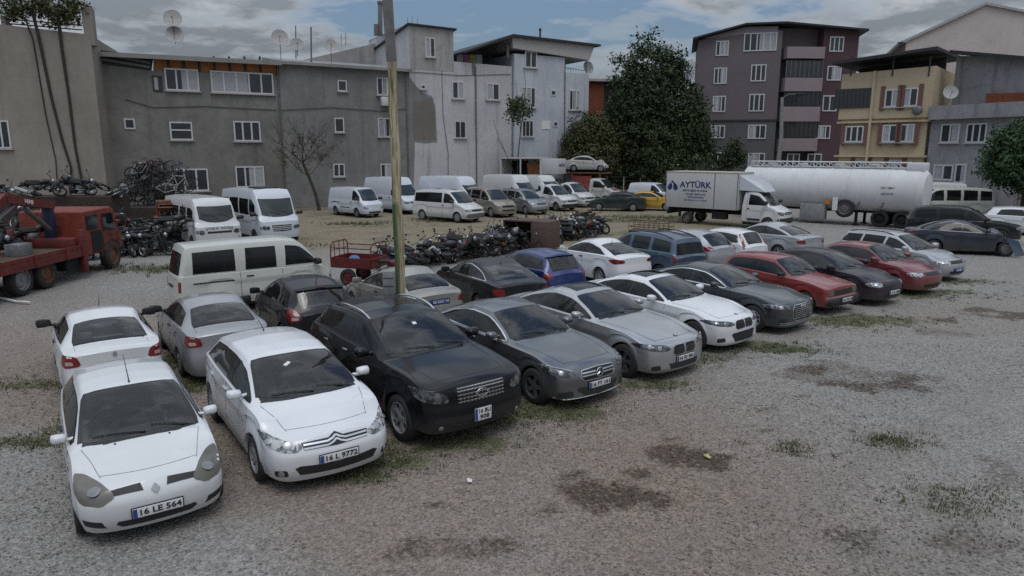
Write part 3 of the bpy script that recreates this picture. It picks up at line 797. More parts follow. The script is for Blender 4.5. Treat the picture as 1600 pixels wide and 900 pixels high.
_wheel = {}
def wheel_meshes(rim):
    if rim in _wheel: return _wheel[rim]
    T = MB(); w = .5    # unit radius, half width .5 of width (scaled)
    T.lathe([(.66, -.42), (.70, -.50), (.90, -.50), (.965, -.44), (1.0, -.33), (1.0, .33), (.965, .44), (.90, .50), (.70, .50), (.66, .42)], 36)
    tyre = T.mesh('tyre', 45)
    B = MB()
    B.lathe([(.67, -.44), (.67, .47), (.645, .49), (.62, .46), (.60, .2), (.58, -.2), (.001, -.25)], 36)
    if rim == 'steel':
        B.lathe([(.60, .25), (.5, .15), (.42, .30), (.30, .36), (.12, .34), (.11, .42), (.001, .42)], 30)
    elif rim == 'hubcap':
        B.lathe([(.64, .46), (.55, .52), (.3, .50), (.15, .55), (.001, .56)], 30)
        for k in range(9):
            a = 2*PI*k/9; B.box((.45*math.cos(a), .45*math.sin(a), .515), (.22, .10, .05), Matrix.Rotation(a, 4, 'Z'), bev=.02)
    else:
        n, wd, tw = {'alloy5': (5, .17, 0), 'alloy10': (10, .075, 0), 'double5': (5, .07, 1), 'alloy6': (6, .16, 0)}[rim]
        for k in range(n):
            a = 2*PI*k/n
            for da in ((-.17, .17) if tw else (0,)):
                c, s = math.cos(a+da), math.sin(a+da); c0, s0 = math.cos(a+da*.5), math.sin(a+da*.5)
                for i in range(1):
                    p0 = Vector((.08*c0, .08*s0, .36)); p1 = Vector((.63*c, .63*s, .43)); d = (p1-p0); sd = Vector((-d.y, d.x, 0)).normalized()
                    vs = [p0-sd*wd*.75, p0+sd*wd*.75, p1+sd*wd*.55, p1-sd*wd*.55]
                    B.add(vs+[v-Vector((0, 0, .14)) for v in vs], [(3,2,1,0), (4,5,6,7), (0,1,5,4), (1,2,6,5), (2,3,7,6), (3,0,4,7)])
        B.lathe([(.17, .2), (.17, .38), (.12, .41), (.001, .41)], 20)
    rimm = B.mesh('rim', 35)
    _wheel[rim] = (tyre, rimm); return _wheel[rim]
def wheel(parent, loc, r, side, rim='alloy5', rm=None, width=.2, name='wheel', lean=0):
    ty, rr = wheel_meshes(rim)
    e = bpy.data.objects.new(name, None); COL.objects.link(e); e.parent = parent; e.location = loc
    e.rotation_euler = (-PI/2*side, 0, rnd.uniform(0, 6) if False else 0); e.scale = (r, r, width)
    if len(ty.materials) == 0: ty.materials.append(M['rubber'])
    a = bpy.data.objects.new('tyre', ty); COL.objects.link(a); a.parent = e
    k = (rim, (rm or M['alloy']).name)
    if k not in _wheel:
        me = rr.copy(); me.materials.clear(); me.materials.append(rm or M['alloy']); _wheel[k] = me
    b = bpy.data.objects.new('rim', _wheel[k]); COL.objects.link(b); b.parent = e
    return e
# ================================================================ the front row
PW = {}
PW['white1'] = paint('white_paint', (.62, .63, .63), 0, .06, .3)
PW['white2'] = paint('clean_white_paint', (.66, .67, .68), 0, .07, .28)
PW['black'] = paint('black_paint', (.005, .006, .008), .0, .025, .22)
PW['grey'] = paint('grey_metallic_paint', (.15, .157, .165), .75, .05, .3)
PW['silver'] = paint('silver_metallic_paint', (.42, .425, .43), .65, .07, .3)
PW['dgrey'] = paint('dark_grey_paint', (.045, .052, .060), .5, .06, .28)
ROW = 'cars parked nose out along the gravel'
def head(c, pts, m=None, az=35, el=15, res=.05, lenses=(), off=.008, trim=None, smooth=1):
    """both headlights: pts given for the car's left side"""
    for sd in (1, -1):
        q = [c.P(s, y*sd, z) for s, y, z in pts]
        o = c.patch('headlight', m or M['lamp'], q, az*sd, el, off, res=res, smooth_outline=smooth)
        for (s, y, z, r_, mm) in lenses:
            c.lens(y*sd, z, r_, az*sd*.7, mm, 'reflector', el, s, o) if False else c.lens_on(o, y*sd, z, r_, az*sd, mm, s, el, off)
        if trim:
            mb = MB(); tq = [c.P(s, y*sd, z) for s, y, z in trim]
            c.strip('', None, tq, az*sd, el, .016, off+.005, mb=mb); mb.build('daylight_strip', M['lens'], o)
def lens_on(c, parent, y, z, rad, az, m, s, el, off):
    d, u, v = c.basis(az, el); p, nrm = c.cast(c.P(s, y, z), d, off+.002)
    mb = MB(); mb.lathe([(rad, -.012), (rad, .002), (rad*.85, .005), (.001, .006)], 16, Matrix.Translation(p) @ nrm.to_track_quat('Z', 'Y').to_matrix().to_4x4())
    return mb.build('reflector', m, parent)
Car.lens_on = lens_on
def tail(c, pts, m=None, az=150, el=0, res=.06, inner=None, off=.008, smooth=1):
    for sd in (1, -1):
        q = [c.P(s, y*sd, z) for s, y, z in pts]
        o = c.patch('tail_light', m or M['red'], q, az*sd, el, off, res=res, smooth_outline=smooth)
        if inner:
            c.patch('reverse_lamp', M['redwhite'], [c.P(s, y*sd, z) for s, y, z in inner], az*sd, el, off+.004, parent=o, res=.05, smooth_outline=1)
def face(c, name, m, yz, s=.15, az=0, el=0, off=.006, res=.06, mirror=True, smooth=0, parent=None):
    """panel on the nose (az 0) or tail (az 180), outline of the left half mirrored"""
    q = [(y, z) for y, z in yz]
    if mirror: q = q+[(-y, z) for y, z in q[::-1] if abs(y) > 1e-4]
    return c.patch(name, m, [c.P(s, y, z) for y, z in q], az, el, off, res=res, smooth_outline=smooth, parent=parent)
def bars(c, name, m, y0, y1, zs, w=.018, s=.12, off=.014, parent=None, az=0, bow=0, el=0, mirror=True):
    mb = MB()
    for z in zs:
        for sd in ((1, -1) if mirror else (1,)):
            k = 6; c.strip('', None, [c.P(s, sd*(y0+(y1-y0)*i/k), z+bow*i/k) for i in range(k+1)], az, el, w, off, mb=mb)
    return mb.build(name, m, parent or c.root)
def antenna(c, s, l=.35, lean=.6, y=0):
    p = c.on_top(s, y)
    mb = MB(); mb.tube([p-Vector((0, 0, .01)), p+Vector((-.02, 0, .03)), p+Vector((-lean*l, 0, l*(1-lean*.5)))], [.018, .008, .003], 5); mb.build('antenna', M['black'], c.root)
def sunroof(c, s0, s1, hw):
    q = [(s0, -hw), (s0-.02, 0), (s0, hw), (s1, hw), (s1+.02, 0), (s1, -hw)]
    c.patch('sunroof', M['tint'], [c.on_top(s, y) for s, y in q], 0, 90, .006, res=.1)
def fogs(c, y, z, hw, hh, s=.2, m=None, lampm=None, az=18):
    for sd in (1, -1):
        q = [c.P(s, sd*(y-hw), z-hh*.7), c.P(s, sd*(y+hw), z-hh), c.P(s, sd*(y+hw*1.05), z+hh*.6), c.P(s, sd*(y-hw*.8), z+hh)]
        o = c.patch('fog_lamp_recess', m or M['black'], q, az*sd, 0, .005, res=.05, smooth_outline=1)
        if lampm: c.lens_on(o, sd*y, z, .045, az*sd, lampm, s, 0, .006)
def rails(c, s0, s1, m, lift=.045, r=.017):
    for sd in (1, -1):
        pts = []
        for i in range(11):
            s = s0+(s1-s0)*i/10; p = c.on_top(s, sd*(c.yr(s)*.93)); pts.append(p+Vector((0, 0, lift*min(1, 4*min(i, 10-i)/10)-.01*(i in (0, 10)))))
        c.rod('roof_rail', m, pts, [r*(.6 if i in (0, 10) else 1) for i in range(11)])
def ring_mark(c, name, m, y, z, R_, r_, s=.1, az=0, el=0, off=.012, parent=None, sy=1):
    d, u, v = c.basis(az, el); p, nrm = c.cast(c.P(s, y, z), d, off)
    mb = MB(); mb.tube([p+u*math.cos(a)*R_*sy+v*math.sin(a)*R_ for a in [2*PI*k/18 for k in range(19)]], r_, 5, cap=False)
    return mb.build(name, m, parent or c.root), p, u, v

# --- small white hatchback, left end
def car_a():
    sp = dict(open=True, L=3.81, W=1.64, H=1.43, fo=.74, wb=2.47, r=.285, z0=.19, nz=.76, cs=.93, cz=.955, ws=1.74, wz=1.36, rt=3.30, rz=1.33, rb=3.72, dz=.98, tz=.93,
              wf=.86, wr=.88, ry=.67, cf=.21, cr=.12, bn=.2,
              fprof=[(0, .14), (.19, .08), (.30, .02), (.42, 0), (.52, .005), (.62, .05), (.76, .16), (1.4, .35)])
    c = Car('hatchback_car', 'white hatchback with dull oval headlights and plate 16 LE 564', 'car', -5.14, 8.89, -55.4, sp, PW['white1'], ROW, .05)
    c.glass_front(hi=.03, pil=.045); c.cowl(); c.glass_rear()
    c.glass_side(1.12, 3.28, [2.22], rake=.12)
    head(c, [(.10, .40, .585), (.07, .56, .545), (.20, .73, .56), (.42, .765, .66), (.60, .735, .775), (.52, .66, .79), (.30, .53, .74), (.12, .42, .66)], M['lampold'], 40, 35, lenses=[(.24, .56, .64, .07, M['hub'])])
    for sd in (1, -1):
        q = [(.12, .60), (.44, .62), (.48, .705), (.14, .715)]
        g = c.patch('grille', M['black'], [c.P(.1, y*sd, z) for y, z in q], 0, 35, .006, res=.05)
    # blank lozenge badge
    p, nr = c.cast(c.P(.05, 0, .625), (1, 0, .5), .008)
    mb = MB(); mb.prism([(0, .062), (.046, 0), (0, -.062), (-.046, 0)], 0, .012, Matrix.Translation(p) @ nr.to_track_quat('Z', 'Y').to_matrix().to_4x4()); mb.build('badge', M['alloy'], c.root)
    face(c, 'lower_grille', M['black'], [(0, .245), (.36, .245), (.42, .29), (.40, .325), (0, .325)])
    for sd in (1, -1):
        c.patch('bumper_recess', M['black'], [c.P(.15, sd*y, z) for y, z in ((.50, .26), (.74, .30), (.76, .38), (.54, .345))], 20*sd, 0, .005, res=.05)
    c.plate('16 LE 564', .40)
    fogs
    c.mirror(1.22, .965, PW['white1'], .70); c.handles((2.12,), .82, M['black'])
    c.wheels('hubcap', M['hub']); antenna(c, 1.85, .5, .9)
    c.seams([(1.1, .02), (2.24, .04)])
    for y in (.3, -.3):
        q = c.on_top(.86, y); mb = MB(); mb.ball(q, (.02, .014, .012), 8, 5); mb.build('washer_jet', M['black'], c.root)
    tail(c, [(3.72, .62, .78), (3.62, .74, .78), (3.60, .72, .98), (3.70, .60, .95)])
    c.cabin()
car_a()

# --- white hatchback with the double chevron
def car_b():
    sp = dict(open=True, L=4.33, W=1.79, H=1.49, fo=.90, wb=2.61, r=.315, z0=.2, nz=.80, cs=1.02, cz=1.02, ws=1.90, wz=1.41, rt=3.75, rz=1.40, rb=4.20, dz=1.06, tz=1.0,
              wf=.82, wr=.86, ry=.66, cf=.23, cr=.14, bn=.22,
              fprof=[(0, .16), (.2, .08), (.30, .02), (.42, 0), (.52, .0), (.64, .05), (.80, .17), (1.5, .36)])
    pm = PW['white2']
    c = Car('hatchback_car', 'white hatchback with a double chevron chrome grille and plate 16 L 9772', 'car', -3.51, 10.34, -55.3, sp, pm, ROW, .05)
    c.glass_front(dip=.16); c.cowl(); c.glass_rear()
    c.glass_side(1.16, 3.80, [2.30, 3.12], rake=.16, front_rake=.05)
    head(c, [(.12, .43, .63), (.10, .52, .60), (.18, .66, .60), (.40, .78, .63), (.72, .835, .77), (.70, .80, .80), (.45, .72, .75), (.25, .58, .71), (.13, .45, .69)], M['lamp'], 42, 30,
         lenses=[(.22, .58, .66, .055, M['lens']), (.42, .74, .69, .05, M['lens'])])
    g = face(c, 'grille', M['gloss'], [(0, .58), (.43, .60), (.45, .70), (.10, .70), (0, .76)], el=15)
    for z0 in (.615, .665):
        mb = MB()
        for sd in (1, -1):
            c.strip('', None, [c.P(.1, sd*y, z) for y, z in ((.43, z0+.015), (.12, z0+.005), (.05, z0+.03), (0, z0+.065))], 0, 15, .026, .014, mb=mb)
        mb.build('chevron_bar', M['chrome'], g)
    face(c, 'lower_grille', M['black'], [(0, .285), (.50, .30), (.56, .40), (.50, .425), (0, .395)])
    fogs(c, .70, .33, .10, .055, lampm=M['lens'], az=25)
    c.plate('16 L 9772', .475)
    c.mirror(1.42, 1.03, pm, .82); c.handles((2.35, 3.25), .90, pm)
    c.wheels('double5', M['alloy']); antenna(c, 3.3, .45, 1.2)
    c.seams([(1.16, .05), (2.34, .02), (3.25, .12)])
    p = c.on_top(1.62, -.1); c.patch('windscreen_sticker', M['paper'], [c.on_top(s, y) for s, y in ((1.60, -.16), (1.66, -.07), (1.70, -.10), (1.64, -.19))], 0, 40, .011, res=.05)
    tail(c, [(4.25, .55, .82), (4.10, .80, .84), (3.95, .84, 1.0), (4.15, .60, 1.0)])
    c.cabin()
car_b()

# --- black crossover
def car_c():
    sp = dict(open=True, L=4.80, W=1.925, H=1.70, fo=.93, wb=2.85, r=.375, z0=.30, nz=1.06, cs=1.46, cz=1.18, ws=2.30, wz=1.61, rt=4.10, rz=1.62, rb=4.66, dz=1.18, tz=1.1,
              wf=.87, wr=.90, ry=.71, cf=.16, cr=.14, bn=.2, flare=.03, arch=.05,
              bulge=[(0, .9), (.3, .95), (.45, .985), (.7, 1.0), (.9, .99), (1.15, .955), (1.7, .9)],
              fprof=[(0, .2), (.3, .10), (.42, .02), (.55, 0), (.64, .005), (.72, .045), (.90, .065), (1.06, .14), (1.7, .35)])
    pm = PW['black']
    c = Car('crossover_car', 'black crossover with a studded chrome grille and silver roof rails', 'car', -1.88, 11.86, -52.6, sp, pm, ROW, .05)
    c.glass_front(dip=.12); c.cowl(); c.glass_rear(M['tint'])
    c.glass_side(1.66, 4.15, [2.70, 3.60], M['tint'], rake=.2)
    head(c, [(.14, .52, .76), (.16, .62, .735), (.30, .80, .75), (.50, .88, .80), (.72, .915, .95), (.58, .87, .955), (.35, .76, .91), (.16, .55, .87)], M['lampdark'], 42, 25,
         lenses=[(.24, .64, .81, .05, M['steel']), (.34, .76, .83, .045, M['darkalloy'])])
    g = face(c, 'grille', M['gloss'], [(0, .70), (.38, .72), (.47, .95), (.34, .975), (0, .985)], el=10)
    bars(c, 'grille_bar', M['chrome'], 0, .42, [.745, .80, .855, .91, .955], .015, parent=g, el=10)
    mb = MB()
    for z in (.745, .80, .855, .91, .955):
        for k in range(-6, 7):
            p, nr = c.cast(c.P(.1, k*.064, z), (1, 0, .15), .016); mb.box(p, (.022, .03, .028), bev=.006)
    mb.build('grille_studs', M['chrome'], g)['kind'] = 'stuff'
    ring_mark(c, 'badge', M['chrome'], 0, .84, .06, .012, parent=g, sy=1.7, off=.022)
    face(c, 'bumper_band', M['black'], [(0, .46), (.66, .45), (.80, .50), (.78, .56), (0, .545)], az=0)
    face(c, 'lower_grille', M['seam'], [(0, .33), (.45, .34), (.50, .42), (0, .43)])
    fogs(c, .66, .40, .08, .05, lampm=M['lens'], az=22)
    c.plate('16 BU', .52, two='908', w=.30, h=.20, y=-.02)
    c.mirror(1.90, 1.15, pm, 1.0); c.handles((2.85, 3.7), 1.03, M['chrome'])
    rails(c, 2.45, 3.95, M['chrome'], .05, .02)
    c.wheels('double5', M['alloy'], .25); c.seams([(1.56, .03), (2.72, .02), (3.66, .15)])
    mb = MB(); [mb.box(c.P(.9+k*.1, 0, .3), (.01, .01, .01)) for k in ()]
    tail(c, [(4.68, .58, .95), (4.50, .86, .97), (4.35, .88, 1.12), (4.6, .62, 1.12)])
    c.patch('windscreen_sticker', M['paper'], [c.on_top(s, y) for s, y in ((2.02, -.05), (2.02, .02), (2.08, .02), (2.08, -.05))], 0, 45, .011, res=.05)
    c.cabin()
car_c()

# --- grey saloon with the star
def sedan(L, W, H, fo, wb, r, **k):
    d = dict(L=L, W=W, H=H, fo=fo, wb=wb, r=r, z0=.19, nz=.76, cs=1.42, cz=.98, ws=2.20, wz=1.37, rt=3.35, rz=1.34, rb=L-.62, dz=1.03, tz=1.0,
             wf=.84, wr=.85, ry=.655, cf=.20, cr=.12, bn=.16)
    d.update(k); return d
def car_d():
    sp = sedan(4.69, 1.81, 1.44, .79, 2.84, .325, open=True, nz=.80, cs=1.50, cz=.97, ws=2.28, rt=3.45, rb=4.22,
               fprof=[(0, .16), (.19, .06), (.25, .0), (.34, .03), (.46, .02), (.56, .03), (.66, .07), (.80, .17), (1.5, .34)])
    pm = PW['grey']
    c = Car('sedan_car', 'metallic grey sedan with a three pointed star in its twin bar grille', 'car', .08, 13.48, -50.9, sp, pm, ROW, .05)
    c.glass_front(); c.cowl(); c.glass_rear()
    c.glass_side(1.66, 3.98, [2.72], trim=M['chrome'], rake=.42)
    head(c, [(.16, .46, .58), (.16, .58, .55), (.32, .74, .56), (.50, .82, .61), (.78, .855, .73), (.72, .83, .755), (.45, .72, .71), (.22, .52, .655)], M['lampdark'], 42, 28,
         lenses=[(.30, .68, .62, .045, M['lens']), (.45, .78, .64, .04, M['lens'])], trim=[(.22, .50, .645), (.45, .72, .695), (.72, .84, .745)])
    g = face(c, 'grille', M['gloss'], [(0, .49), (.36, .50), (.42, .57), (.38, .68), (0, .70)], el=8)
    bars(c, 'grille_bar', M['chrome'], .08, .39, [.575, .625], .024, parent=g, el=8)
    mb = MB(); c.strip('', None, [c.P(.1, y, z) for y, z in ((0, .70), (.37, .68), (.42, .57), (.36, .50), (0, .49))], 0, 8, .016, .01, mb=mb)
    c.strip('', None, [c.P(.1, -y, z) for y, z in ((0, .70), (.37, .68), (.42, .57), (.36, .50), (0, .49))], 0, 8, .016, .01, mb=mb); mb.build('grille_surround', M['chrome'], g)
    o, p, u, v = ring_mark(c, 'badge', M['chrome'], 0, .60, .078, .010, parent=g, off=.02)
    mb = MB()
    for a in (90, 210, 330):
        mb.tube([p, p+(u*math.cos(R(a))+v*math.sin(R(a)))*.075], [.014, .005], 5)
    mb.build('star', M['chrome'], o)
    face(c, 'lower_grille', M['black'], [(0, .23), (.34, .24), (.50, .36), (.46, .40), (0, .36)])
    fogs(c, .66, .30, .14, .065, az=20)
    mb = MB(); c.strip('', None, [c.P(.1, y, .215) for y in (-.8, -.4, 0, .4, .8)], 0, 0, .02, .012, mb=mb); mb.build('splitter', M['chrome'], c.root)
    c.plate('16 FT 161', .405)
    c.mirror(1.88, .98, pm, .9); c.handles((2.62, 3.52), .86, M['chrome'])
    c.wheels('alloy5', M['darkalloy'], .23); c.seams([(1.58, .04), (2.66, .02), (3.52, .10)], boot=True)
    tail(c, [(4.6, .52, .80), (4.50, .80, .80), (4.35, .84, .93), (4.55, .58, .95)])
    c.cabin()
car_d()

# --- silver saloon with sunroof and kidney grille
def kidney(c, z0, z1, y1, el=8, m=None):
    for sd in (1, -1):
        q = [(.022, z0+.01), (y1-.05, z0), (y1, z0+.045), (y1-.02, z1-.03), (y1-.08, z1), (.022, z1)]
        g = c.patch('grille', M['gloss'], [c.P(.1, y*sd, z) for y, z in q], 0, el, .006, res=.05, smooth_outline=1)
        mb = MB(); qq = [c.P(.1, y*sd, z) for y, z in q]; c.strip('', None, qq+[qq[0]], 0, el, .014, .010, mb=mb); mb.build('grille_surround', m or M['chrome'], g)
        if not m: bars(c, 'grille_bar', M['darkalloy'], .05, y1-.04, [z0+.04, z0+.08, z0+.12], .008, parent=g, el=el) if sd == 1 else None
def roundel(c, s, z, el=40):
    p, nr = c.cast(c.P(s, 0, z), (math.cos(R(el)), 0, math.sin(R(el))), .003)
    Mx = Matrix.Translation(p) @ nr.to_track_quat('Z', 'Y').to_matrix().to_4x4()
    mb = MB(); mb.lathe([(.041, 0), (.041, .006), (.001, .008)], 20, Mx); o = mb.build('badge', M['gloss'], c.root)
    for k in range(4):
        q = [(0, 0)]+[(.031*math.cos(PI/2*k+PI/2*i/5), .031*math.sin(PI/2*k+PI/2*i/5)) for i in range(6)]
        b = MB(); b.prism(q, .006, .0095, Mx); b.build('badge_quarter', M['plateblue'] if k % 2 else M['paper'], o)
def car_e():
    sp = sedan(4.90, 1.86, 1.464, .83, 2.968, .335, open=True, nz=.80, cs=1.62, cz=1.0, ws=2.40, rt=3.60, rb=4.38, ry=.655,
               fprof=[(0, .16), (.19, .06), (.26, .01), (.36, .03), (.46, .02), (.58, .03), (.68, .05), (.80, .14), (1.5, .34)])
    pm = PW['silver']
    c = Car('sedan_car', 'silver sedan with a dark sunroof, plate and chrome twin kidney grille', 'car', 1.85, 15.03, -49.8, sp, pm, ROW, .055)
    c.glass_front(); c.cowl(); c.glass_rear(); sunroof(c, 2.62, 3.35, .42)
    c.glass_side(1.80, 4.10, [2.84, 3.72], rake=.34, front_rake=0)
    head(c, [(.14, .34, .60), (.16, .48, .565), (.30, .70, .57), (.50, .82, .62), (.72, .87, .70), (.66, .85, .72), (.40, .74, .695), (.18, .42, .675)], M['lampdark'], 40, 25,
         lenses=[(.24, .58, .625, .05, M['lens']), (.38, .72, .64, .045, M['lens'])])
    kidney(c, .50, .70, .35); roundel(c, .30, .80)
    face(c, 'lower_grille', M['black'], [(0, .245), (.40, .25), (.46, .36), (0, .37)])
    fogs(c, .70, .30, .10, .055, az=24)
    c.plate('34 FD 905', .425)
    c.mirror(2.05, 1.0, pm, .92); c.handles((2.78, 3.70), .88, pm)
    c.wheels('double5', M['darkalloy'], .24); c.seams([(1.72, .04), (2.80, .02), (3.72, .10)], boot=True)
    tail(c, [(4.80, .50, .80), (4.68, .82, .80), (4.55, .87, .95), (4.75, .56, .96)])
    c.cabin()
car_e()
def car_f():
    sp = sedan(4.63, 1.81, 1.43, .78, 2.81, .335, open=True, nz=.78, cs=1.50, cz=.98, ws=2.26, rt=3.40, rb=4.12,
               fprof=[(0, .16), (.19, .05), (.26, .01), (.36, .03), (.46, .02), (.58, .03), (.68, .06), (.78, .15), (1.5, .34)])
    pm = PW['white2']
    c = Car('sedan_car', 'white sedan with a sunroof, black kidney grille and no number plate', 'car', 3.71, 16.83, -48.3, sp, pm, ROW, .06)
    c.glass_front(); c.cowl(); c.glass_rear(); sunroof(c, 2.50, 3.10, .42)
    c.glass_side(1.66, 3.92, [2.68, 3.52], M['tint'], rake=.34)
    head(c, [(.12, .30, .60), (.16, .46, .565), (.30, .68, .57), (.50, .80, .62), (.70, .845, .69), (.62, .83, .715), (.40, .72, .69), (.16, .40, .665)], M['lampdark'], 40, 25,
         lenses=[(.24, .56, .62, .045, M['lens']), (.38, .70, .635, .04, M['lens'])])
    kidney(c, .52, .70, .34, m=M['gloss']); roundel(c, .28, .78)
    face(c, 'lower_grille', M['black'], [(0, .25), (.36, .25), (.46, .42), (.40, .45), (0, .46)])
    fogs(c, .70, .32, .10, .055, az=24)
    c.mirror(1.90, .98, pm, .92); c.handles((2.62, 3.50), .86, pm)
    c.wheels('double5', M['darkalloy'], .23); c.seams([(1.60, .04), (2.66, .02), (3.52, .10)], boot=True)
    tail(c, [(4.55, .50, .80), (4.45, .80, .80), (4.30, .84, .95), (4.5, .56, .96)])
    c.cabin()
car_f()
def car_g():
    sp = sedan(4.73, 1.84, 1.43, .88, 2.82, .325, open=True, nz=.80, cs=1.54, cz=.98, ws=2.36, rt=3.48, rb=4.25,
               fprof=[(0, .16), (.19, .05), (.26, .01), (.36, .01), (.46, .0), (.58, .015), (.68, .045), (.80, .14), (1.5, .34)])
    pm = PW['dgrey']
    c = Car('sedan_car', 'dark grey sedan with four linked rings on a wide slatted grille', 'car', 5.65, 18.48, -48.5, sp, pm, ROW, .06)
    c.glass_front(); c.cowl(); c.glass_rear()
    c.glass_side(1.72, 4.02, [2.76], M['tint'], trim=M['chrome'], rake=.42)
    head(c, [(.14, .46, .60), (.18, .58, .575), (.36, .76, .59), (.55, .85, .63), (.72, .875, .71), (.62, .86, .72), (.40, .74, .70), (.16, .48, .665)], M['lampdark'], 42, 22,
         lenses=[(.30, .68, .63, .05, M['lens']), (.46, .80, .65, .045, M['lens'])], trim=[(.2, .5, .65), (.45, .78, .695), (.66, .865, .71)])
    g = face(c, 'grille', M['gloss'], [(0, .33), (.34, .33), (.46, .42), (.44, .62), (.36, .70), (0, .70)], el=5)
    bars(c, 'grille_bar', M['alloy'], 0, .42, [.385, .43, .475, .52, .565, .61, .655], .009, parent=g, el=5)
    mb = MB()
    for sd in (1, -1): c.strip('', None, [c.P(.1, y*sd, z) for y, z in ((0, .705), (.36, .705), (.45, .62), (.47, .42), (.34, .325), (0, .325))], 0, 5, .016, .010, mb=mb)
    mb.build('grille_surround', M['chrome'], g)
    for y in (-.105, -.035, .035, .105): ring_mark(c, 'ring_badge', M['chrome'], y, .645, .046, .008, parent=g, off=.02)
    fogs(c, .70, .36, .12, .06, az=24)
    for z in (.26, .30):
        mb = MB(); c.strip('', None, [c.P(.1, y, z) for y in (-.78, -.4, 0, .4, .78)], 0, 0, .012, .010, mb=mb); mb.build('bumper_trim', M['alloy'], c.root)
    c.mirror(1.94, .98, pm, .92); c.handles((2.68, 3.58), .87, pm)
    c.wheels('alloy10', M['alloy'], .23); c.seams([(1.64, .04), (2.72, .02), (3.58, .10)], boot=True)
    tail(c, [(4.65, .50, .82), (4.55, .82, .82), (4.40, .86, .95), (4.6, .56, .96)])
    c.cabin()
car_g()
# ================================================================ the second row and the rest of the cars
for k, v in dict(silver2=((.33, .335, .34), .5, .25), beige=((.32, .305, .27), .5, .25), blacks=((.012, .014, .017), .1, .22), nblue=((.012, .03, .13), .25, .15), steelblue=((.05, .085, .13), .35, .25),
                 red=((.20, .022, .02), 0, .30), red2=((.15, .014, .02), 0, .25), plum=((.018, .012, .02), .2, .28), palesilver=((.40, .41, .42), .5, .2),
                 vanwhite=((.56, .565, .55), 0, .22), cream=((.52, .53, .48), 0, .22), coolwhite=((.55, .58, .62), 0, .18), sand=((.28, .25, .20), .4, .25), mpv=((.26, .27, .275), .5, .3),
                 dkgreen=((.016, .026, .026), .1, .35), taxi=((.50, .30, .02), 0, .3), dkblue=((.022, .03, .045), .35, .35), dkvan=((.008, .012, .013), .1, .3), whitewreck=((.46, .46, .43), 0, .45), fadedred=((.25, .05, .04), 0, .45)).items():
    PW[k] = paint(k+'_paint', v[0], v[1], v[2]*(.35 if max(v[0]) < .3 else .6))
BACK = 'cars of the second row seen from behind'
def notch(L, W, H, fo, wb, r, **k):
    return sedan(L, W, H, fo, wb, r, **dict(dict(cs=1.22, cz=.98, ws=1.98, rt=3.15, rb=L-.50, nz=.74), **k))
def two_box(L, W, H, fo, wb, r, **k):
    d = dict(L=L, W=W, H=H, fo=fo, wb=wb, r=r, z0=.2, nz=.76, cs=1.0, cz=.98, ws=1.80, wz=H-.08, rt=L-.48, rz=H-.08, rb=L-.10, dz=.98, tz=.92, wf=.80, wr=.86, ry=.63, cf=.22, cr=.14, bn=.16)
    d.update(k); return d
def simple(name, label, x, y, yaw, sp, pm, group, side, splits, cat='car', glass=None, tl=None, tlin=None, rearbits=True, plate=None, rim='hubcap', rm=None, mir=None, mirs=1.0, frontlamp=True, step=.08, trim=None, rake=.2, doors=None, gkw={}, hz=None, rw={}, z=0, wheels=True, rg=None, boot=None, wfk={}, lampm=None):
    if step <= .08 and 'deform' not in sp and y < 33: sp = dict(sp, open=True)
    c = Car(name, label, cat, x, y, yaw, sp, pm, group, step, z)
    L, W, nz = sp['L'], sp['W'], sp['nz']
    c.glass_front(**wfk); c.cowl(); c.glass_rear(rg, **rw)
    c.glass_side(side[0], side[1], splits, glass, trim=trim, rake=rake, **gkw)
    h = sp.get('hl', nz-.10)
    if frontlamp:
        a = W/2
        head(c, [(.12, a*.55, h-.07), (.14, a*.74, h-.08), (.30, a*.90, h-.06), (.45, a*.95, h+.02), (.35, a*.88, h+.06), (.14, a*.56, h+.05)], lampm or M['lamp'], 38, 15, lenses=[(.22, a*.74, h, .06, M['lens'])])
        face(c, 'grille', M['black'], [(0, h-.06), (a*.46, h-.055), (a*.48, h+.05), (0, h+.055)], el=8)
        face(c, 'lower_grille', M['black'], [(0, .27), (a*.5, .28), (a*.52, .37), (0, .37)])
    if tl: tail(c, tl, inner=tlin)
    if rearbits: face(c, 'rear_bumper_recess', M['black'], [(0, .24), (W*.3, .25), (W*.3, .32), (0, .32)], s=L-.1, az=180)
    c.mirror((sp['cs']+.24), c.belt(sp['cs']+.3)+.04, mir or pm, mirs)
    zb = c.belt(2.2)
    c.handles([d[0]+.10 for d in (doors or [])[1:]] or (side[0]+1.0,), hz or zb-.10, M['black'])
    if wheels: c.wheels(rim, rm or M['hub'])
    c.seams(doors or [(side[0]+.02, .03), (splits[0]+.02, .03)], boot=boot)
    if plate: c.plate(*plate[0], **plate[1])
    c.cabin()
    return c
SYMT = [(4.16, .50, .78), (4.05, .78, .74), (3.92, .82, .80), (3.95, .79, .97), (4.14, .56, .95)]
def symbol(label, x, y, yaw, pm, rm):
    sp = notch(4.26, 1.68, 1.44, .80, 2.47, .29, dz=1.06, tz=1.04, bz=1.0, rprof=[(0, .1), (.2, .06), (.34, .01), (.5, 0), (.62, .03), (.78, .05), (1.05, .06), (1.5, .2)], ry=.63)
    sp['rb'] = 3.74; sp['rt'] = 3.05
    c = simple('sedan_car', label, x, y, yaw, sp, pm, BACK, (1.36, 3.42), [2.35], tl=SYMT, tlin=[(4.14, .62, .80), (4.06, .74, .79), (4.05, .73, .86), (4.13, .63, .86)], mir=M['black'], mirs=1.05, rake=.34, rim='hubcap', boot=True, step=.06)
    return c
c = symbol('white sedan with black mirrors and a grey badge behind the left end hatchback', -8.16, 13.4, 125.4, PW['white1'], None)
antenna(c, 1.98, .55, .8)
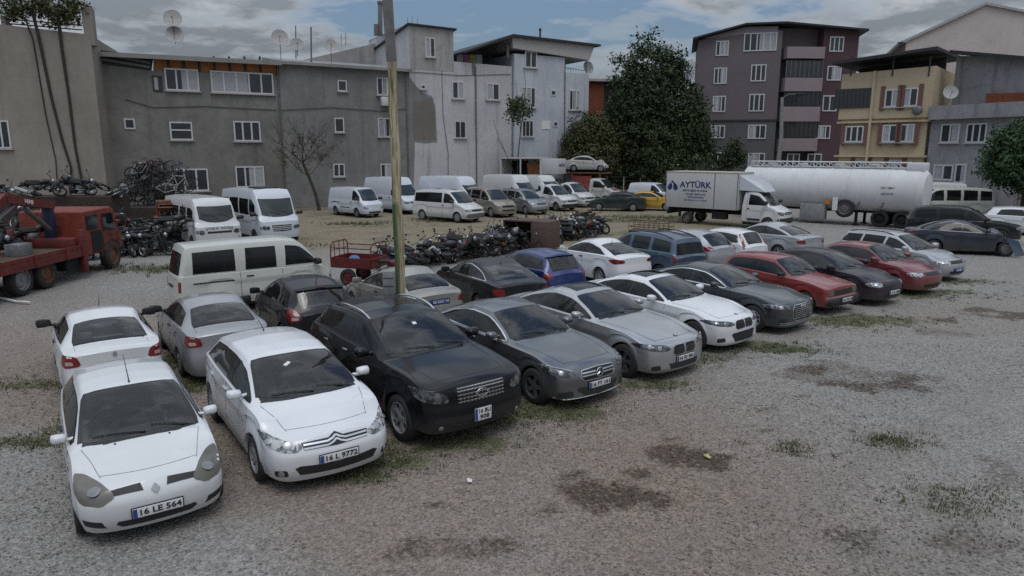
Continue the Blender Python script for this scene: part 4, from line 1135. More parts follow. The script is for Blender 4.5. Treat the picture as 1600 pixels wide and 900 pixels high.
p, nr = c.cast(c.P(c.L-.1, 0, .93), (-1, 0, 0), .008)
mb = MB(); mb.prism([(0, .05), (.038, 0), (0, -.05), (-.038, 0)], 0, .012, Matrix.Translation(p) @ nr.to_track_quat('Z', 'Y').to_matrix().to_4x4()); mb.build('badge', M['alloy'], c.root)
symbol('silver sedan with black mirrors and red lamps, behind the chevron hatchback', -6.58, 14.66, 124.4, PW['silver2'], None)

sp = two_box(4.05, 1.72, 1.49, .82, 2.5, .31, rprof=[(0, .1), (.3, .02), (.5, 0), (.7, .02), (.9, .05), (1.6, .2)])
c = simple('hatchback_car', 'black hatchback with red lamps parked by the white van side', -5.11, 16.58, 121.5, sp, PW['blacks'], BACK, (1.20, 3.62), [2.3, 3.1], glass=M['tint'],
       tl=[(3.98, .52, .80), (3.85, .80, .74), (3.70, .83, .90), (3.76, .76, 1.06), (3.90, .60, .95)], tlin=[(3.95, .60, .80), (3.88, .74, .79), (3.86, .72, .86), (3.94, .60, .86)], rg=M['tint'], rim='double5', rm=M['alloy'], step=.06)
antenna(c, 3.25, .3, .5); ring_mark(c, 'badge', M['chrome'], 0, .86, .05, .009, s=c.L-.1, az=180)
face(c, 'spoiler', PW['blacks'], [(0, 1.37), (.50, 1.36), (.54, 1.40), (0, 1.43)], s=3.6, az=180, el=25, off=.05)
mb = MB(); p, _ = c.cast(c.P(3.6, 0, 1.40), (-.8, 0, .6), .057); mb.box(p, (.02, .22, .02), bev=.004); mb.build('brake_light', M['red'], c.root)

sp = notch(4.2, 1.70, 1.47, .82, 2.44, .29, ry=.64, dz=1.06, tz=1.04)
c = simple('sedan_car', 'dusty pale silver sedan with a blue plate, behind the wooden pole', -2.98, 18.17, 126.6, sp, PW['beige'], BACK, (1.36, 3.40), [2.32, 2.36], rake=.30,
       tl=[(4.12, .56, .76), (4.02, .76, .75), (3.96, .80, .90), (4.12, .60, .90)], rg=M['wscreen'], boot=True, step=.06)
c.plate('06 KAC 14', .80, front=False, dark=True)
sp = notch(4.65, 1.82, 1.46, .88, 2.71, .32, cs=1.38, ws=2.2, rt=3.30, rb=4.1, dz=1.06, tz=1.05, cz=.99, nz=.76)
c = simple('sedan_car', 'black sedan with chrome window strips beside the blue hatchback', -.73, 19.72, 118, sp, PW['blacks'], BACK, (1.55, 3.9), [2.6], glass=M['tint'], trim=M['chrome'], rake=.40,
       tl=[(4.55, .54, .74), (4.46, .82, .74), (4.36, .86, .90), (4.54, .58, .92)], boot=True, rg=M['glass'], step=.07, rim='alloy5', rm=M['alloy'])
antenna(c, 3.2, .12, .5)
sp = two_box(3.82, 1.67, 1.49, .74, 2.45, .285)
c = simple('hatchback_car', 'bright blue hatchback with a clear rear window', .61, 21.38, 124.7, sp, PW['nblue'], BACK, (1.18, 3.45), [2.2, 2.95], tl=[(3.76, .56, .78), (3.66, .76, .76), (3.52, .80, .92), (3.66, .62, .98)], rg=M['wscreen'])
face(c, 'spoiler', PW['nblue'], [(0, 1.38), (.50, 1.37), (.54, 1.40), (0, 1.425)], s=3.4, az=180, el=25, off=.05)
sp = notch(4.37, 1.70, 1.455, .85, 2.57, .30, dz=1.08, tz=1.06, cz=.99, ry=.62)
sp['rt'] = 3.05; sp['rb'] = 3.95
c = simple('sedan_car', 'white sedan with bright red lamps and a sloping rear window', 2.98, 24.19, 120.4, sp, PW['white2'], BACK, (1.38, 3.62), [2.4], rake=.46, glass=M['tint'],
       tl=[(4.28, .44, .84), (4.12, .80, .80), (3.90, .84, .92), (4.14, .74, .97), (4.27, .48, .93)], boot=True, rim='alloy10', rm=M['alloy'])
antenna(c, 3.0, .1, .5)
sp = two_box(4.48, 1.74, 1.64, .82, 2.9, .31, cs=1.05, cz=1.02, ws=1.80, rt=4.22, rz=1.52, rb=4.40, dz=1.02, tz=.95, ry=.68, rprof=[(0, .1), (.3, .02), (.5, 0), (.9, .02), (1.6, .10)], cr=.10)
c = simple('estate_car', 'blue seven seat estate with black roof rails and upright lamps', 4.9, 24.87, 122.2, sp, PW['steelblue'], BACK, (1.22, 4.15), [2.2, 3.2], rake=.08, gkw=dict(frame=False, gap=.16),
       tl=[(4.42, .72, .72), (4.40, .83, .72), (4.38, .82, 1.02), (4.42, .74, 1.02)], rw=dict(bz=1.03, tz=1.44, yb=.66, yt=.56), rg=M['tint'])
rails(c, 1.95, 4.15, M['black'], .06, .02)
sp = two_box(4.2, 1.76, 1.46, .85, 2.6, .31, rt=3.45, rb=4.05)
simple('hatchback_car', 'pale silver hatchback with a rounded tail beside the blue estate', 6.75, 27.0, 122, sp, PW['palesilver'], BACK, (1.25, 3.6), [2.3], rake=.35,
       tl=[(4.12, .46, .86), (3.98, .80, .80), (3.80, .84, .94), (4.0, .70, .98)], rim='alloy5', rm=M['alloy'])
sp = two_box(3.84, 1.66, 1.48, .76, 2.46, .29, rt=3.36)
simple('hatchback_car', 'white hatchback with tall red lamps up its rear pillars', 8.18, 27.28, 123.5, sp, PW['white1'], BACK, (1.2, 3.4), [2.25], rake=.15,
       tl=[(3.78, .66, .84), (3.72, .76, .82), (3.40, .62, 1.34), (3.46, .54, 1.34)], rw=dict(pil=.13))
sp = notch(4.7, 1.75, 1.46, .9, 2.7, .31, cs=1.36, ws=2.15, rt=3.3, rb=4.1, cz=.98, nz=.75, dz=1.05, tz=1.04)
simple('sedan_car', 'silver sedan with a dented boot lid beside the tank trailer', 10.95, 29.68, 121.9, sp, PW['palesilver'], BACK, (1.55, 3.95), [2.6], rake=.42,
       tl=[(4.6, .50, .76), (4.5, .78, .74), (4.36, .83, .86), (4.58, .56, .92)], boot=True, rim='alloy5', rm=M['alloy'])

# ---- far end of the front row
sp = dict(L=4.10, W=1.62, H=1.40, fo=.72, wb=2.42, r=.285, z0=.22, nz=.80, cs=1.22, cz=.93, ws=1.78, wz=1.34, rt=3.30, rz=1.34, rb=3.72, dz=.95, tz=.93, wf=.93, wr=.95, ry=.72, cf=.04, cr=.04, bn=.10, hr=.1, rcf=.035, rcr=.03,
          fprof=[(0, .12), (.22, .03), (.30, -.03), (.42, -.03), (.46, .04), (.60, .05), (.80, .08), (1.4, .2)], flare=.008)
c = simple('hatchback_car', 'boxy faded red hatchback with a black bumper', 7.98, 20.4, -54.3, sp, PW['red'], ROW, (1.36, 3.45), [2.32], rake=.2, mir=M['black'], frontlamp=False, mirs=.8, tl=[(4.0, .56, .66), (3.98, .78, .66), (3.98, .78, .84), (4.0, .56, .84)])
face(c, 'bumper', M['black'], [(0, .27), (.70, .27), (.76, .30), (.76, .44), (.70, .46), (0, .46)], off=.03)
for sd in (1, -1): c.patch('headlight', M['lampold'], [c.P(.1, sd*y, z) for y, z in ((.46, .53), (.70, .53), (.72, .67), (.46, .67))], 0, 0, .01, res=.06)
face(c, 'grille', M['black'], [(0, .53), (.45, .53), (.45, .67), (0, .67)])
c.plate('16 DZ 20', .40, off=.045)
sp = two_box(4.05, 1.70, 1.40, .82, 2.52, .295, nz=.74, cs=1.22, cz=.95, ws=1.95, rt=3.35, rb=3.95, cf=.2)
c = simple('hatchback_car', 'dark plum hatchback with wet looking bonnet between two red cars', 9.92, 21.35, -56, sp, PW['plum'], ROW, (1.38, 3.6), [2.5], rake=.3, tl=[(3.95, .55, .7), (3.9, .78, .7), (3.85, .80, .9), (3.95, .58, .9)], rim='alloy6', rm=M['alloy'])
c.plate('16 R 480', .40)
sp = notch(4.27, 1.69, 1.40, .80, 2.52, .285, nz=.76, cz=.95, dz=1.0, tz=.98)
sp['cs'] = 1.2; sp['ws'] = 1.9
simple('sedan_car', 'faded red sedan with slim headlights beside the silver estate', 11.99, 22.99, -58.6, sp, PW['red2'], ROW, (1.36, 3.5), [2.36], rake=.3, tl=[(4.18, .55, .7), (4.1, .78, .7), (4.02, .80, .88), (4.18, .58, .88)], lampm=M['lamp'])
sp = two_box(4.3, 1.68, 1.50, .82, 2.5, .295, nz=.76, cs=1.15, cz=.98, ws=1.9, rt=4.0, rz=1.44, rb=4.24, dz=1.0, cr=.1)
c = simple('estate_car', 'silver estate with dark windows and black roof rails', 14.22, 25.3, -60, sp, PW['palesilver'], ROW, (1.32, 4.05), [2.3, 3.2], rake=.2, glass=M['tint'], gkw=dict(frame=False, gap=.09), tl=[(4.22, .62, .8), (4.18, .78, .8), (4.16, .78, 1.0), (4.22, .64, 1.0)], trim=None)
rails(c, 2.0, 3.95, M['black'], .05, .02); c.plate('16 BE 1', .40, dark=True)

# ---- crashed saloon, its bonnet buckled
def crumple(x, y, z):
    k = max(0, min(1, (x-.85)/1.0))
    f = math.sin(9*x+3*y)*math.sin(7*y+2*x)
    return (x-.40*k*k-.16*k*f*(z > .4), y*(1-.12*k)+.06*k*math.sin(11*x+4*z), z+k*(.14*f-.08*(z > .6))+(.19*math.exp(-((x-1.25)/.22)**2) if z > .7 else 0)*(.4+.6*math.cos(2*y)))
sp = notch(4.6, 1.78, 1.44, .86, 2.70, .31, cs=1.4, ws=2.15, rt=3.3, rb=4.05, cz=.98, nz=.74, deform=crumple)
c = simple('sedan_car', 'crashed dark blue sedan with a buckled bonnet and torn front wing', 19.85, 30.44, -19.4, sp, PW['dkblue'], None, (1.55, 3.85), [2.55], rake=.40, frontlamp=False, rm=M['steel'], glass=M['tint'], tl=[(4.5, .5, .76), (4.4, .8, .74), (4.3, .84, .88), (4.5, .56, .92)])
mb = MB(); mb.add([(1.35, -.92, .80), (1.75, -1.05, .72), (2.02, -1.16, .12), (1.72, -1.10, .05), (1.36, -.98, .80), (1.77, -1.09, .70), (2.04, -1.20, .11), (1.71, -1.15, .04)], [(3, 2, 1, 0), (4, 5, 6, 7), (0, 1, 5, 4), (1, 2, 6, 5), (2, 3, 7, 6), (3, 0, 4, 7)])
mb.build('torn_wing', PW['steelblue'], c.root, 0)
face(c, 'broken_nose', M['under'], [(0, .28), (.70, .3), (.78, .55), (.6, .68), (0, .66)])
bars(c, 'bent_bar', M['steel'], 0, .6, [.5, .36], .05, off=.03)

# ================================================================ vans
def van(label, x, y, yaw, sp, pm, group, win=None, glass=None, name='van', cat='van', rim='steel', grille=True, hl=None, rearwin=True, mirs=1.2, slots=None, step=.09, wide=False, front_kw={}, panes=(), fs=None, lampm=None, gm=None, tl=True, plate=None, doors=(), belt_lo=.02, up=.06):
    c = Car(name, label, cat, x, y, yaw, sp, pm, group, step)
    L, W, H = sp['L'], sp['W'], sp['H']; a = W/2; cs, ws = sp['cs'], sp['ws']
    kw = dict(pil=.05, dip=.06, lo=0, hi=.03); kw.update(front_kw); c.glass_front(**kw); c.cowl()
    g = glass or M['glass']
    if fs: c.glass_side(fs[0], fs[1], [], g, frame=False, rake=.03, front_rake=fs[2] if len(fs) > 2 else 0, low=belt_lo, up=up)
    for s0, s1 in panes: c.glass_side(s0, s1, [], g, frame=False, rake=.02, low=belt_lo, up=up)
    if rearwin:
        zb = sp.get('wb_z', c.belt(L-.3)+.03); zt = sp.get('wt_z', sp['rz']-.14)
        c.glass_rear(g, bz=zb, tz=zt, yb=a*.74, yt=a*.66)
    h = hl or sp['nz']-.16
    head(c, [(.08, a*.58, h-.09), (.10, a*.80, h-.09), (.22, a*.95, h-.05), (.24, a*.95, h+.07), (.10, a*.78, h+.08), (.08, a*.58, h+.06)], lampm or M['lamp'], 25, 8, lenses=[(.1, a*.74, h, .065, M['lens'])])
    if grille: face(c, 'grille', gm or M['black'], [(0, h-.07), (a*.5, h-.06), (a*.5, h+.05), (0, h+.06)])
    if slots: face(c, 'lower_grille', M['black'], [(0, slots[0]), (a*.55, slots[0]+.01), (a*.58, slots[1]), (0, slots[1])])
    if tl:
        zt = c.belt(L-.3)
        for sd in (1, -1): c.patch('tail_light', M['red'], [c.P(L-.05, sd*y_, z_) for y_, z_ in ((a*.84, zt-.40), (a*.95, zt-.40), (a*.95, zt-.08), (a*.84, zt-.08))], 180-18*sd, 0, .01, res=.06)
    c.mirror(cs+.30, c.belt(cs+.3)+.06, M['black'], mirs)
    if doors:
        mb = MB()
        for side in (1, -1):
            for s in doors: c.strip('', None, [c.P(s, side*a, c.belt(s)+.0), c.P(s, side*a, max(c.z0+.1, c.zlow(s)+.05))], 90*side, 0, .011, .003, mb=mb)
        mb.build('panel_gap', M['seam'], c.root)
        c.handles([doors[0]+.9], c.belt(2)-.12, M['black'])
    c.wheels(rim, M['hub'] if rim == 'hubcap' else M['steel'])
    if plate: c.plate(plate, sp.get('pz', .45))
    return c
VB = 'vans parked along the back of the yard'
flatback = [(0, .08), (.3, .01), (.5, 0), (1.0, .015), (1.4, .05), (2.2, .16)]
VANF = [(0, .1), (.22, .03), (.35, 0), (.5, 0), (.62, .03), (.9, .07), (1.2, .12), (2, .3)]
# cream minibus in front
sp = dict(L=4.4, W=1.70, H=1.97, fo=1.05, wb=2.24, r=.30, z0=.28, nz=1.0, cs=.34, cz=1.16, ws=1.05, wz=1.88, rt=4.22, rz=1.92, rb=4.36, dz=1.2, tz=1.1, wf=.90, wr=.94, ry=.80, cf=.14, cr=.07, hr=.2,
          belt=[(0, .90), (.35, 1.10), (.8, 1.13), (4.4, 1.13)], rprof=flatback, fprof=VANF, bn=.1)
c = van('cream minibus parked side on with dark sliding side windows', -7.49, 19.82, 36.4, sp, PW['cream'], None, name='minibus', cat='minibus', fs=(.62, 1.55), hl=.78, plate='16 K 33', slots=(.32, .42), tl=False, rearwin=True, doors=(1.62, 2.78), belt_lo=.05, up=.08)
for s0, s1 in ((1.74, 2.66), (2.86, 4.02)):
    c.glass_side(s0, s1, [], M['gloss'], frame=False, rake=.03, low=.03, up=.08, name='window_frame')
    c.glass_side(s0+.04, s1-.04, [(s0+s1)/2], M['glass'], frame=False, rake=.03, low=.07, up=.12, gap=.03)
for sd in (1, -1):
    c.patch('tail_light', M['red'], [c.P(4.35, sd*y, z) for y, z in ((.70, .72), (.80, .72), (.80, 1.0), (.70, 1.0))], 180-20*sd, 0, .012, res=.06)
    mb = MB(); c.strip('door_rail', M['black'], [c.P(2.95, sd*.85, .93), c.P(4.0, sd*.85, .93)], 90*sd, 0, .035, .008)
face(c, 'plate_light', M['black'], [(0, .80), (.22, .80), (.22, .86), (0, .86)], s=4.3, az=180, off=.03)
antenna(c, 2.4, .12, .3, .4)
# two white minibuses nose out
sp = dict(L=5.6, W=1.98, H=2.36, fo=.85, wb=3.0, r=.36, z0=.38, nz=1.2, cs=.22, cz=1.38, ws=.52, wz=2.02, rt=5.4, rz=2.30, rb=5.55, dz=1.5, tz=1.3, wf=.93, wr=.95, ry=.80, cf=.10, cr=.06, hr=.2,
          belt=[(0, 1.15), (.4, 1.32), (5.6, 1.34)], rprof=flatback, fprof=[(0, .08), (.4, .01), (.8, 0), (1.2, .03), (2.4, .14)], bn=.08)
c = van('white old minibus with faint lettering on its flat nose', -14.6, 32.5, -50, sp, PW['vanwhite'], None, name='minibus', cat='minibus', fs=(.66, 1.45), panes=((1.55, 2.55), (2.7, 3.9), (4.0, 5.1)), hl=.92, grille=False, tl=False, doors=(.6, 1.5), up=.30, wide=True)
face(c, 'grille', M['black'], [(0, .86), (.52, .86), (.52, .95), (0, .95)])
p, nr = c.cast(c.P(.1, 0, 1.06), (1, 0, 0), .004); link('lettering', text_mesh('ATTEUR  MOTOR', .15, .004), M['steel'], c.root, loc=p, rot=(PI/2, 0, PI/2))
for sd in (1, -1): c.lens_on(c.root, sd*.74, .92, .10, 0, M['lampdark'], .1, 0, .01)
sp = dict(L=5.95, W=2.06, H=2.62, fo=.95, wb=3.3, r=.37, z0=.36, nz=1.2, cs=.30, cz=1.38, ws=.80, wz=2.16, rt=5.75, rz=2.5, rb=5.9, dz=1.5, tz=1.3, wf=.86, wr=.93, ry=.82, cf=.26, cr=.08, hr=.3,
          belt=[(0, 1.12), (.4, 1.34), (6, 1.36)], rprof=flatback, fprof=[(0, .1), (.4, .01), (.8, 0), (1.15, .05), (2.4, .2)], bn=.08)
c = van('white minibus with a wide windscreen and slatted smiling grille', -12.71, 34.93, -50.2, sp, PW['coolwhite'], None, name='minibus', cat='minibus', fs=(.85, 1.55), panes=((1.6, 2.9), (3.0, 4.3), (4.4, 5.6)), hl=.86, grille=False, tl=False, glass=M['tint'], up=.34)
g = face(c, 'grille', M['black'], [(0, .68), (.44, .70), (.48, .98), (0, .98)])
bars(c, 'grille_bar', PW['coolwhite'], 0, .46, [.755, .83, .905], .028, parent=g)
for sd in (1, -1):
    for y in (.62, .80): c.lens_on(c.root, sd*y, .86+.02*(y > .7), .085, 25*sd, M['lampdark'], .15, 0, .012)
p = c.on_top(2.2, 0); mb = MB(); mb.box((p.x, 0, p.z+.02), (1.5, .9, .07), bev=.02); mb.build('roof_hatch', M['black'], c.root)
# panel van
sp = dict(L=4.68, W=1.70, H=1.97, fo=1.0, wb=2.58, r=.31, z0=.26, nz=.92, cs=.45, cz=1.12, ws=1.15, wz=1.86, rt=4.5, rz=1.88, rb=4.64, dz=1.2, tz=1.1, wf=.88, wr=.93, ry=.78, cf=.20, cr=.08, hr=.3,
          belt=[(0, .84), (.45, 1.04), (1, 1.10), (4.7, 1.10)], rprof=flatback, fprof=VANF, bn=.1)
c = van('white panel van with a cab side window and steel wheels', -10.8, 48.14, -44.1, sp, PW['coolwhite'], VB, fs=(.75, 1.55), hl=.66, slots=(.30, .42), rearwin=False, grille=False, tl=False, doors=(.75, 1.65, 2.7))
for sd in (1, -1):
    c.strip('door_rail', M['black'], [c.P(1.8, sd*.85, .62), c.P(2.9, sd*.85, .62)], 90*sd, 0, .05, .008); c.strip('door_rail', M['black'], [c.P(3.0, sd*.85, .92), c.P(4.0, sd*.85, .92)], 90*sd, 0, .05, .008)
def tallvan(label, x, y, yaw, pm, L=5.4, H=2.55, W=1.98, **k):
    sp = dict(L=L, W=W, H=H, fo=.95, wb=3.2, r=.34, z0=.3, nz=1.0, cs=.80, cz=1.28, ws=1.55, wz=1.98, rt=L-.15, rz=H-.08, rb=L-.04, dz=1.5, tz=1.3, wf=.86, wr=.94, ry=.80, cf=.20, cr=.07, hr=.4,
              belt=[(0, .92), (.8, 1.20), (1.2, 1.24), (L, 1.24)], rprof=flatback, fprof=VANF, bn=.1)
    sp['ws'] = 1.5
    return van(label, x, y, yaw, sp, pm, VB, hl=.84, up=max(.1, H-2.0), **k)
tallvan('white high roofed panel van half hidden by the wooden pole', -8.6, 51.0, -44, PW['coolwhite'], fs=(1.1, 1.85), rearwin=False, tl=False, doors=(1.1, 2.0))
sp = dict(L=4.89, W=1.92, H=1.97, fo=.92, wb=3.0, r=.33, z0=.26, nz=.92, cs=.92, cz=1.18, ws=1.62, wz=1.86, rt=4.72, rz=1.89, rb=4.85, dz=1.2, tz=1.1, wf=.86, wr=.94, ry=.80, cf=.18, cr=.07, hr=.4,
          belt=[(0, .82), (.5, .98), (.95, 1.12), (1.3, 1.14), (4.9, 1.16)], rprof=flatback, fprof=[(0, .1), (.25, .02), (.4, 0), (.55, 0), (.66, .03), (.92, .10), (2, .3)], bn=.12)
c = van('white passenger van with long tinted windows and grey bumper', -4.07, 44.79, -37, sp, PW['vanwhite'], VB, fs=(1.20, 2.10), panes=((2.18, 4.6),), glass=M['tint'], hl=.76, rim='hubcap', tl=True, doors=(1.2, 2.14, 3.4))
face(c, 'bumper', M['steel'], [(0, .30), (.70, .30), (.86, .36), (.84, .56), (0, .58)], off=.012)
for s in (2.2, 3.4):
    p = c.on_top(s, .2); mb = MB(); mb.box(p, (.3, .3, .04), bev=.01); mb.build('roof_vent', M['black'], c.root)
tallvan('white long high roofed van behind the passenger van', -4.2, 50.8, -37, PW['coolwhite'], L=5.9, H=2.62, fs=(1.1, 1.9), rearwin=True, tl=True)
sp = dict(L=4.75, W=1.82, H=1.92, fo=.88, wb=2.8, r=.33, z0=.25, nz=.90, cs=1.02, cz=1.14, ws=1.75, wz=1.80, rt=4.5, rz=1.84, rb=4.7, dz=1.15, tz=1.05, wf=.84, wr=.92, ry=.74, cf=.22, cr=.10, hr=.4, rprof=flatback, fprof=VANF, bn=.14)
c = van('sand coloured van with rounded nose and dark side glass', -1.62, 48.41, -53, sp, PW['sand'], VB, fs=(1.2, 2.1), panes=((2.2, 3.3), (3.4, 4.4)), glass=M['tint'], hl=.74, slots=(.42, .54), tl=False, rim='hubcap')
tallvan('white high roofed van between the sand van and lorry', .0, 54.5, -45, PW['vanwhite'], H=2.6, fs=(1.1, 1.9), rearwin=False, tl=False)
tallvan('white low roofed delivery van beside the open sided lorry', 2.2, 56.5, -45, PW['vanwhite'], L=5.2, H=2.5, fs=(1.1, 1.9), rearwin=False, tl=False)
sp = two_box(4.35, 1.80, 1.72, .86, 2.7, .31, nz=.86, cs=1.02, cz=1.08, ws=1.78, rt=4.05, rz=1.62, rb=4.28, dz=1.1, tz=1.0, ry=.72)
c = simple('estate_car', 'dusty silver people carrier beside the sand van', .84, 50.24, -53, sp, PW['mpv'], VB, (1.3, 4.0), [2.2, 3.15], rake=.1, gkw=dict(frame=False, gap=.1), step=.09)
rails(c, 2.0, 4.0, M['black'], .05, .02)
for k, (x, y, lab) in enumerate(((2.95, 53.35, 'white pickup van with black lower bumper beside the silver people carrier'), (4.64, 56.69, 'white pickup van with a square dark grille before the lorry'))):
    sp = dict(L=4.75, W=1.80, H=1.92, fo=.88, wb=2.8, r=.33, z0=.27, nz=.92, cs=1.05, cz=1.16, ws=1.75, wz=1.82, rt=2.65, rz=1.84, rb=2.85, dz=1.18, tz=1.15, wf=.84, wr=.92, ry=.74, cf=.22, cr=.08, hr=.4, fprof=VANF, bn=.14, bz=1.16)
    c = van(lab, x, y, -49.5, sp, PW['vanwhite'], VB, fs=(1.25, 2.35), hl=.74, slots=(.40, .52), tl=False, rearwin=False, name='pickup_truck', cat='pickup')
    if k == 0: face(c, 'bumper', M['black'], [(0, .28), (.70, .28), (.82, .36), (.80, .54), (0, .54)], off=.012)
# small white van behind the lettered lorry
sp = dict(L=4.3, W=1.80, H=1.83, fo=.86, wb=2.66, r=.31, z0=.26, nz=.90, cs=.92, cz=1.12, ws=1.62, wz=1.72, rt=4.1, rz=1.76, rb=4.26, dz=1.2, tz=1.1, wf=.84, wr=.93, ry=.78, cf=.2, cr=.08, hr=.4, rprof=flatback, fprof=VANF, bn=.14)
van('small white delivery van with dented wing behind the lettered lorry', 11.7, 57.8, -42, sp, PW['coolwhite'], None, fs=(1.15, 2.0), hl=.74, rearwin=False, tl=False)
# vans right of the tank
sp = dict(L=5.0, W=1.9, H=2.1, fo=.9, wb=2.9, r=.33, z0=.3, nz=.98, cs=.75, cz=1.25, ws=1.3, wz=1.98, rt=4.8, rz=2.0, rb=4.95, dz=1.3, tz=1.2, wf=.88, wr=.94, ry=.80, cf=.16, cr=.07, hr=.3, belt=[(0, .95), (.75, 1.2), (5, 1.24)], rprof=flatback, fprof=VANF, bn=.1)
van('white minibus with four side windows behind the tank end', 28.4, 45.5, 172, sp, PW['cream'], None, name='minibus', cat='minibus', fs=(1.0, 1.9), panes=((2.0, 2.9), (3.0, 3.9), (4.0, 4.75)), rearwin=True, tl=False)
tallvan('white van roof just above the minibus behind the tank', 28.6, 48.4, 172, PW['vanwhite'], L=5.0, H=2.3, rearwin=False, tl=False, fs=(1.1, 1.9))
sp = dict(L=4.9, W=1.90, H=1.76, fo=.92, wb=2.9, r=.35, z0=.28, nz=.92, cs=1.25, cz=1.08, ws=2.15, wz=1.66, rt=4.5, rz=1.66, rb=4.80, dz=1.2, tz=1.1, wf=.84, wr=.92, ry=.74, cf=.2, cr=.09, hr=.4, rprof=flatback, fprof=VANF, bn=.14)
van('dark green people carrier with a cracked windscreen under the tree', 22.3, 34.4, -28, sp, PW['dkvan'], None, fs=(1.45, 2.35), panes=((2.45, 3.5), (3.6, 4.55)), glass=M['tint'], hl=.8, rim='alloy5', name='people_carrier', cat='car', tl=False)
sp = two_box(4.2, 1.72, 1.46, .85, 2.6, .3)
simple('hatchback_car', 'white hatchback cut by the right edge of the picture', 27.6, 37.2, -35, sp, PW['white1'], None, (1.2, 3.5), [2.3], step=.1)
# wrecks
sp = notch(4.3, 1.68, 1.40, .82, 2.5, .29, dz=1.0, tz=.98)
c = simple('sedan_car', 'stripped dark green sedan shell beside a yellow wreck', 7.9, 52.2, 168, sp, PW['dkgreen'], None, (1.38, 3.4), [2.35], step=.1, glass=M['under'], mirs=.7, frontlamp=False)
sp = notch(4.4, 1.70, 1.42, .82, 2.55, .29)
c = simple('taxi_car', 'yellow wrecked taxi with a smashed nose behind the green shell', 10.5, 52.9, -25, dict(sp, deform=lambda x, y, z: crumple(x, y, z)), PW['taxi'], None, (1.38, 3.5), [2.35], step=.1, frontlamp=False, cat='taxi')
face(c, 'broken_nose', M['under'], [(0, .28), (.70, .3), (.78, .55), (.6, .68), (0, .66)])
sp = notch(4.3, 1.66, 1.42, .80, 2.5, .29, deform=lambda x, y, z: crumple(x, y, z))
simple('sedan_car', 'white stripped car shell stacked on a red frame', 6.9, 63.6, -22, sp, PW['whitewreck'], None, (1.38, 3.4), [2.35], step=.1, glass=M['under'], frontlamp=False, z=2.55, mirs=.6)
# ================================================================ buildings
def plaster(name, lo, hi, stain=(.06, .058, .055), bumps=.25, patches=.35, streak=.5, blocks=0.0):
    m, t, b = nt(name); co = geoco(t)
    n1 = noise(t, .35, 6, .65, co); n2 = noise(t, 2.4, 6, .6, co)
    mp = N(t, 'ShaderNodeMapping'); mp.inputs['Scale'].default_value = (1.6, 1.6, .12); t.links.new(co, mp.inputs[0]); n3 = noise(t, 1.0, 5, .65, mp.outputs[0])
    c = mixc(t, ramp(t, n1, [(.32, 0), (.68, 1)]), lo, hi)
    c = mixc(t, math_(t, 'MULTIPLY', ramp(t, n3, [(.52, 0), (.75, 1)]), streak), c, stain)
    c = mixc(t, math_(t, 'MULTIPLY', ramp(t, n2, [(.5, 0), (.72, 1)]), patches), c, tuple(x*.7 for x in lo))
    if blocks:
        br = N(t, 'ShaderNodeTexBrick'); br.inputs['Scale'].default_value = 1; br.inputs['Mortar Size'].default_value = .015; br.inputs['Brick Width'].default_value = 2.2; br.inputs['Row Height'].default_value = .9
        sx = N(t, 'ShaderNodeSeparateXYZ'); t.links.new(co, sx.inputs[0]); cx = N(t, 'ShaderNodeCombineXYZ'); t.links.new(math_(t, 'ADD', sx.outputs[0], sx.outputs[1]), cx.inputs[0]); t.links.new(sx.outputs[2], cx.inputs[1])
        t.links.new(cx.outputs[0], br.inputs['Vector']); c = mixc(t, math_(t, 'MULTIPLY', br.outputs['Fac'], blocks), c, tuple(x*.5 for x in lo))
    t.links.new(c, b.inputs['Base Color']); b.inputs['Roughness'].default_value = .92; b.inputs['Specular IOR Level'].default_value = .2
    bump(t, b, math_(t, 'ADD', n2, noise(t, 14, 4, .6, co)), bumps, .03)
    return m
M['beigewall'] = plaster('beige_plaster', (.225, .20, .168), (.30, .268, .23), (.15, .142, .125), .2, .25, .35)
M['greywall'] = plaster('raw_grey_plaster', (.145, .139, .128), (.225, .217, .20), (.085, .083, .078), .35, .45, .6)
M['greywall2'] = plaster('grey_render', (.165, .162, .155), (.25, .245, .237), (.115, .113, .11), .3, .4, .55)
M['whitewall'] = plaster('lilac_white_render', (.42, .41, .415), (.52, .51, .515), (.20, .19, .18), .2, .25, .7)
M['bluewhite'] = plaster('blue_white_render', (.40, .42, .455), (.51, .53, .565), (.22, .22, .225), .25, .25, .55)
M['topwall'] = plaster('stained_render', (.27, .262, .25), (.40, .39, .375), (.11, .105, .10), .3, .45, .6)
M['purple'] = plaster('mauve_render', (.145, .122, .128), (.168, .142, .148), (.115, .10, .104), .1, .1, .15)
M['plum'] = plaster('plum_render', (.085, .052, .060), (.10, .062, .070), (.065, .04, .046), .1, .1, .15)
M['purplegrey'] = plaster('grey_base_render', (.105, .105, .105), (.13, .13, .13), (.08, .08, .08), .1, .15, .2)
M['pinkwhite'] = plaster('pale_pink_render', (.25, .205, .215), (.29, .24, .25), (.18, .15, .155), .1, .1, .2)
M['yellow'] = plaster('yellow_render', (.44, .355, .235), (.51, .42, .285), (.31, .26, .18), .1, .12, .25)
M['brownframe'] = plaster('brown_surround', (.16, .085, .07), (.18, .095, .08), (.13, .07, .06), .1, .1, .1)
M['greyright'] = plaster('weathered_grey_render', (.225, .225, .228), (.315, .31, .31), (.12, .12, .12), .3, .5, .8)
M['gable'] = plaster('pale_gable_render', (.48, .42, .385), (.58, .51, .465), (.36, .32, .30), .2, .2, .3)
M['brick'] = plaster('red_brick', (.17, .055, .03), (.21, .07, .04), (.10, .04, .03), .3, .2, .3, .5)
M['patch'] = plaster('brown_patch_plaster', (.16, .145, .13), (.20, .18, .16), (.11, .10, .09), .3, .3, .4)
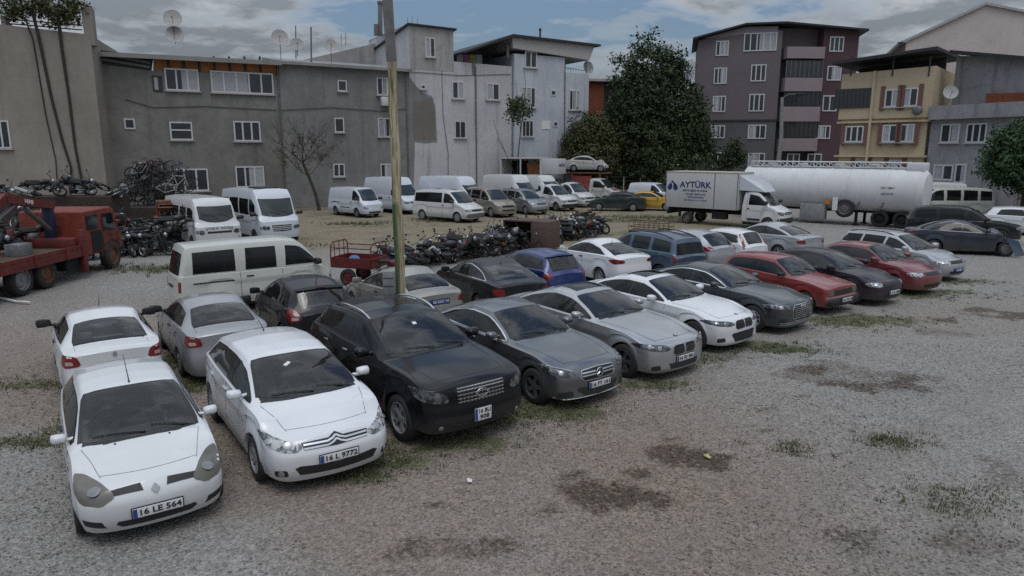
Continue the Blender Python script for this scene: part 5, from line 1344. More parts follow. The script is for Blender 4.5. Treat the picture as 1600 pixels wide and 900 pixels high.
M['osb'] = mat('orange_board', (.33, .135, .05), .8, 0, .2, 3)
M['roofsheet'] = plaster('grey_roof_sheet', (.22, .22, .215), (.28, .28, .275), (.12, .10, .08), .2, .3, .5)
M['darkroof'] = mat('dark_roof', (.025, .026, .028), .7, 0, .3)
M['pvc'] = mat('white_window_frame', (.52, .53, .53), .5, 0, .06)
M['pane'] = glassy('window_pane', (.022, .026, .03), .08, .1, .8)
M['curtain'] = mat('net_curtain', (.34, .35, .36), .9, 0, .2, 12)
M['sillm'] = mat('stone_sill', (.36, .355, .34), .8, 0, .15)
M['rail'] = mat('dark_railing', (.03, .03, .032), .5)

class Wall:
    """a vertical wall plane through two ground points; u,v picture coordinates give points on it"""
    def __init__(w, A, B):
        w.A = Vector((A[0], A[1], 0)); w.d = Vector((B[0]-A[0], B[1]-A[1], 0)).normalized(); w.n = Vector((w.d.y, -w.d.x, 0)); w.len = (Vector((B[0], B[1], 0))-w.A).length
        w.M = Matrix(((w.d.x, -w.n.x, 0, w.A.x), (w.d.y, -w.n.y, 0, w.A.y), (0, 0, 1, 0), (0, 0, 0, 1)))   # local: x along, y into the building, z up
    def tz(w, u, v):
        r = ray(u, v); o = Vector((0, 0, CAM_H)); k = (w.A-o).dot(w.n)/r.dot(w.n); p = o+r*k
        return (p-w.A).dot(w.d), p.z
    def root(w, name, label, cat='building', group=None):
        e = empty(name, (0, 0, 0), 0, label, cat, group); e.matrix_world = w.M.copy(); return e
def slab(parent, name, mt, outline, y0, y1, smooth=0):
    """outline (t,z) on the wall plane extruded from y0 to y1 into the building"""
    n = len(outline); mb = MB()
    ar = sum(outline[i][0]*outline[(i+1) % n][1]-outline[(i+1) % n][0]*outline[i][1] for i in range(n))
    if ar < 0: outline = outline[::-1]
    vs = [(t_, y0, z) for t_, z in outline]+[(t_, y1, z) for t_, z in outline]
    mb.add(vs, [tuple(range(n)), tuple(range(n, 2*n))[::-1]]+[((i+1) % n, i, n+i, n+(i+1) % n) for i in range(n)])
    return mb.build(name, mt, parent, smooth)
def window(parent, t0, z0, t1, z1, n=2, frame=None, pane=None, sill=True, bars=False, curtain=.5, transom=None, surround=None, y=0, fw=.075, name='window', dark=False):
    """recess-less PVC window set in the wall: frame (thing part) > pane, sill"""
    if t1 < t0: t0, t1 = t1, t0
    if z1 < z0: z0, z1 = z1, z0
    f = MB(); w = t1-t0; h = z1-z0; d = .09; yc = y-.02
    for x in [t0+fw/2, t1-fw/2]: f.box((x, yc, (z0+z1)/2), (fw, d, h))
    for z in [z0+fw/2, z1-fw/2]: f.box(((t0+t1)/2, yc, z), (w-2*fw, d, fw))
    for k in range(1, n): f.box((t0+w*k/n, yc, (z0+z1)/2), (fw*1.1, d, h-2*fw))
    if transom: f.box(((t0+t1)/2, yc-.003, z0+h*transom), (w-2*fw, d, fw))
    o = f.build(name, frame or M['pvc'], parent, 0)
    p = MB(); p.box(((t0+t1)/2, y+.0, (z0+z1)/2), (w-.03, .04, h-.03)); p.build('pane', pane or M['pane'], o, 0)
    if curtain and not dark:
        c = MB(); k = rnd.random(); a, b_ = (t0+fw, t0+fw+(w-2*fw)*(.35+.4*k)) if rnd.random() < .5 else (t0+fw+(w-2*fw)*(.3+.3*k), t1-fw)
        if rnd.random() < curtain: c.box(((a+b_)/2, y-.022, (z0+z1)/2), (b_-a, .012, h-2*fw)); c.build('curtain', M['curtain'], o, 0)
    if sill: s = MB(); s.box(((t0+t1)/2, y-.07, z0-.05), (w+.2, .2, .07)); s.build('sill', M['sillm'], o, 0)
    if surround:
        for x in (t0-.16, t1+.16): s = MB(); s.box((x, y-.03, (z0+z1)/2), (.3, .1, h+.5)); s.build('surround', surround, o, 0)
    if bars:
        s = MB()
        for k in range(1, int(w/.14)): s.box((t0+k*.14, y-.1, (z0+z1)/2), (.016, .016, h))
        s.build('window_bars', M['rail'], o, 0)
    return o
def wins(w, parent, L, **k):
    for a in L:
        (u0, v0, u1, v1), n = a[0], a[1]; kk = dict(k); kk.update(a[2] if len(a) > 2 else {})
        t0, z1 = w.tz(u0, v0); t1, z0 = w.tz(u1, v1)
        window(parent, t0, z0, t1, z1, n, **kk)
def poly(w, pts): return [w.tz(u, v) for u, v in pts]
def dish(name, label, p, r, tgt, mast, group):
    e = empty(name, p, 0, label, 'satellite dish', group)
    d = Vector(tgt).normalized(); Mx = d.to_track_quat('Z', 'Y').to_matrix().to_4x4(); c = Vector((0, 0, mast))
    mb = MB(); mb.lathe([(.001, 0), (r*.5, r*.06), (r*.85, r*.18), (r, r*.26), (r*.985, r*.29), (r*.5, r*.1), (.001, .04)], 22, Matrix.Translation(c) @ Mx); mb.build('reflector', M['sillm'], e)
    mb = MB(); mb.tube([(0, 0, -.1), c-d*.05], .03, 6); mb.build('mast', M['steel'], e)
    mb = MB(); mb.tube([c-Vector((0, 0, r*.8)), c+d*r*.9-Vector((0, 0, r*.25))], .018, 5); mb.ball(c+d*r*.95-Vector((0, 0, r*.2)), .06, 8, 5); mb.build('receiver_arm', M['steel'], e)
    return e
# planes of the long row on the left
SL = .576
def on_line(u, y0=64.6): # ground point on the wall line x->y0+SL*x seen at column u
    k = (u-800)/1085.2/math.cos(PITCH)*.985; X = k*y0/(1-k*SL); return (X, y0+SL*X)
WA = Wall(on_line(150), on_line(630))
# --- beige house at the left edge
p0 = (-26.75, 46.3); W1 = Wall((p0[0]-16*.90, p0[1]-16*.30), p0)
r1 = W1.root('beige_house', 'beige rendered house wall with dark vines trailing down at the left edge')
tw = W1.len
o = poly(W1, [(0, 38), (112, 50)])
zl, zr = o[0][1], o[1][1]
slab(r1, 'wall', M['beigewall'], [(tw-26, 0), (tw, 0), (tw, zr-.1), (o[0][0], zl), (tw-26, zl+1.2)], 0, 9)
a = W1.tz(128, 12); b = W1.tz(145, 52)
for (u0, u1, v0) in ((126, 146, 10), (0, 12, 24)):
    a = W1.tz(u0, v0); b = W1.tz(u1, v0+40); slab(r1, 'roof_pier', M['beigewall'], [(a[0], b[1]-.8), (b[0], b[1]-.8), (b[0], a[1]), (a[0], a[1])], .03, .9)
for v in (33, 40):
    a = W1.tz(10, v-4); b = W1.tz(126, v+6); slab(r1, 'roof_rail', M['rail'], [(a[0], a[1]), (b[0], b[1]), (b[0], b[1]+.07), (a[0], a[1]+.07)], .4, .46)
wins(W1, r1, [((-14, 188, 19, 232), 2)], fw=.09)
for i, q in enumerate(([(40, 30), (52, 60), (60, 110), (72, 180), (88, 250), (92, 318)], [(52, 20), (64, 70), (80, 150), (98, 220), (112, 262), (110, 312)], [(90, 20), (98, 80), (108, 150), (118, 230), (130, 290), (142, 325)])):
    pts = [W1.M @ Vector((t_, -.08-.05*math.sin(k*2), z)) for k, (t_, z) in enumerate(poly(W1, q))]
    mb = MB(); mb.tube(pts, [.10*(.5 if i == 0 else 1)*(1-.08*k) for k in range(len(pts))], 6)
    tag(mb.build('vine_stem', mat('vine_bark_%d' % i, (.035, .028, .022), .9, 0, .3), None), ('thin', 'middle thick', 'right thick')[i]+' dark vine stem trailing down the beige wall', 'vine', 'vines on the beige wall')
# --- grey raw plaster house with orange boards under the roof
r2 = WA.root('grey_house', 'raw grey plaster house with orange boards under its sheet roof')
P = poly(WA, [(150, 345), (150, 97), (232, 110), (432, 118), (434, 345)]); P[0] = (P[0][0]-1, 0); P[1] = (P[1][0]-1, P[1][1]); P[-1] = (WA.tz(435, 100)[0]+.03, 0)
slab(r2, 'wall', M['greywall'], [P[0], P[4], (P[4][0], P[3][1]), P[3], P[2], P[1]], 0, 11)
Q = poly(WA, [(240, 86), (432, 100), (432, 122), (240, 112)])
slab(r2, 'board_panel', M['osb'], Q, .12, .4)
for u in range(262, 430, 24):
    a = WA.tz(u, 88); b = WA.tz(u, 118); slab(r2, 'board_post', M['black'], [(a[0]-.07, b[1]), (a[0]+.07, b[1]), (a[0]+.07, a[1]), (a[0]-.07, a[1])], .04, .12)
Q = poly(WA, [(146, 76), (146, 101), (236, 116), (240, 90)]); slab(r2, 'opening_shade', M['black'], Q, .1, .4)  # black panel standing in for the shade in the opening under the roof
for (v0, v1) in ((86, 100), (94, 107)):
    a = WA.tz(156, v0); b = WA.tz(234, v1); slab(r2, 'beam', M['steel'], [a, b, (b[0], b[1]+.16), (a[0], a[1]+.16)], -.05, .1)
# roof: a mono pitch sheet rising away from the eaves
def eave_roof(parent, w, u0, v0, u1, v1, depth, rise, mt, over=.6, th=.14, name='roof'):
    a = w.tz(u0, v0); b = w.tz(u1, v1); mb = MB()
    vs = [(a[0], -over, a[1]), (b[0], -over, b[1]), (b[0], depth, b[1]+rise), (a[0], depth, a[1]+rise)]
    vs += [(x, y, z-th) for x, y, z in vs]
    mb.add(vs, [(0, 1, 2, 3), (7, 6, 5, 4), (0, 4, 5, 1), (1, 5, 6, 2), (2, 6, 7, 3), (3, 7, 4, 0)]); return mb.build(name, mt, parent, 0)
eave_roof(r2, WA, 149, 82, 437, 97, 7, .9, M['roofsheet'], .7, .3)
wins(WA, r2, [((256, 106, 312, 143), 3), ((328, 110, 428, 148), 5), ((237, 118, 255, 143), 1, dict(frame=M['rail'], sill=False)), ((193, 185, 212, 202), 1, dict(sill=False, dark=True)), ((264, 190, 302, 219), 1, dict(transom=.55)), ((364, 189, 408, 221), 3), ((268, 264, 327, 298), 3), ((367, 260, 414, 292), 3)], fw=.10)
# --- middle grey house
r3 = WA.root('grey_render_house', 'smooth grey rendered house with small square windows behind the bare tree')
e0, e1 = WA.tz(435, 100), WA.tz(637, 108)
slab(r3, 'wall', M['greywall2'], [(e0[0]+.01, 0), (e1[0], 0), (e1[0], e1[1]), (e0[0]+.01, e0[1])], .004, 11)
eave_roof(r3, WA, 437, 96, 641, 109, 6.5, 1.0, M['roofsheet'], .5, .22)
wins(WA, r3, [((527, 125, 542, 143), 1, dict(dark=True)), ((588, 121, 606, 149), 2, dict(bars=True)), ((522, 184, 538, 207), 1, dict(dark=True)), ((590, 184, 610, 214), 2, dict(bars=True)), ((520, 256, 539, 276), 2, dict(dark=True)), ((594, 256, 612, 278), 2)], fw=.09)
mb = MB(); a = WA.tz(602, 150); mb.box((a[0], -.25, a[1]-.45), (.95, .45, .7), bev=.03); mb.build('air_conditioner', M['pvc'], r3)
# --- tall stained white house
r4 = WA.root('white_house', 'tall white house with a stained top storey and brown plaster patch')
q = poly(WA, [(639, 37), (708, 45), (709, 96), (800, 104), (799, 320), (638, 320)])
slab(r4, 'wall', M['whitewall'], [(q[5][0], 0), (q[4][0], 0), (q[3][0], q[3][1]), (q[2][0], q[2][1]), (q[1][0], q[1][1]), (q[0][0], q[0][1])], 0, 10)
# its left flank above the neighbour's roof
a = WA.tz(639, 37)
mb = MB(); t_, z = q[0]; z2 = z-1.4
vs = [(t_-.02, 0, 0), (t_-.02, 10, 0), (t_-.02, 10, z2-.3), (t_-.02, 0, z-.02)]
slab(r4, 'top_storey', M['topwall'], [(q[0][0]-.004, WA.tz(640, 108)[1]), (q[1][0]+.004, WA.tz(640, 108)[1]), (q[1][0]+.004, q[1][1]+.01), (q[0][0]-.004, q[0][1]+.01)], -.012, 10.1)
eave_roof(r4, WA, 635, 36, 712, 45, 10.4, -1.2, M['darkroof'], .25, .12, 'roof_edge')
slab(r4, 'flank_wall', M['topwall'], [(q[0][0]-7.5, 7.0), (q[0][0]-.01, 7.0), (q[0][0]-.01, q[0][1]-.5), (q[0][0]-7.5, q[0][1]-2.6)], 8.2, 13)
slab(r4, 'flank_pier', M['greywall'], [(q[0][0]-8.6, 7.0), (q[0][0]-7.5, 7.0), (q[0][0]-7.5, q[0][1]-2.5), (q[0][0]-8.6, q[0][1]-2.8)], 7.8, 13)
slab(r4, 'plaster_patch', M['greywall2'], poly(WA, [(638, 118), (650, 134), (662, 146), (674, 150), (680, 166), (683, 222), (664, 224), (648, 222), (646, 320), (638, 320)]), -.012, .02)
slab(r4, 'brown_patch', M['patch'], poly(WA, [(646, 160), (676, 152), (678, 172), (680, 218), (646, 220)]), -.018, .02)
wins(WA, r4, [((664, 58, 680, 90), 2), ((657, 132, 665, 140), 1, dict(dark=True)), ((706, 127, 725, 155), 2), ((760, 130, 780, 157), 2), ((710, 189, 728, 216), 2, dict(bars=True))], fw=.09)
for u, v0 in ((740, 96), (793, 70)):
    a = WA.tz(u, v0); b = WA.tz(u, v0+20); slab(r4, 'parapet_stain_pipe', M['steel'], [(a[0]-.12, b[1]), (a[0]+.12, b[1]), (a[0]+.12, a[1]), (a[0]-.12, a[1])], -.08, .1)
a = WA.tz(752, 100); mb = MB()
# coloured washing drying on the flat roof
for k, (colr, uu) in enumerate((((.42, .43, .46), 730), ((.40, .12, .25), 741), ((.30, .34, .07), 750), ((.3, .36, .4), 760))):
    a = WA.tz(uu, 92); s_ = slab(None, 'washing', mat('cloth_%d' % k, colr, .9), [(a[0]-.3, a[1]-.3), (a[0]+.3, a[1]-.3), (a[0]+.3, a[1]+.5), (a[0]-.3, a[1]+.5)], 1.4, 1.44)
    s_.matrix_world = WA.M; tag(s_, ('grey', 'pink', 'yellow green', 'pale blue')[k]+' cloth drying on the white house roof', 'laundry', 'laundry on the roof')
# --- pale blue house at the end of the row
r5 = WA.root('pale_blue_house', 'pale blue white house with a covered roof terrace beside the big tree')
q = poly(WA, [(801, 84), (880, 84), (918, 116)]); zt = q[0][1]
slab(r5, 'wall', M['bluewhite'], [(q[0][0]+.01, 0), (q[2][0], 0), (q[2][0], q[2][1]), (q[1][0], q[2][1]), (q[1][0], zt), (q[0][0]+.01, zt)], -.25, 9)
g = poly(WA, [(722, 82), (795, 57), (930, 72), (917, 92), (800, 76), (722, 86)])
slab(r5, 'gable_cladding', M['sillm'], poly(WA, [(796, 58), (924, 73), (916, 95), (797, 76)]), -.5, 8.6)
slab(r5, 'roof', M['darkroof'], poly(WA, [(718, 82), (795, 55), (931, 71), (931, 74), (796, 59), (719, 85)]), -.8, 9.4)
slab(r5, 'terrace_back', M['greywall'], poly(WA, [(880, 92), (916, 96), (916, 118), (880, 116)]), 4, 4.3)
slab(r5, 'side_cladding', M['greywall2'], poly(WA, [(727, 82), (796, 60), (796, 100), (727, 95)]), 5, 8)
t_, z = WA.tz(916, 116); z2 = WA.tz(916, 95)[1]
mb = MB(); mb.tube([(t_-.1, -.1, z), (t_-.1, -.1, z2)], .05, 6); mb.build('terrace_post', M['steel'], r5)
mb = MB(); a = WA.tz(882, 106); mb.tube([(a[0], -.15, a[1]), (t_-.1, -.15, a[1]-.15)], .03, 5)
for k in range(9): x = a[0]+(t_-.1-a[0])*k/8; mb.tube([(x, -.15, z), (x, -.15, a[1]-.02*k)], .018, 4)
mb.build('terrace_railing', M['rail'], r5)
wins(WA, r5, [((818, 80, 836, 107), 2), ((813, 136, 834, 169), 3), ((858, 141, 866, 150), 1, dict(dark=True, sill=False)), ((887, 141, 903, 173), 3), ((813, 188, 831, 214), 3, dict(bars=True)), ((862, 190, 869, 198), 1, dict(dark=True, sill=False))], fw=.09, y=-.25)
slab(r5, 'wall_poster', M['paper'], poly(WA, [(844, 189), (857, 189), (857, 202), (844, 202)]), -.29, -.24)
a, b = WA.tz(880, 100), WA.tz(882, 250); mb = MB(); mb.tube([(a[0], -.33, a[1]), (a[0]+.1, -.33, .2)], .05, 6); mb.build('drain_pipe', M['steel'], r5)
# chimneys, flues, masts and dishes on the row's roofs
def roof_pt(u, v, y): t_, z = WA.tz(u, v); return WA.M @ Vector((t_, y, z))
def up_at(u, v, y_in):
    """point on a plane y_in metres behind the wall line"""
    w = Wall((WA.A-WA.n*y_in)[:2], (WA.A-WA.n*y_in+WA.d)[:2]); t_, z = w.tz(u, v); return w.M @ Vector((t_, 0, z))
for i, (u, v1, v0, r_, nm, lab) in enumerate(((594, 6, 48, .20, 'chimney', 'tall thin grey chimney behind the wooden pole top'), (588, 38, 48, .22, 'chimney', 'short dark chimney stub on the stained white roof'), (844, 48, 88, .09, 'flue_pipe', 'thin black flue pipe with a cowl on the pale blue house'),
                                              (462, 40, 84, .035, 'antenna_mast', 'thin dark antenna mast between two satellite dishes'), (486, 42, 96, .06, 'antenna_mast', 'bare pale pole standing on the grey roof'))):
    a = up_at(u, v1, 1.2 if i > 1 else 6); b = up_at(u, v0, 1.2 if i > 1 else 6); mb = MB(); mb.tube([(b.x, b.y, b.z-.4), (a.x, a.y, a.z)], r_, 10)
    if i in (0, 2): mb.tube([(a.x, a.y, a.z), (a.x, a.y, a.z+.2)], r_*1.35, 10)
    tag(mb.build(nm, M['greywall'] if i < 2 else M['rail'] if i < 4 else M['steel']), lab, 'chimney' if i < 2 else 'flue' if i == 2 else 'mast')
DG = 'satellite dishes on the roofs'
for (u, v, r_, m_, lab) in ((274, 66, .62, .45, 'lower dish of the pair on the grey house'), (272, 52, .62, .95, 'upper white dish of the pair on the grey house'), (439, 92, .62, 1.5, 'large white dish at the joint of the two grey houses'), (465, 86, .5, .75, 'small dish next to the thin antenna mast'), (518, 98, .5, 1.25, 'round dish left of the stained top storey')):
    p = up_at(u, v, .7); dish('satellite_dish', lab, p, r_, (.35, -1, .35), m_, DG)
p = up_at(918, 112, .2); dish('satellite_dish', 'white dish on the terrace corner of the pale blue house', p, .6, (.6, -1, .3), .35, DG)
for (w_, pr, u0, v0, v1) in ((WA, r2, 436, 102, 330), (WA, r3, 636, 112, 318), (WA, r4, 745, 104, 320)):
    a, b = w_.tz(u0, v0), w_.tz(u0, v1); mb = MB(); mb.tube([(a[0]-.15, -.07, a[1]), (a[0]-.15, -.07, .3)], .055, 6); mb.build('drain_pipe', M['steel'], pr)
for (pr, q) in ((r2, [(195, 155), (240, 168), (320, 166), (432, 172)]), (r3, [(440, 172), (520, 168), (600, 174), (634, 170)]), (r4, [(690, 110), (692, 180), (700, 240), (700, 300)]), (r4, [(640, 112), (720, 118), (798, 116)])):
    mb = MB(); mb.tube([(t_, -.04, z) for t_, z in poly(WA, q)], .022, 4); mb.build('wall_cable', M['wire'], pr)
for (u, v0, v1) in ((533, 52, 66), (540, 50, 65), (637, 27, 38), (644, 26, 38), (652, 29, 39)):
    a, b = up_at(u, v1, 2), up_at(u, v0, 2); mb = MB(); mb.tube([(a.x, a.y, a.z-.3), (b.x, b.y, b.z)], .022, 4); o = mb.build('roof_rebar', M['rust'], None); o.parent = r4; o.matrix_parent_inverse = WA.M.inverted()
# --- brick house behind
Wb = Wall((9.2, 80), (17, 82)); r6 = Wb.root('brick_house', 'orange brick house end with a flat roof, half hidden by the big tree')
q = poly(Wb, [(915, 127), (985, 127)]); slab(r6, 'wall', M['brick'], [(q[0][0]-1, 0), (q[0][0]+2.2, 0), (q[0][0]+2.2, q[0][1]), (q[0][0]-1, q[0][1])], 0, 6)
slab(r6, 'dark_bay', M['darkroof'], [(q[0][0]+2.2, 0), (q[1][0]+4, 0), (q[1][0]+4, q[1][1]-.2), (q[0][0]+2.2, q[0][1]-.2)], .3, 6)
slab(r6, 'roof', M['sillm'], [(q[0][0]-1.4, q[0][1]), (q[1][0]+4.2, q[0][1]), (q[1][0]+4.2, q[0][1]+.25), (q[0][0]-1.4, q[0][1]+.25)], -.5, 6.5)
# --- mauve apartment block
Wp = Wall((20.3, 76.0), (31.2, 73.5)); rp = Wp.root('apartment_block', 'mauve apartment block with pink white balconies and a low gabled roof', 'apartment block')
q = poly(Wp, [(1092, 60), (1165, 40), (1215, 40), (1215, 140)]); tL = q[0][0]; tR = Wp.tz(1216, 150)[0]
zs = Wp.tz(1100, 189)[1]
slab(rp, 'wall', M['purple'], [(tL, zs), (tR, zs), (tR, q[2][1]-.5), (q[1][0], q[1][1]-.4), (tL, q[0][1]-.2)], 0, 10)
slab(rp, 'base_wall', M['purplegrey'], [(tL+.02, 0), (tR-.02, 0), (tR-.02, zs), (tL+.02, zs)], .02, 10)
slab(rp, 'gable_band', M['pinkwhite'], poly(Wp, [(1097, 60), (1165, 42), (1216, 41), (1216, 52), (1165, 53), (1130, 58)]), -.03, .02)
slab(rp, 'string_course', M['darkroof'], [(tL-.03, zs-.08), (tR, zs-.08), (tR, zs+.1), (tL-.03, zs+.1)], -.05, .02)
WW = [((1119, 64, 1138, 87), 3), ((1163, 52, 1213, 79), 5), ((1116, 106, 1135, 131), 3), ((1174, 101, 1196, 127), 3), ((1114, 150, 1133, 175), 3), ((1171, 147, 1193, 174), 3), ((1110, 196, 1132, 216), 3), ((1169, 195, 1196, 217), 3), ((1113, 238, 1130, 262), 2), ((1169, 239, 1194, 262), 3)]
wins(Wp, rp, WW, fw=.11, sill=False)
# balcony bay, then the plum flank, on a plane turned to the right
Ps = Wp.M @ Vector((tR, 0, 0)); Wq = Wall((Ps.x, Ps.y), (Ps.x+9, Ps.y+.6)); rq = rp
def sub(w):
    e = bpy.data.objects.new('balcony_bay', None); COL.objects.link(e); e.parent = rp; e.matrix_parent_inverse = rp.matrix_world.inverted(); e.matrix_world = w.M.copy(); return e
bpy.context.view_layer.update()
def reparent(o, w):
    o.parent = rp; o.matrix_parent_inverse = (Wp.M).inverted(); o.matrix_basis = w.M.copy(); return o
tB0, tB1, tE = Wq.tz(1222, 150)[0], Wq.tz(1280, 150)[0], Wq.tz(1334, 150)[0]
ztop = Wq.tz(1330, 50)[1]
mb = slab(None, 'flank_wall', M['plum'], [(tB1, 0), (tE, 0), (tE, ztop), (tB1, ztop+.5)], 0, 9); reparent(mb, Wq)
mb = slab(None, 'bay_back', M['purple'], [(0, 0), (tB1, 0), (tB1, ztop+.5), (0, ztop+.5)], 1.3, 9); reparent(mb, Wq)
for (v0, v1) in ((74, 92), (122, 143), (167, 190), (216, 236)):
    z1, z0 = Wq.tz(1250, v0)[1], Wq.tz(1250, v1)[1]
    mb = slab(None, 'balcony', M['pinkwhite'], [(tB0, z0), (tB1-.02, z0), (tB1-.02, z1), (tB0, z1)], -.5, 1.4); reparent(mb, Wq)
for (v0, v1) in ((95, 121), (142, 166), (190, 215)):
    z1, z0 = Wq.tz(1250, v0)[1], Wq.tz(1250, v1)[1]
    mb = MB(); mb.box(((tB0+tB1)/2, -.30, (z0+z1)/2), (tB1-tB0-.1, .1, z1-z0-.02)); o = mb.build('balcony_glazing', M['pane'], None, 0); reparent(o, Wq)
    mb = MB()
    for k in range(9): mb.box((tB0+.05+(tB1-tB0-.1)*k/8, -.37, (z0+z1)/2), (.07, .06, z1-z0-.02))
    f = mb.build('glazing_frame', M['rail'] if v0 != 95 else M['steel'], None, 0); reparent(f, Wq)
for a in [((1297, 57, 1317, 81), 3), ((1293, 103, 1313, 126), 2), ((1286, 149, 1306, 174), 2), ((1275, 196, 1296, 217), 3), ((1230, 240, 1248, 262), 2), ((1262, 240, 1282, 262), 2)]:
    (u0, v0, u1, v1), n = a; t0, z1 = Wq.tz(u0, v0); t1, z0 = Wq.tz(u1, v1); o = window(None, t0, z0, t1, z1, n, fw=.11, sill=False); reparent(o, Wq)
# roof over all
zr = q[1][1]; mb = MB(); pl = [Wp.M @ Vector((tL-.6, -.6, q[0][1]-.15)), Wp.M @ Vector((q[1][0], -.6, zr)), Wp.M @ Vector((q[2][0]+.8, -.6, zr)), Wq.M @ Vector((tE+.6, -.7, ztop+.05))]
back = [p+Vector((2.5, 10.5, 0)) for p in pl]; b_ = pl+back; b_ = [p+Vector((0, 0, .18)) for p in b_]+b_
mb.add(b_, [(0, 1, 5, 4), (1, 2, 6, 5), (2, 3, 7, 6), (8, 9, 1, 0), (9, 10, 2, 1), (10, 11, 3, 2), (12, 13, 9, 8), (13, 14, 10, 9), (14, 15, 11, 10), (11, 15, 7, 3), (8, 0, 4, 12)])
o = mb.build('roof', M['darkroof'], None, 0); o.parent = rp; o.matrix_parent_inverse = Wp.M.inverted()
a = aty(1315, 48, 76); mb = MB(); mb.tube([(a.x, a.y, a.z-.6), (a.x, a.y, a.z+.35)], .07, 6); mb.tube([(a.x+.5, a.y, a.z-.6), (a.x+.5, a.y, a.z+.2)], .09, 6); tag(mb.build('flue_pipe', M['steel']), 'pair of short flues joined on the apartment block roof edge', 'flue')
# --- yellow house
c0 = aty(1304, 250, 57.0); c1 = aty(1450, 250, 52.7); Wy = Wall((c0.x, c0.y), (c1.x, c1.y)); ry = Wy.root('yellow_house', 'yellow house with brown window surrounds and a black flat roof canopy')
tE = Wy.tz(1458, 150)[0]; T = lambda u, v: Wy.tz(u, v)
z1 = T(1380, 185)[1]; zt = T(1305, 117)[1]; ztR = T(1458, 103)[1]
slab(ry, 'wall', M['yellow'], [(0, z1), (tE, z1), (tE, ztR), (0, zt)], 0, 9)
slab(ry, 'lower_wall', M['yellow'], [(.25, 0), (tE-.2, 0), (tE-.2, z1), (.25, z1)], .18, 9)
for v in (189, 243): z = T(1380, v)[1]; slab(ry, 'floor_band', M['yellow'], [(-.05, z-.12), (tE+.02, z-.12), (tE+.02, z+.02), (-.05, z+.02)], -.12, .2)
slab(ry, 'pilaster', M['yellow'], [(T(1362, 150)[0], 3.5), (T(1366, 150)[0], 3.5), (T(1366, 150)[0], zt+.1), (T(1362, 150)[0], zt+.1)], -.14, .02)
wins(Wy, ry, [((1384, 140, 1405, 167), 2, dict(surround=M['brownframe'])), ((1411, 138, 1433, 166), 2, dict(surround=M['brownframe'])), ((1322, 197, 1348, 222), 3, dict(surround=M['brownframe'])), ((1380, 195, 1400, 222), 2, dict(surround=M['brownframe'])), ((1408, 194, 1427, 222), 2, dict(surround=M['brownframe'])), ((1335, 251, 1352, 275), 2, dict(surround=M['brownframe'], y=.18)), ((1388, 250, 1406, 275), 2, dict(surround=M['brownframe'], y=.18))], fw=.1, curtain=.9)
a, b = T(1307, 140), T(1361, 168)
mb = MB(); mb.box(((a[0]+b[0])/2, -.02, (a[1]+b[1])/2), (b[0]-a[0], .12, a[1]-b[1])); g = mb.build('balcony_glazing', M['pane'], ry, 0)
mb = MB(); [mb.box((a[0]+(b[0]-a[0])*k/9, -.1, (a[1]+b[1])/2), (.05, .05, a[1]-b[1])) for k in range(10)]; mb.build('glazing_frame', M['rail'], g, 0)
# canopy roof above the terrace
mb = MB(); L0, L1, L2 = T(1304, 98), T(1468, 74), T(1505, 80)
vs = [(L0[0], -.8, L0[1]), (L1[0], -.8, L1[1]), (L1[0]+.3, 9, L1[1]+.1), (L0[0], 9, L0[1]+.1)]; vs += [(x, y, z-.22) for x, y, z in vs]
mb.add(vs, [(0, 1, 2, 3), (7, 6, 5, 4), (0, 4, 5, 1), (1, 5, 6, 2), (2, 6, 7, 3), (3, 7, 4, 0)]); mb.build('canopy_roof', M['darkroof'], ry, 0)
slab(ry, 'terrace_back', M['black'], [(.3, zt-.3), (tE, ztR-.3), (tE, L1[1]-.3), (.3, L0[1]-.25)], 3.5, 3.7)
for u in (1330, 1395, 1452): a = T(u, 110); mb = MB(); mb.tube([(a[0], -.02, a[1]-.4), (a[0], -.02, T(u, 88)[1])], .06, 6); mb.build('canopy_post', M['rail'], ry)
mb = MB(); mb.ball(T(1435, 173)[:1]+(-.35, T(1435, 173)[1]), (.36, .12, .36), 14, 7); mb.build('wall_dish', M['steel'], ry)
# --- grey weathered house at the right
d0 = Wy.M @ Vector((tE+.02, .3, 0)); c2 = aty(1600, 250, 47.2); Wg = Wall((d0.x, d0.y), (c2.x, c2.y)); rg_ = Wg.root('weathered_grey_house', 'weathered grey house with a balcony storey and white windows at right')
G = lambda u, v: Wg.tz(u, v); zb = G(1520, 163)[1]; zc = G(1520, 185)[1]; zt = G(1500, 85)[1]
slab(rg_, 'wall', M['greyright'], [(0, 0), (14, 0), (14, zb), (0, zb)], 0, 8)
slab(rg_, 'parapet_band', M['greyright'], [(.02, zc), (14.4, zc), (14.4, zb), (.02, zb)], -.5, .02)
slab(rg_, 'upper_wall', M['greyright'], [(.02, zb), (G(1588, 120)[0], zb), (G(1588, 85)[0], G(1588, 86)[1]), (.02, zt+.2)], 2.2, 9)
q = poly(Wg, [(1520, 145), (1580, 143), (1580, 163), (1520, 163)]); slab(rg_, 'brick_infill', M['brick'], q, 1.6, 2.15)
slab(rg_, 'roof_edge', M['darkroof'], poly(Wg, [(1466, 76), (1590, 86), (1590, 90), (1466, 82)]), 1.4, 9.2)
wins(Wg, rg_, [((1472, 194, 1498, 223), 2), ((1512, 193, 1540, 223), 3), ((1460, 257, 1488, 282), 2), ((1494, 256, 1508, 286), 1)], fw=.1, curtain=.9)
o = slab(rg_, 'shop_awning', M['rust'], poly(Wg, [(1456, 285), (1500, 285), (1500, 296), (1456, 296)]), -.3, .02)
p = Wg.M @ Vector((G(1484, 150)[0], .0, zb+.3)); dish('satellite_dish', 'large white dish on the grey balcony storey at right', p, .5, (-.3, -1, .3), .6, DG)
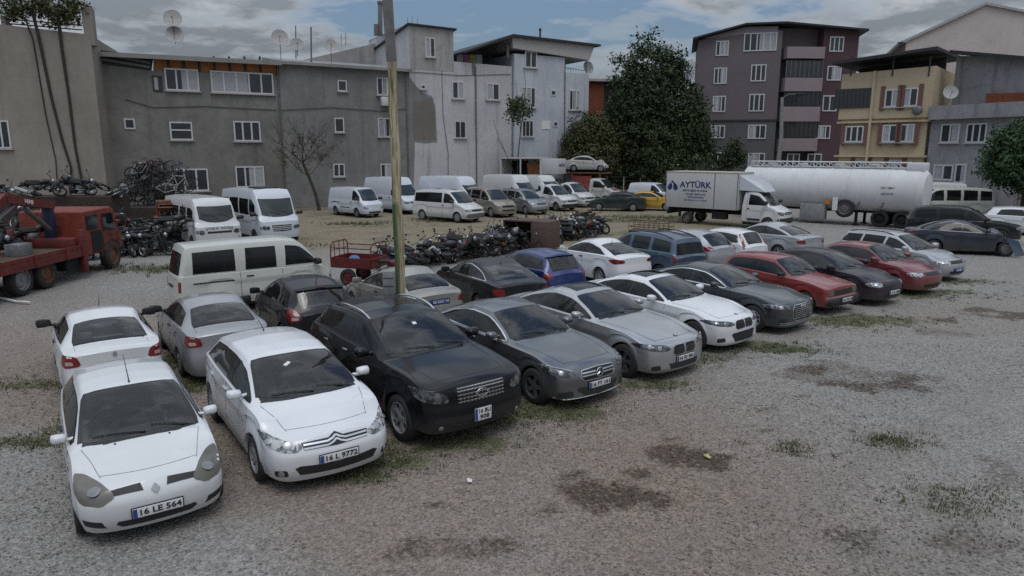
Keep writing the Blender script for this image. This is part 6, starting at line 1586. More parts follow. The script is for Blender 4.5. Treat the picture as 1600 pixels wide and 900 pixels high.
# --- pale gable far right
Wz = Wall((41, 74), (62, 66)); rz = Wz.root('pale_gable_house', 'large pale pink gable wall rising behind the grey house at right')
slab(rz, 'wall', M['gable'], [(Wz.tz(1407, 150)[0], 0), (Wz.tz(1407, 150)[0], Wz.tz(1407, 66)[1])]+poly(Wz, [(1540, 7)])+[(Wz.tz(1700, 40)[0], Wz.tz(1700, 40)[1]), (Wz.tz(1700, 100)[0], 0)], 0, 12)
slab(rz, 'roof_edge', M['sillm'], poly(Wz, [(1403, 67), (1540, 4), (1700, 36), (1700, 40), (1540, 8), (1404, 71)]), -.25, 12.2)
slab(rz, 'eave_bracket', M['darkroof'], poly(Wz, [(1403, 66), (1411, 66), (1411, 72), (1405, 72)]), -.3, .5)
# ================================================================ wooden pole with meter box
P0 = Vector((-2.46, 15.2, 0)); a = aty(626, 455, 15.2); b = aty(608, 0, 15.2); dr = (b-a).normalized(); base = a-dr*(a.z+.3)/dr.z; topp = a+dr*(9.6-a.z)/dr.z
m, t, bs = nt('weathered_pole_wood'); co = objco(t)
mp = N(t, 'ShaderNodeMapping'); mp.inputs['Scale'].default_value = (9, 9, .55); t.links.new(co, mp.inputs[0]); n1 = noise(t, 2.2, 6, .7, mp.outputs[0]); n2 = noise(t, 1.4, 4, .6, co)
c = ramp(t, n1, [(.32, (.05, .03, .015)), (.41, (.22, .16, .08)), (.52, (.42, .36, .23)), (.63, (.52, .47, .34)), (.74, (.16, .09, .04))])
mp2 = N(t, 'ShaderNodeMapping'); mp2.inputs['Scale'].default_value = (7, 7, .9); t.links.new(co, mp2.inputs[0]); n3 = noise(t, 1.3, 5, .6, mp2.outputs[0])
sx = N(t, 'ShaderNodeSeparateXYZ'); t.links.new(co, sx.inputs[0])
left = N(t, 'ShaderNodeMapRange', i_1=.04, i_2=-.06, i_3=0.0, i_4=1.0); t.links.new(sx.outputs[0], left.inputs[0])
gp = math_(t, 'MULTIPLY', ramp(t, n3, [(.54, 0), (.60, .8)]), left.outputs[0])
low = N(t, 'ShaderNodeMapRange', i_1=3.35, i_2=3.25, i_3=0.0, i_4=1.0); t.links.new(sx.outputs[2], low.inputs[0])
gp = math_(t, 'MAXIMUM', gp, math_(t, 'MULTIPLY', low.outputs[0], math_(t, 'MULTIPLY', left.outputs[0], ramp(t, n3, [(.35, 0), (.42, 1)]))))
c = mixc(t, gp, c, (.055, .095, .035)); t.links.new(c, bs.inputs['Base Color']); bs.inputs['Roughness'].default_value = .9; bump(t, bs, n1, .5, .02)
pole = empty('utility_pole', (base.x, base.y, 0), 0, 'leaning wooden utility pole with flaking green paint and a grey meter box', 'utility pole')
mb = MB(); pts = []
for k in range(25):
    p = base.lerp(topp, k/24); pts.append(p-Vector((base.x, base.y, 0))+Vector((.008*math.sin(k*1.3), .008*math.cos(k*2.1), 0)))
mb.tube(pts, [.122-.0018*k+.004*math.sin(k*1.9) for k in range(25)], 16); mb.build('pole_shaft', m, pole, 50)
q = aty(615, 441, 14.95)-Vector((base.x, base.y, 0))
mb = MB(); mb.box((q.x-.085, q.y-.05, q.z), (.26, .18, .52), bev=.012); o = mb.build('meter_box', mat('grey_box', (.20, .205, .21), .6, 0, .2), pole)
mb = MB(); mb.box((q.x-.085, q.y-.146, q.z-.06), (.22, .008, .012)); mb.box((q.x-.085, q.y-.146, q.z+.12), (.22, .008, .012)); mb.build('box_seam', M['seam'], o, 0)
mb = MB(); mb.tube([(q.x+.02, q.y, q.z-.26), (q.x+.03, q.y-.03, q.z-.9)], .03, 6); mb.tube([(q.x+.07, q.y-.02, q.z-.26), (q.x+.06, q.y-.02, q.z-.8)], .02, 6); mb.build('conduit', M['wire'], o)
cu = aty(612, 45, 15.0)-Vector((base.x, base.y, 0)); mb = MB(); mb.box((cu.x-.03, cu.y-.12, cu.z), (.20, .06, 1.3), Matrix.Rotation(-.04, 4, 'Y')); mb.build('grey_board', M['steel'], pole)

# ================================================================ street lamp
lb = aty(1213, 262, 66); lt = aty(1222, 152, 66); lamp = empty('street_lamp', (lb.x, 66, 0), 0, 'tall grey concrete street lamp in front of the mauve block', 'street lamp')
H = lt.z; mb = MB(); mb.tube([(0, 0, -.1), (.25, 0, H*.6), (lt.x-lb.x, 0, H)], [.26, .19, .13], 10); mb.build('lamp_post', M['greyright'], lamp)
mb = MB(); mb.tube([(lt.x-lb.x, 0, H-.1), (lt.x-lb.x+.5, -.2, H+.25), (lt.x-lb.x+1.1, -.4, H+.25)], .05, 6); arm = mb.build('lamp_arm', M['steel'], lamp)
mb = MB(); mb.box((lt.x-lb.x+1.4, -.5, H+.22), (.75, .3, .16), bev=.06); mb.build('lamp_head', M['black'], arm)

# ================================================================ lettered box lorry
def box_shell(parent, name, mt, x0, x1, w, z0, z1, bev=.03):
    mb = MB(); mb.box(((x0+x1)/2, 0, (z0+z1)/2), (x1-x0, w, z1-z0), bev=bev); return mb.build(name, mt, parent)
def cabcar(name, label, cat, x, y, yaw, pm, L=2.5, W=1.95, H=2.15, fs=(1.05, 2.1)):
    sp = dict(L=L, W=W, H=H, fo=.86, wb=90, r=.34, z0=.35, nz=1.05, cs=.80, cz=1.32, ws=1.45, wz=2.02, rt=L-.1, rz=2.08, rb=L-.03, dz=1.5, tz=1.3, wf=.86, wr=.98, ry=.80, cf=.2, cr=.02, hr=.4,
              belt=[(0, .96), (.8, 1.24), (1.2, 1.28), (L, 1.30)], rprof=[(0, 0), (3, .02)], fprof=VANF, bn=.1)
    c = Car(name, label, cat, x, y, yaw, sp, pm, None, .09)
    c.glass_front(pil=.05, dip=.06, lo=0, hi=.03); c.cowl(); c.glass_side(fs[0], fs[1], [], M['tint'], frame=False, rake=.03, low=.03, up=.10)
    h = .90; a = W/2
    head(c, [(.08, a*.58, h-.09), (.10, a*.80, h-.09), (.26, a*.95, h-.03), (.34, a*.95, h+.12), (.16, a*.80, h+.13), (.09, a*.62, h+.06)], M['lampold'], 25, 8, lenses=[(.1, a*.76, h+.02, .07, M['lens'])])
    g = face(c, 'grille', M['black'], [(0, h-.06), (a*.5, h-.05), (a*.5, h+.08), (0, h+.09)]); bars(c, 'grille_bar', pm, 0, a*.5, [h+.01], .02, parent=g)
    face(c, 'bumper', M['black'], [(0, .36), (a*.74, .38), (a*.94, .44), (a*.92, .64), (0, .66)], off=.015)
    c.mirror(1.02, 1.42, M['black'], 1.3)
    for sd in (1, -1): c.patch('door_handle', M['black'], [c.P(2.0, sd*a, 1.10), c.P(2.12, sd*a, 1.10), c.P(2.12, sd*a, 1.16), c.P(2.0, sd*a, 1.16)], 90*sd, 0, .02, res=.06)
    mb = MB()
    for sd in (1, -1):
        c.strip('', None, [c.P(fs[1]+.06, sd*a, 1.95), c.P(fs[1]+.06, sd*a, .45)], 90*sd, 0, .012, .003, mb=mb); c.strip('', None, [c.P(1.2, sd*a, 1.2), c.P(1.28, sd*a, .75)], 90*sd, 0, .012, .003, mb=mb)
    mb.build('panel_gap', M['seam'], c.root)
    for sd in (1, -1): c.patch('sill_trim', M['black'], [c.P(s, sd*a, z) for s, z in ((1.35, .46), (2.1, .46), (2.1, .58), (1.35, .58))], 90*sd, 0, .012, res=.1)
    for sd in (1, -1): wheel(c.root, c.P(.86, sd*(W/2-.12), .34), .34, sd, 'steel', M['steel'], .22)
    return c
ca = R(-42); cx, cy = 12.91, 42.04
bp = plaster('lorry_box_paint', (.46, .46, .45), (.54, .54, .53), (.27, .25, .20), .05, .15, .3)
# cab centre lies 2.45 m ahead of the box middle
c = cabcar('box_lorry', 'white box lorry lettered AYTÜRK with blue drop emblem', 'lorry', cx+2.6*math.cos(ca), cy+2.6*math.sin(ca), -42, PW['vanwhite'])
rt_ = c.root
bx = box_shell(rt_, 'cargo_box', bp, -6.15, -1.45, 2.10, .98, 3.12, .025)
mb = MB(); mb.box((-3.8, 0, 3.135), (4.74, 2.14, .03)); mb.build('box_roof', mat('yellowed_roof', (.40, .37, .27), .7, 0, .15), bx, 0)
mb = MB()
for x in (-2.9, -1.48, -6.12):
    for sd in (1, -1): mb.box((x, sd*1.053, 2.05), (.05, .012, 2.1))
mb.build('box_seam', M['steel'], bx, 0)
mb = MB(); mb.add([(-1.42, -.95, 2.16), (-1.42, .95, 2.16), (-1.42, .95, 3.0), (-1.42, -.95, 3.0), (.05, -.72, 2.08), (.05, .72, 2.08), (-.28, .62, 2.55), (-.28, -.62, 2.55)], [(3, 2, 1, 0), (4, 5, 6, 7), (0, 1, 5, 4), (1, 2, 6, 5), (2, 3, 7, 6), (3, 0, 4, 7)])
mb.build('wind_deflector', PW['coolwhite'], rt_, 0)
mb = MB(); mb.box((-3.7, 0, .82), (5.0, .9, .28)); mb.box((-2.6, -.75, .62), (.9, .4, .45), bev=.03); mb.box((-4.0, 0, .72), (.2, 1.9, .12)); mb.box((-6.0, 0, .62), (.12, 1.9, .14)); mb.build('chassis', M['under'], rt_, 0)
for sd in (1, -1):
    wheel(rt_, (-4.65, sd*.86, .36), .36, sd, 'steel', M['steel'], .3); mb = MB(); mb.box((-5.2, sd*.86, .62), (.03, .3, .45)); mb.build('mud_flap', M['rubber'], rt_, 0)
ink = mat('navy_lettering', (.012, .028, .14), .5)
def letter(parent, s, size, loc, rot, mt, k=1.0, bold=.0):
    me = text_mesh(s, size, .003, bold); o = link('lettering', me, None, parent, loc=loc, rot=rot, scl=(k, 1, 1))
    if not len(me.materials): me.materials.append(mt)
    return o
rx = (PI/2, 0, 0)
letter(bx, 'AYTÜRK', .50, (-4.15, -1.056, 2.36), rx, ink, 1.06, .012)
letter(bx, 'MEYVE SEBZE VE SOĞUK', .16, (-4.15, -1.056, 2.02), rx, ink, .92, .003)
letter(bx, 'TİCARET LİMİTED ŞTİ.', .14, (-4.1, -1.056, 1.80), rx, ink, .9, .002)
letter(bx, 'TOPTAN PERAKENDE', .13, (-4.1, -1.056, 1.62), rx, ink, .85, .002)
letter(bx, 'CEP 0532 234 16 71 BURSA', .12, (-4.1, -1.056, 1.44), rx, ink, 1.1, .001)
mb = MB()
def drop(cx_, cz, r_, lean): return [(cx_+r_*math.sin(q)*(1 if abs(q) < 2.2 else .6)+lean*max(0, -math.cos(q))*.5*r_, cz-r_*math.cos(q)*(1.0 if math.cos(q) > 0 else 1.9)) for q in [-PI+2*PI*i/18 for i in range(18)]]
for cx_, cz, r_, ln in ((-5.86, 2.18, .155, .9), (-5.46, 2.16, .155, -.9)):
    mb.prism(drop(cx_, cz, r_, ln), 0, .006, Matrix.Translation((0, -1.053, 0)) @ Matrix.Rotation(PI/2, 4, 'X'))
mb.prism([(-5.72, 2.62), (-5.46, 2.40), (-5.46, 2.30), (-5.56, 2.30), (-5.62, 2.42), (-5.78, 2.52)], 0, .006, Matrix.Translation((0, -1.053, 0)) @ Matrix.Rotation(PI/2, 4, 'X'))
mb.build('emblem', ink, bx, 0)['label'] = 'navy emblem of two drops and a bent stripe'

# ================================================================ tank trailer
A = Vector((15.9, 47.3, 0)); Bq = Vector((23.7, 39.9, 0)); yaw = math.atan2(Bq.y-A.y, Bq.x-A.x); Lt = (Bq-A).length
tk = empty('tank_trailer', (A.x, A.y, 0), yaw, 'long white cylindrical tank semi trailer with a walkway railing on top', 'tank trailer')
tm = plaster('tank_paint', (.55, .55, .55), (.62, .62, .62), (.34, .31, .28), .05, .12, .25)
RT, ZC = 1.30, 2.08
Mx = Matrix.Translation((0, 0, ZC)) @ Matrix.Rotation(PI/2, 4, 'Y')
mb = MB(); mb.lathe([(.001, -.12), (.7, -.10), (1.0, 0), (RT, .12), (RT, Lt-.35), (RT-.04, Lt-.22), (RT-.26, Lt), (.6, Lt+.05), (.001, Lt+.07)], 40, Mx); mb.build('tank', tm, tk, 30)
for x in (.3, 2.4, 4.6, 6.8, 8.9):
    mb = MB(); mb.lathe([(RT+.001, x-.03), (RT+.018, x-.02), (RT+.018, x+.02), (RT+.001, x+.03)], 40, Mx); mb.build('tank_band', tm, tk)
zt = ZC+RT; mb = MB(); mb.box((Lt/2-.3, 0, zt+.02), (Lt-1.2, .7, .06)); walk = mb.build('walkway', tm, tk, 0)
mb = MB()
for sd in (1, -1):
    mb.tube([(.4, sd*.5, zt+.33), (Lt-1.1, sd*.5, zt+.33)], .035, 6)
    n = 12
    for k in range(n): x0 = .4+(Lt-1.5)*k/n; x1 = .4+(Lt-1.5)*(k+.5)/n; mb.tube([(x0, sd*.5, zt+.0), (x0, sd*.5, zt+.33)], .025, 5); mb.tube([(x0, sd*.5, zt+.30), (x1, sd*.5, zt+.02)], .02, 5)
mb.build('railing', PW['vanwhite'], walk)
for x in (1.6, 3.6, 5.8, 7.8): mb = MB(); mb.lathe([(.30, 0), (.30, .14), (.26, .18), (.001, .20)], 18, Matrix.Translation((x, 0, zt+.05))); mb.build('hatch_lid', M['sillm'], walk)
mb = MB(); mb.box((Lt-.62, 0, zt+.08), (.9, 1.15, .52), bev=.05); mb.build('valve_cabinet', tm, tk)
mb = MB(); [mb.box((Lt/2, sd*.45, .86), (Lt-.4, .12, .22)) for sd in (1, -1)]; mb.build('chassis', M['under'], tk, 0)
mb = MB(); mb.box((Lt*.45, -1.02, .72), (1.5, .5, .95), bev=.03); bb = mb.build('equipment_box', mat('grey_cabinet', (.24, .24, .235), .6, 0, .2), tk)
mb = MB(); mb.box((Lt*.53, -1.32, 1.36), (.34, .02, .28)); mb.build('orange_board', M['amber'], tk, 0)
mb = MB(); mb.box((Lt*.575, -1.30, 1.25), (.30, .03, .8), bev=.01); mb.build('white_board', M['paper'], tk, 0)
w_ = wheel(tk, (Lt*.625, -1.14, 1.0), .54, -1, 'steel', M['steel'], .28, 'spare_wheel')
for x in (Lt*.655,):
    for sd in (1, -1): mb = MB(); mb.box((x+.25, sd*.8, .42), (.14, .14, .8)); mb.box((x+.25, sd*.8, .03), (.34, .34, .05)); mb.build('landing_leg', M['under'], tk, 0)
for x in (Lt*.70, Lt*.82):
    for sd in (1, -1): mb = MB(); mb.tube([(x, sd*.72, zt-1.95), (x-.15, sd*1.08, 1.1), (x, sd*1.12, 1.45)], .035, 5); mb.build('fender_stay', M['steel'], tk)
for x in (Lt*.80, Lt*.91):
    for sd in (1, -1): wheel(tk, (x, sd*.80, .48), .48, sd, 'steel', M['under'], .32)
p = MB(); p.box((Lt-.3, 0, .62), (.1, 2.2, .14)); p.build('rear_bumper', M['steel'], tk, 0)
for k, (s, z) in enumerate((('DOLUM 18000 LT', 2.30), ('AZAMİ 26 TON', 1.95))):
    al = math.asin((z-ZC)/RT); letter(tk, s, .17, (Lt-1.75, -RT*math.cos(al)-.012, z), (PI/2-al, 0, 0), M['ink'], .55)

# ================================================================ open sided box lorry and the stacked shell's frame
ya = R(-26); fx, fy = 5.2, 60.2
c = cabcar('open_lorry', 'white box lorry with its cargo side open showing boards', 'lorry', fx-1.2*math.cos(ya), fy-1.2*math.sin(ya), -26, PW['vanwhite'])
rt_ = c.root; x0, x1, zb, zt = -5.2, -1.3, 1.0, 3.75
mb = MB()
mb.box(((x0+x1)/2, 0, zt), (x1-x0+.1, 2.2, .10)); mb.box(((x0+x1)/2, 0, zb), (x1-x0, 2.15, .12)); mb.box((x1, 0, (zb+zt)/2), (.10, 2.15, zt-zb)); mb.box((x0, 0, (zb+zt)/2), (.10, 2.15, zt-zb)); mb.box(((x0+x1)/2, 1.05, (zb+zt)/2), (x1-x0, .06, zt-zb)); mb.box(((x0+x1)/2, -1.05, zb+.2), (x1-x0, .06, .4))
for k in range(3): mb.box((x0+.05+(x1-x0-.1)*k/2, -1.05, (zb+zt)/2), (.10, .10, zt-zb))
bx = mb.build('cargo_box', bp, rt_, 0)
mb = MB(); mb.box((-2.3, .2, 2.5), (1.6, .1, 1.7), Matrix.Rotation(.3, 4, 'X')); mb.build('leaning_board', M['osb'], bx, 0)
mb = MB(); mb.box(((x0-3.3)/2, .97, 2.35), (1.6, .04, 2.3)); mb.build('dark_lining', M['under'], bx, 0)
mb = MB(); mb.box((-.55, 0, 3.05), (1.5, 1.95, 1.30), bev=.06); lt_ = mb.build('luton_box', bp, rt_)
letter(lt_, 'NAKLİYAT', .30, (.215, 0, 3.15), (PI/2, 0, PI/2), ink, 1.0, .004)
mb = MB(); mb.box((-3.2, 0, .78), (4, .9, .3)); mb.build('chassis', M['under'], rt_, 0)
for sd in (1, -1): wheel(rt_, (-4.0, sd*.86, .36), .36, sd, 'steel', M['steel'], .3)
e = empty('steel_rack', (6.9, 63.6, 0), R(-22), 'rusty red steel frame holding up the stripped white car shell', 'frame')
for sx_ in (-1, 1):
    for sy_ in (-1, 1): mb = MB(); mb.box((sx_*1.3, sy_*.75, 1.2), (.14, .14, 2.4)); mb.build('post', M['rust'], e, 0)
mb = MB(); mb.box((0, 0, 2.44), (4.0, 1.7, .12)); mb.build('deck', M['rust'], e, 0)
mb = MB(); mb.box((-.4, -.7, 1.5), (1.8, .08, 1.3)); mb.build('red_panel', PW['fadedred'], e, 0)
c = cabcar('wrecked_pickup', 'stripped white and rusty pickup cab below the stacked shell', 'pickup', 8.0, 59.5, -32, PW['whitewreck'], H=2.1)
mb = MB(); mb.box((-1.9, 0, .85), (1.8, 1.7, .5)); mb.build('load_bed', M['rust'], c.root, 0)
for sd in (1, -1): wheel(c.root, (-1.9, sd*.8, .34), .34, sd, 'steel', M['steel'], .22)
c.patch('rusty_bonnet', M['rust'], [c.on_top(s, y) for s, y in ((.2, -.5), (.2, .4), (.72, .55), (.70, -.3))], 0, 60, .006, res=.12)

# ================================================================ motorcycles
BP = {k: mat(k+'_bike_paint', v, .35, 0, .3) for k, v in dict(red=(.085, .013, .011), black=(.015, .015, .016), blue=(.02, .04, .09), white=(.36, .36, .34), orange=(.25, .09, .015), silver=(.18, .18, .18)).items()}
_bw = MB(); _bw.lathe([(.235, -.05), (.27, -.055), (.305, -.03), (.31, 0), (.305, .03), (.27, .055), (.235, .05)], 22); BT = _bw.mesh('tyre'); BT.materials.append(M['rubber'])
_bw = MB(); _bw.lathe([(.24, -.03), (.22, 0), (.24, .03)], 22); _bw.lathe([(.05, -.05), (.06, 0), (.05, .05)], 10)
for k in range(10): a = 2*PI*k/10; _bw.tube([(.05*math.cos(a), .05*math.sin(a), 0), (.23*math.cos(a+.2), .23*math.sin(a+.2), 0)], .007, 3)
BR = _bw.mesh('rim'); BR.materials.append(M['alloy'])
def bike_wheel(parent, x, z=.31, s=1.0):
    e = bpy.data.objects.new('wheel', None); COL.objects.link(e); e.parent = parent; e.location = (x, 0, z); e.rotation_euler = (PI/2, 0, 0); e.scale = (s, s, s)
    link('tyre', BT, None, e); link('rim', BR, None, e)
def motorcycle(pm, scooter=False):
    e = empty('motorcycle', (0, 0, 0), 0); bike_wheel(e, .64); bike_wheel(e, -.62)
    mb = MB(); mb.tube([(.64, .09, .31), (.42, .07, .92)], .022, 5); mb.tube([(.64, -.09, .31), (.42, -.07, .92)], .022, 5); mb.tube([(.42, 0, .85), (.1, 0, .5), (-.25, 0, .42), (-.35, 0, .72), (.38, 0, .80)], .025, 5); mb.tube([(-.62, .10, .31), (-.2, .08, .40)], .02, 5); mb.tube([(-.62, -.10, .31), (-.2, -.08, .40)], .02, 5); mb.tube([(-.62, .11, .33), (-.40, .10, .72)], .025, 5); mb.build('frame', M['black'], e)
    mb = MB(); mb.box((.05, 0, .40), (.36, .26, .28), bev=.05); mb.lathe([(.11, -.17), (.13, 0), (.11, .17)], 12, Matrix.Translation((.08, 0, .42)) @ Matrix.Rotation(PI/2, 4, 'X')); mb.build('engine', M['steel'], e)
    mb = MB(); mb.tube([(.15, -.15, .35), (-.1, -.17, .28), (-.75, -.17, .36)], [.025, .03, .045], 7); mb.build('exhaust', M['chrome'], e)
    if scooter:
        mb = MB(); mb.box((.40, 0, .62), (.14, .40, .62), Matrix.Rotation(-.35, 4, 'Y'), bev=.05); mb.box((.05, 0, .32), (.6, .36, .08), bev=.03); mb.box((-.42, 0, .56), (.70, .34, .34), bev=.10); mb.build('fairing', pm, e)
    else:
        mb = MB(); mb.ball((.17, 0, .86), (.27, .15, .13), 12, 7); mb.build('fuel_tank', pm, e)
        mb = MB(); mb.box((-.62, 0, .70), (.42, .18, .10), Matrix.Rotation(.25, 4, 'Y'), bev=.04); mb.build('mudguard', pm, e)
        mb = MB(); mb.box((.66, 0, .65), (.40, .14, .03), Matrix.Rotation(.15, 4, 'Y'), bev=.01); mb.build('mudguard', pm, e)
    mb = MB(); mb.box((-.32, 0, .83), (.66, .25, .11), Matrix.Rotation(.06, 4, 'Y'), bev=.045); mb.build('seat', M['rubber'], e)
    mb = MB(); mb.tube([(.30, .36, 1.06), (.42, .20, 1.04), (.44, 0, .98), (.42, -.20, 1.04), (.30, -.36, 1.06)], .016, 5); mb.tube([(.34, .3, 1.05), (.38, .36, 1.22)], .008, 4); mb.tube([(.34, -.3, 1.05), (.38, -.36, 1.22)], .008, 4); mb.ball((.38, .37, 1.24), (.02, .06, .04), 6, 5); mb.ball((.38, -.37, 1.24), (.02, .06, .04), 6, 5); mb.build('handlebar', M['black'], e)
    mb = MB(); mb.ball((.54, 0, .90), (.08, .10, .10), 12, 7); mb.build('headlight', M['lens'], e)
    return e
protos = [motorcycle(BP['black']), motorcycle(BP['red']), motorcycle(BP['white'], True), motorcycle(BP['blue']), motorcycle(BP['orange']), motorcycle(BP['black'], True), motorcycle(BP['silver'])]
used = set()
KD = ['black', 'dark red', 'white scooter style', 'dark blue', 'orange', 'black scooter style', 'silver grey']
def put_bike(k, x, y, z, yaw, roll, pitch, label, group):
    o = protos[k] if k not in used else copy_tree(protos[k]); used.add(k)
    o.location = (x, y, z); o.rotation_euler = (roll, pitch, yaw); tag(o, label, 'motorcycle', group); return o
MG = 'scrapped motorcycles in the long row behind the cars'
rb = random.Random(21)
order = [0, 1, 0, 5, 0, 2, 0, 1, 3, 6, 0, 4, 0, 3, 1, 5, 6, 0, 0, 4, 3, 6, 0, 5, 0, 2, 0, 6, 3, 0, 0, 5]
n = len(order)
for i, k in enumerate(order):
    f = i/(n-1); x = -4.5+9.4*f+rb.uniform(-.12, .12); y = 25.3+13.0*f+rb.uniform(-.3, .3)
    if .52 < f < .62: y += .9
    near = 'by the red cargo trike' if f < .2 else 'behind the black sedan' if f < .42 else 'left of the rusty cabin' if f < .6 else 'behind the white saloon' if f < .8 else 'at the far end near the rack'
    put_bike(k, x, y, 0, R(130+rb.uniform(-60, 60)), R(rb.uniform(-46, 46)), R(rb.uniform(-8, 10)), '%s scrapped motorcycle %s' % (KD[k], near), MG)
for i, (k, f) in enumerate(((0, .08), (1, .12), (0, .2), (0, .24), (5, .27), (1, .31), (0, .34), (0, .38), (6, .42), (0, .5), (3, .66), (0, .70), (3, .74), (0, .8), (1, .84), (4, .88), (0, .94), (0, .04), (5, .16), (0, .29), (3, .33), (6, .4), (0, .46), (5, .64), (0, .77), (6, .9))):
    x = -4.5+9.4*f+rb.uniform(-.3, .3); y = 25.2+13*f+rb.uniform(-.5, .6)
    put_bike(k, x, y, rb.uniform(.25, .6), R(rb.uniform(0, 360)), R(rb.uniform(50, 80)), R(rb.uniform(-10, 10)), '%s motorcycle lying on top of the row %s' % (KD[k], 'near the trike' if f < .2 else 'behind the black sedan' if f < .45 else 'beyond the rusty cabin'), MG)
mb = MB(); p = aty(706, 366, 29.5); mb.lathe([(.001, .16), (.10, .13), (.15, .03), (.155, -.06), (.13, -.12)], 14, Matrix.Translation(p)); tag(mb.build('helmet', BP['red']), 'red and white helmet on top of the motorcycles', 'helmet')
# heap by the crane truck
MH = 'motorcycles heaped by the red truck'
for i in range(32):
    x, y = -16.4+rb.uniform(-1.9, 1.5), 30.9+rb.uniform(-2.4, 2.4); z = [0, 0, .5, .9][i % 4]
    k = [0, 5, 0, 1, 0, 3, 6, 0][i % 8]
    put_bike(k, x, y, z, R(rb.uniform(0, 360)), R(rb.uniform(-15, 15) if z == 0 else rb.uniform(35, 80)), 0, '%s motorcycle in the heap between red truck and tractor%s' % (KD[k], '' if z == 0 else ', lying on others'), MH)
for i in range(14):
    x, y = -21.2+rb.uniform(-2.2, 2.0), 28.2+rb.uniform(-1.6, 2.2); z = [0, .6, 1.2][i % 3]
    k = [0, 6, 0, 5, 3, 0, 2][i % 7]
    put_bike(k, x, y, z, R(rb.uniform(0, 360)), R(rb.uniform(-30, 75)), 0, '%s motorcycle in the pile behind the red crane' % KD[k], 'motorcycles piled behind the crane truck')

# ================================================================ bicycles on a dark container
tr = empty('scrap_trailer', (-19.0, 37.4, 0), R(80), 'dark rusty flatbed with a heap of bicycles on it', 'trailer')
mb = MB(); mb.box((0, 0, 1.0), (3.6, 2.4, 1.1)); mb.build('load_bed', mat('dark_bed', (.05, .035, .03), .9, 0, .4, 5), tr, 0)
mb = MB(); mb.box((0, 0, .5), (3.0, 1.0, .2)); mb.build('chassis', M['under'], tr, 0)
for sd in (1, -1): wheel(tr, (-.6, sd*1.0, .4), .4, sd, 'steel', M['steel'], .25)
_cw = MB(); _cw.tube([(.32*math.cos(2*PI*k/24), .32*math.sin(2*PI*k/24), 0) for k in range(25)], .022, 5, cap=False); CT = _cw.mesh('tyre'); CT.materials.append(M['rubber'])
_cw = MB(); [_cw.tube([(0, 0, 0), (.31*math.cos(2*PI*k/14), .31*math.sin(2*PI*k/14), 0)], .004, 3) for k in range(14)]; CS = _cw.mesh('spokes'); CS.materials.append(M['steel'])
def bicycle(pm):
    e = empty('bicycle')
    for x in (.52, -.5):
        w_ = bpy.data.objects.new('wheel', None); COL.objects.link(w_); w_.parent = e; w_.location = (x, 0, .33); w_.rotation_euler = (PI/2, 0, 0); link('tyre', CT, None, w_); link('spokes', CS, None, w_)
    mb = MB(); B_ = (0, 0, .30); S_ = (-.16, 0, .78); H_ = (.36, 0, .80)
    for q in ((B_, S_), (S_, H_), (B_, (.38, 0, .72)), (B_, (-.5, 0, .33)), (S_, (-.5, 0, .33)), (H_, (.52, 0, .33)), (H_, (.34, 0, .95))): mb.tube(q, .022, 5)
    mb.build('frame', pm, e)
    mb = MB(); mb.box((-.19, 0, .88), (.26, .14, .06), bev=.025); mb.tube([S_, (-.19, 0, .86)], .014, 4); mb.build('saddle', M['black'], e)
    mb = MB(); mb.tube([(.28, .28, 1.0), (.34, 0, .96), (.28, -.28, 1.0)], .014, 4); mb.build('handlebar', M['black'], e)
    return e
bps = [bicycle(BP[k]) for k in ('white', 'black', 'blue', 'red')]; bu = set()
for i in range(44):
    k = [1, 1, 1, 2, 1, 3, 1, 1, 1, 0][i % 10] if i else 0
    o = bps[k] if k not in bu else copy_tree(bps[k]); bu.add(k)
    lv = i % 4; x = -19.0+rb.uniform(-1.5, 1.7)*(1-.18*lv); y = 37.2+rb.uniform(-1.0, 1.0)
    o.location = (x, y, 1.5+lv*.5); o.rotation_euler = (R(rb.uniform(-25, 35)), R(rb.uniform(-40, 40)), R(rb.uniform(-60, 60)))
    if i == 0: o.location = (-17.3, 36.2, 2.35); o.rotation_euler = (.1, .1, R(8))
    tag(o, '%s bicycle %s of the heap on the flatbed' % (('white', 'black', 'dark blue', 'dark red')[k], ('at the bottom', 'low in the middle', 'in the upper part', 'at the top')[lv] if i else 'with a wheel sticking out'), 'bicycle', 'bicycles heaped on the flatbed')

# ================================================================ rusty tractor with canopy
e = empty('tractor', (-15.9, 32.9, 0), R(-60), 'rusty red tractor with a curved brown canopy beside the white minibus', 'tractor')
mb = MB(); mb.box((.75, 0, .95), (1.35, .62, .62), bev=.08); mb.build('bonnet', PW['fadedred'], e)
mb = MB(); mb.box((0, 0, .65), (2.6, .45, .4)); mb.build('chassis', M['rust'], e, 0)
mb = MB(); mb.lathe([(1.0, -.75), (1.0, .75)], 10, Matrix.Translation((-.55, 0, 1.15)) @ Matrix.Rotation(PI/2, 4, 'X'))
can = MB()
for k in range(9):
    a = R(20+k*15); can.box((-.5-1.0*math.cos(a), 0, 1.1+.95*math.sin(a)), (.06, 1.5, .30), Matrix.Rotation(-a, 4, 'Y'))
can.build('canopy', M['rust'], e, 0)
for sd in (1, -1):
    for (x, z) in ((-1.2, 1.3), (.25, 1.3)): q = MB(); q.tube([(x, sd*.7, .8), (x, sd*.7, 1.95)], .035, 5); q.build('canopy_post', PW['fadedred'], e)
    wheel(e, (-.75, sd*.72, .62), .62, sd, 'steel', PW['fadedred'], .35); wheel(e, (1.15, sd*.6, .36), .36, sd, 'steel', M['rust'], .2)
    q = MB(); q.box((-.75, sd*.72, 1.3), (1.0, .4, .08), bev=.03); q.build('mudguard', PW['fadedred'], e)
q = MB(); q.box((-.6, 0, 1.0), (.5, .5, .12), bev=.04); q.box((-.85, 0, 1.25), (.1, .5, .45), bev=.04); q.build('seat', M['black'], e)
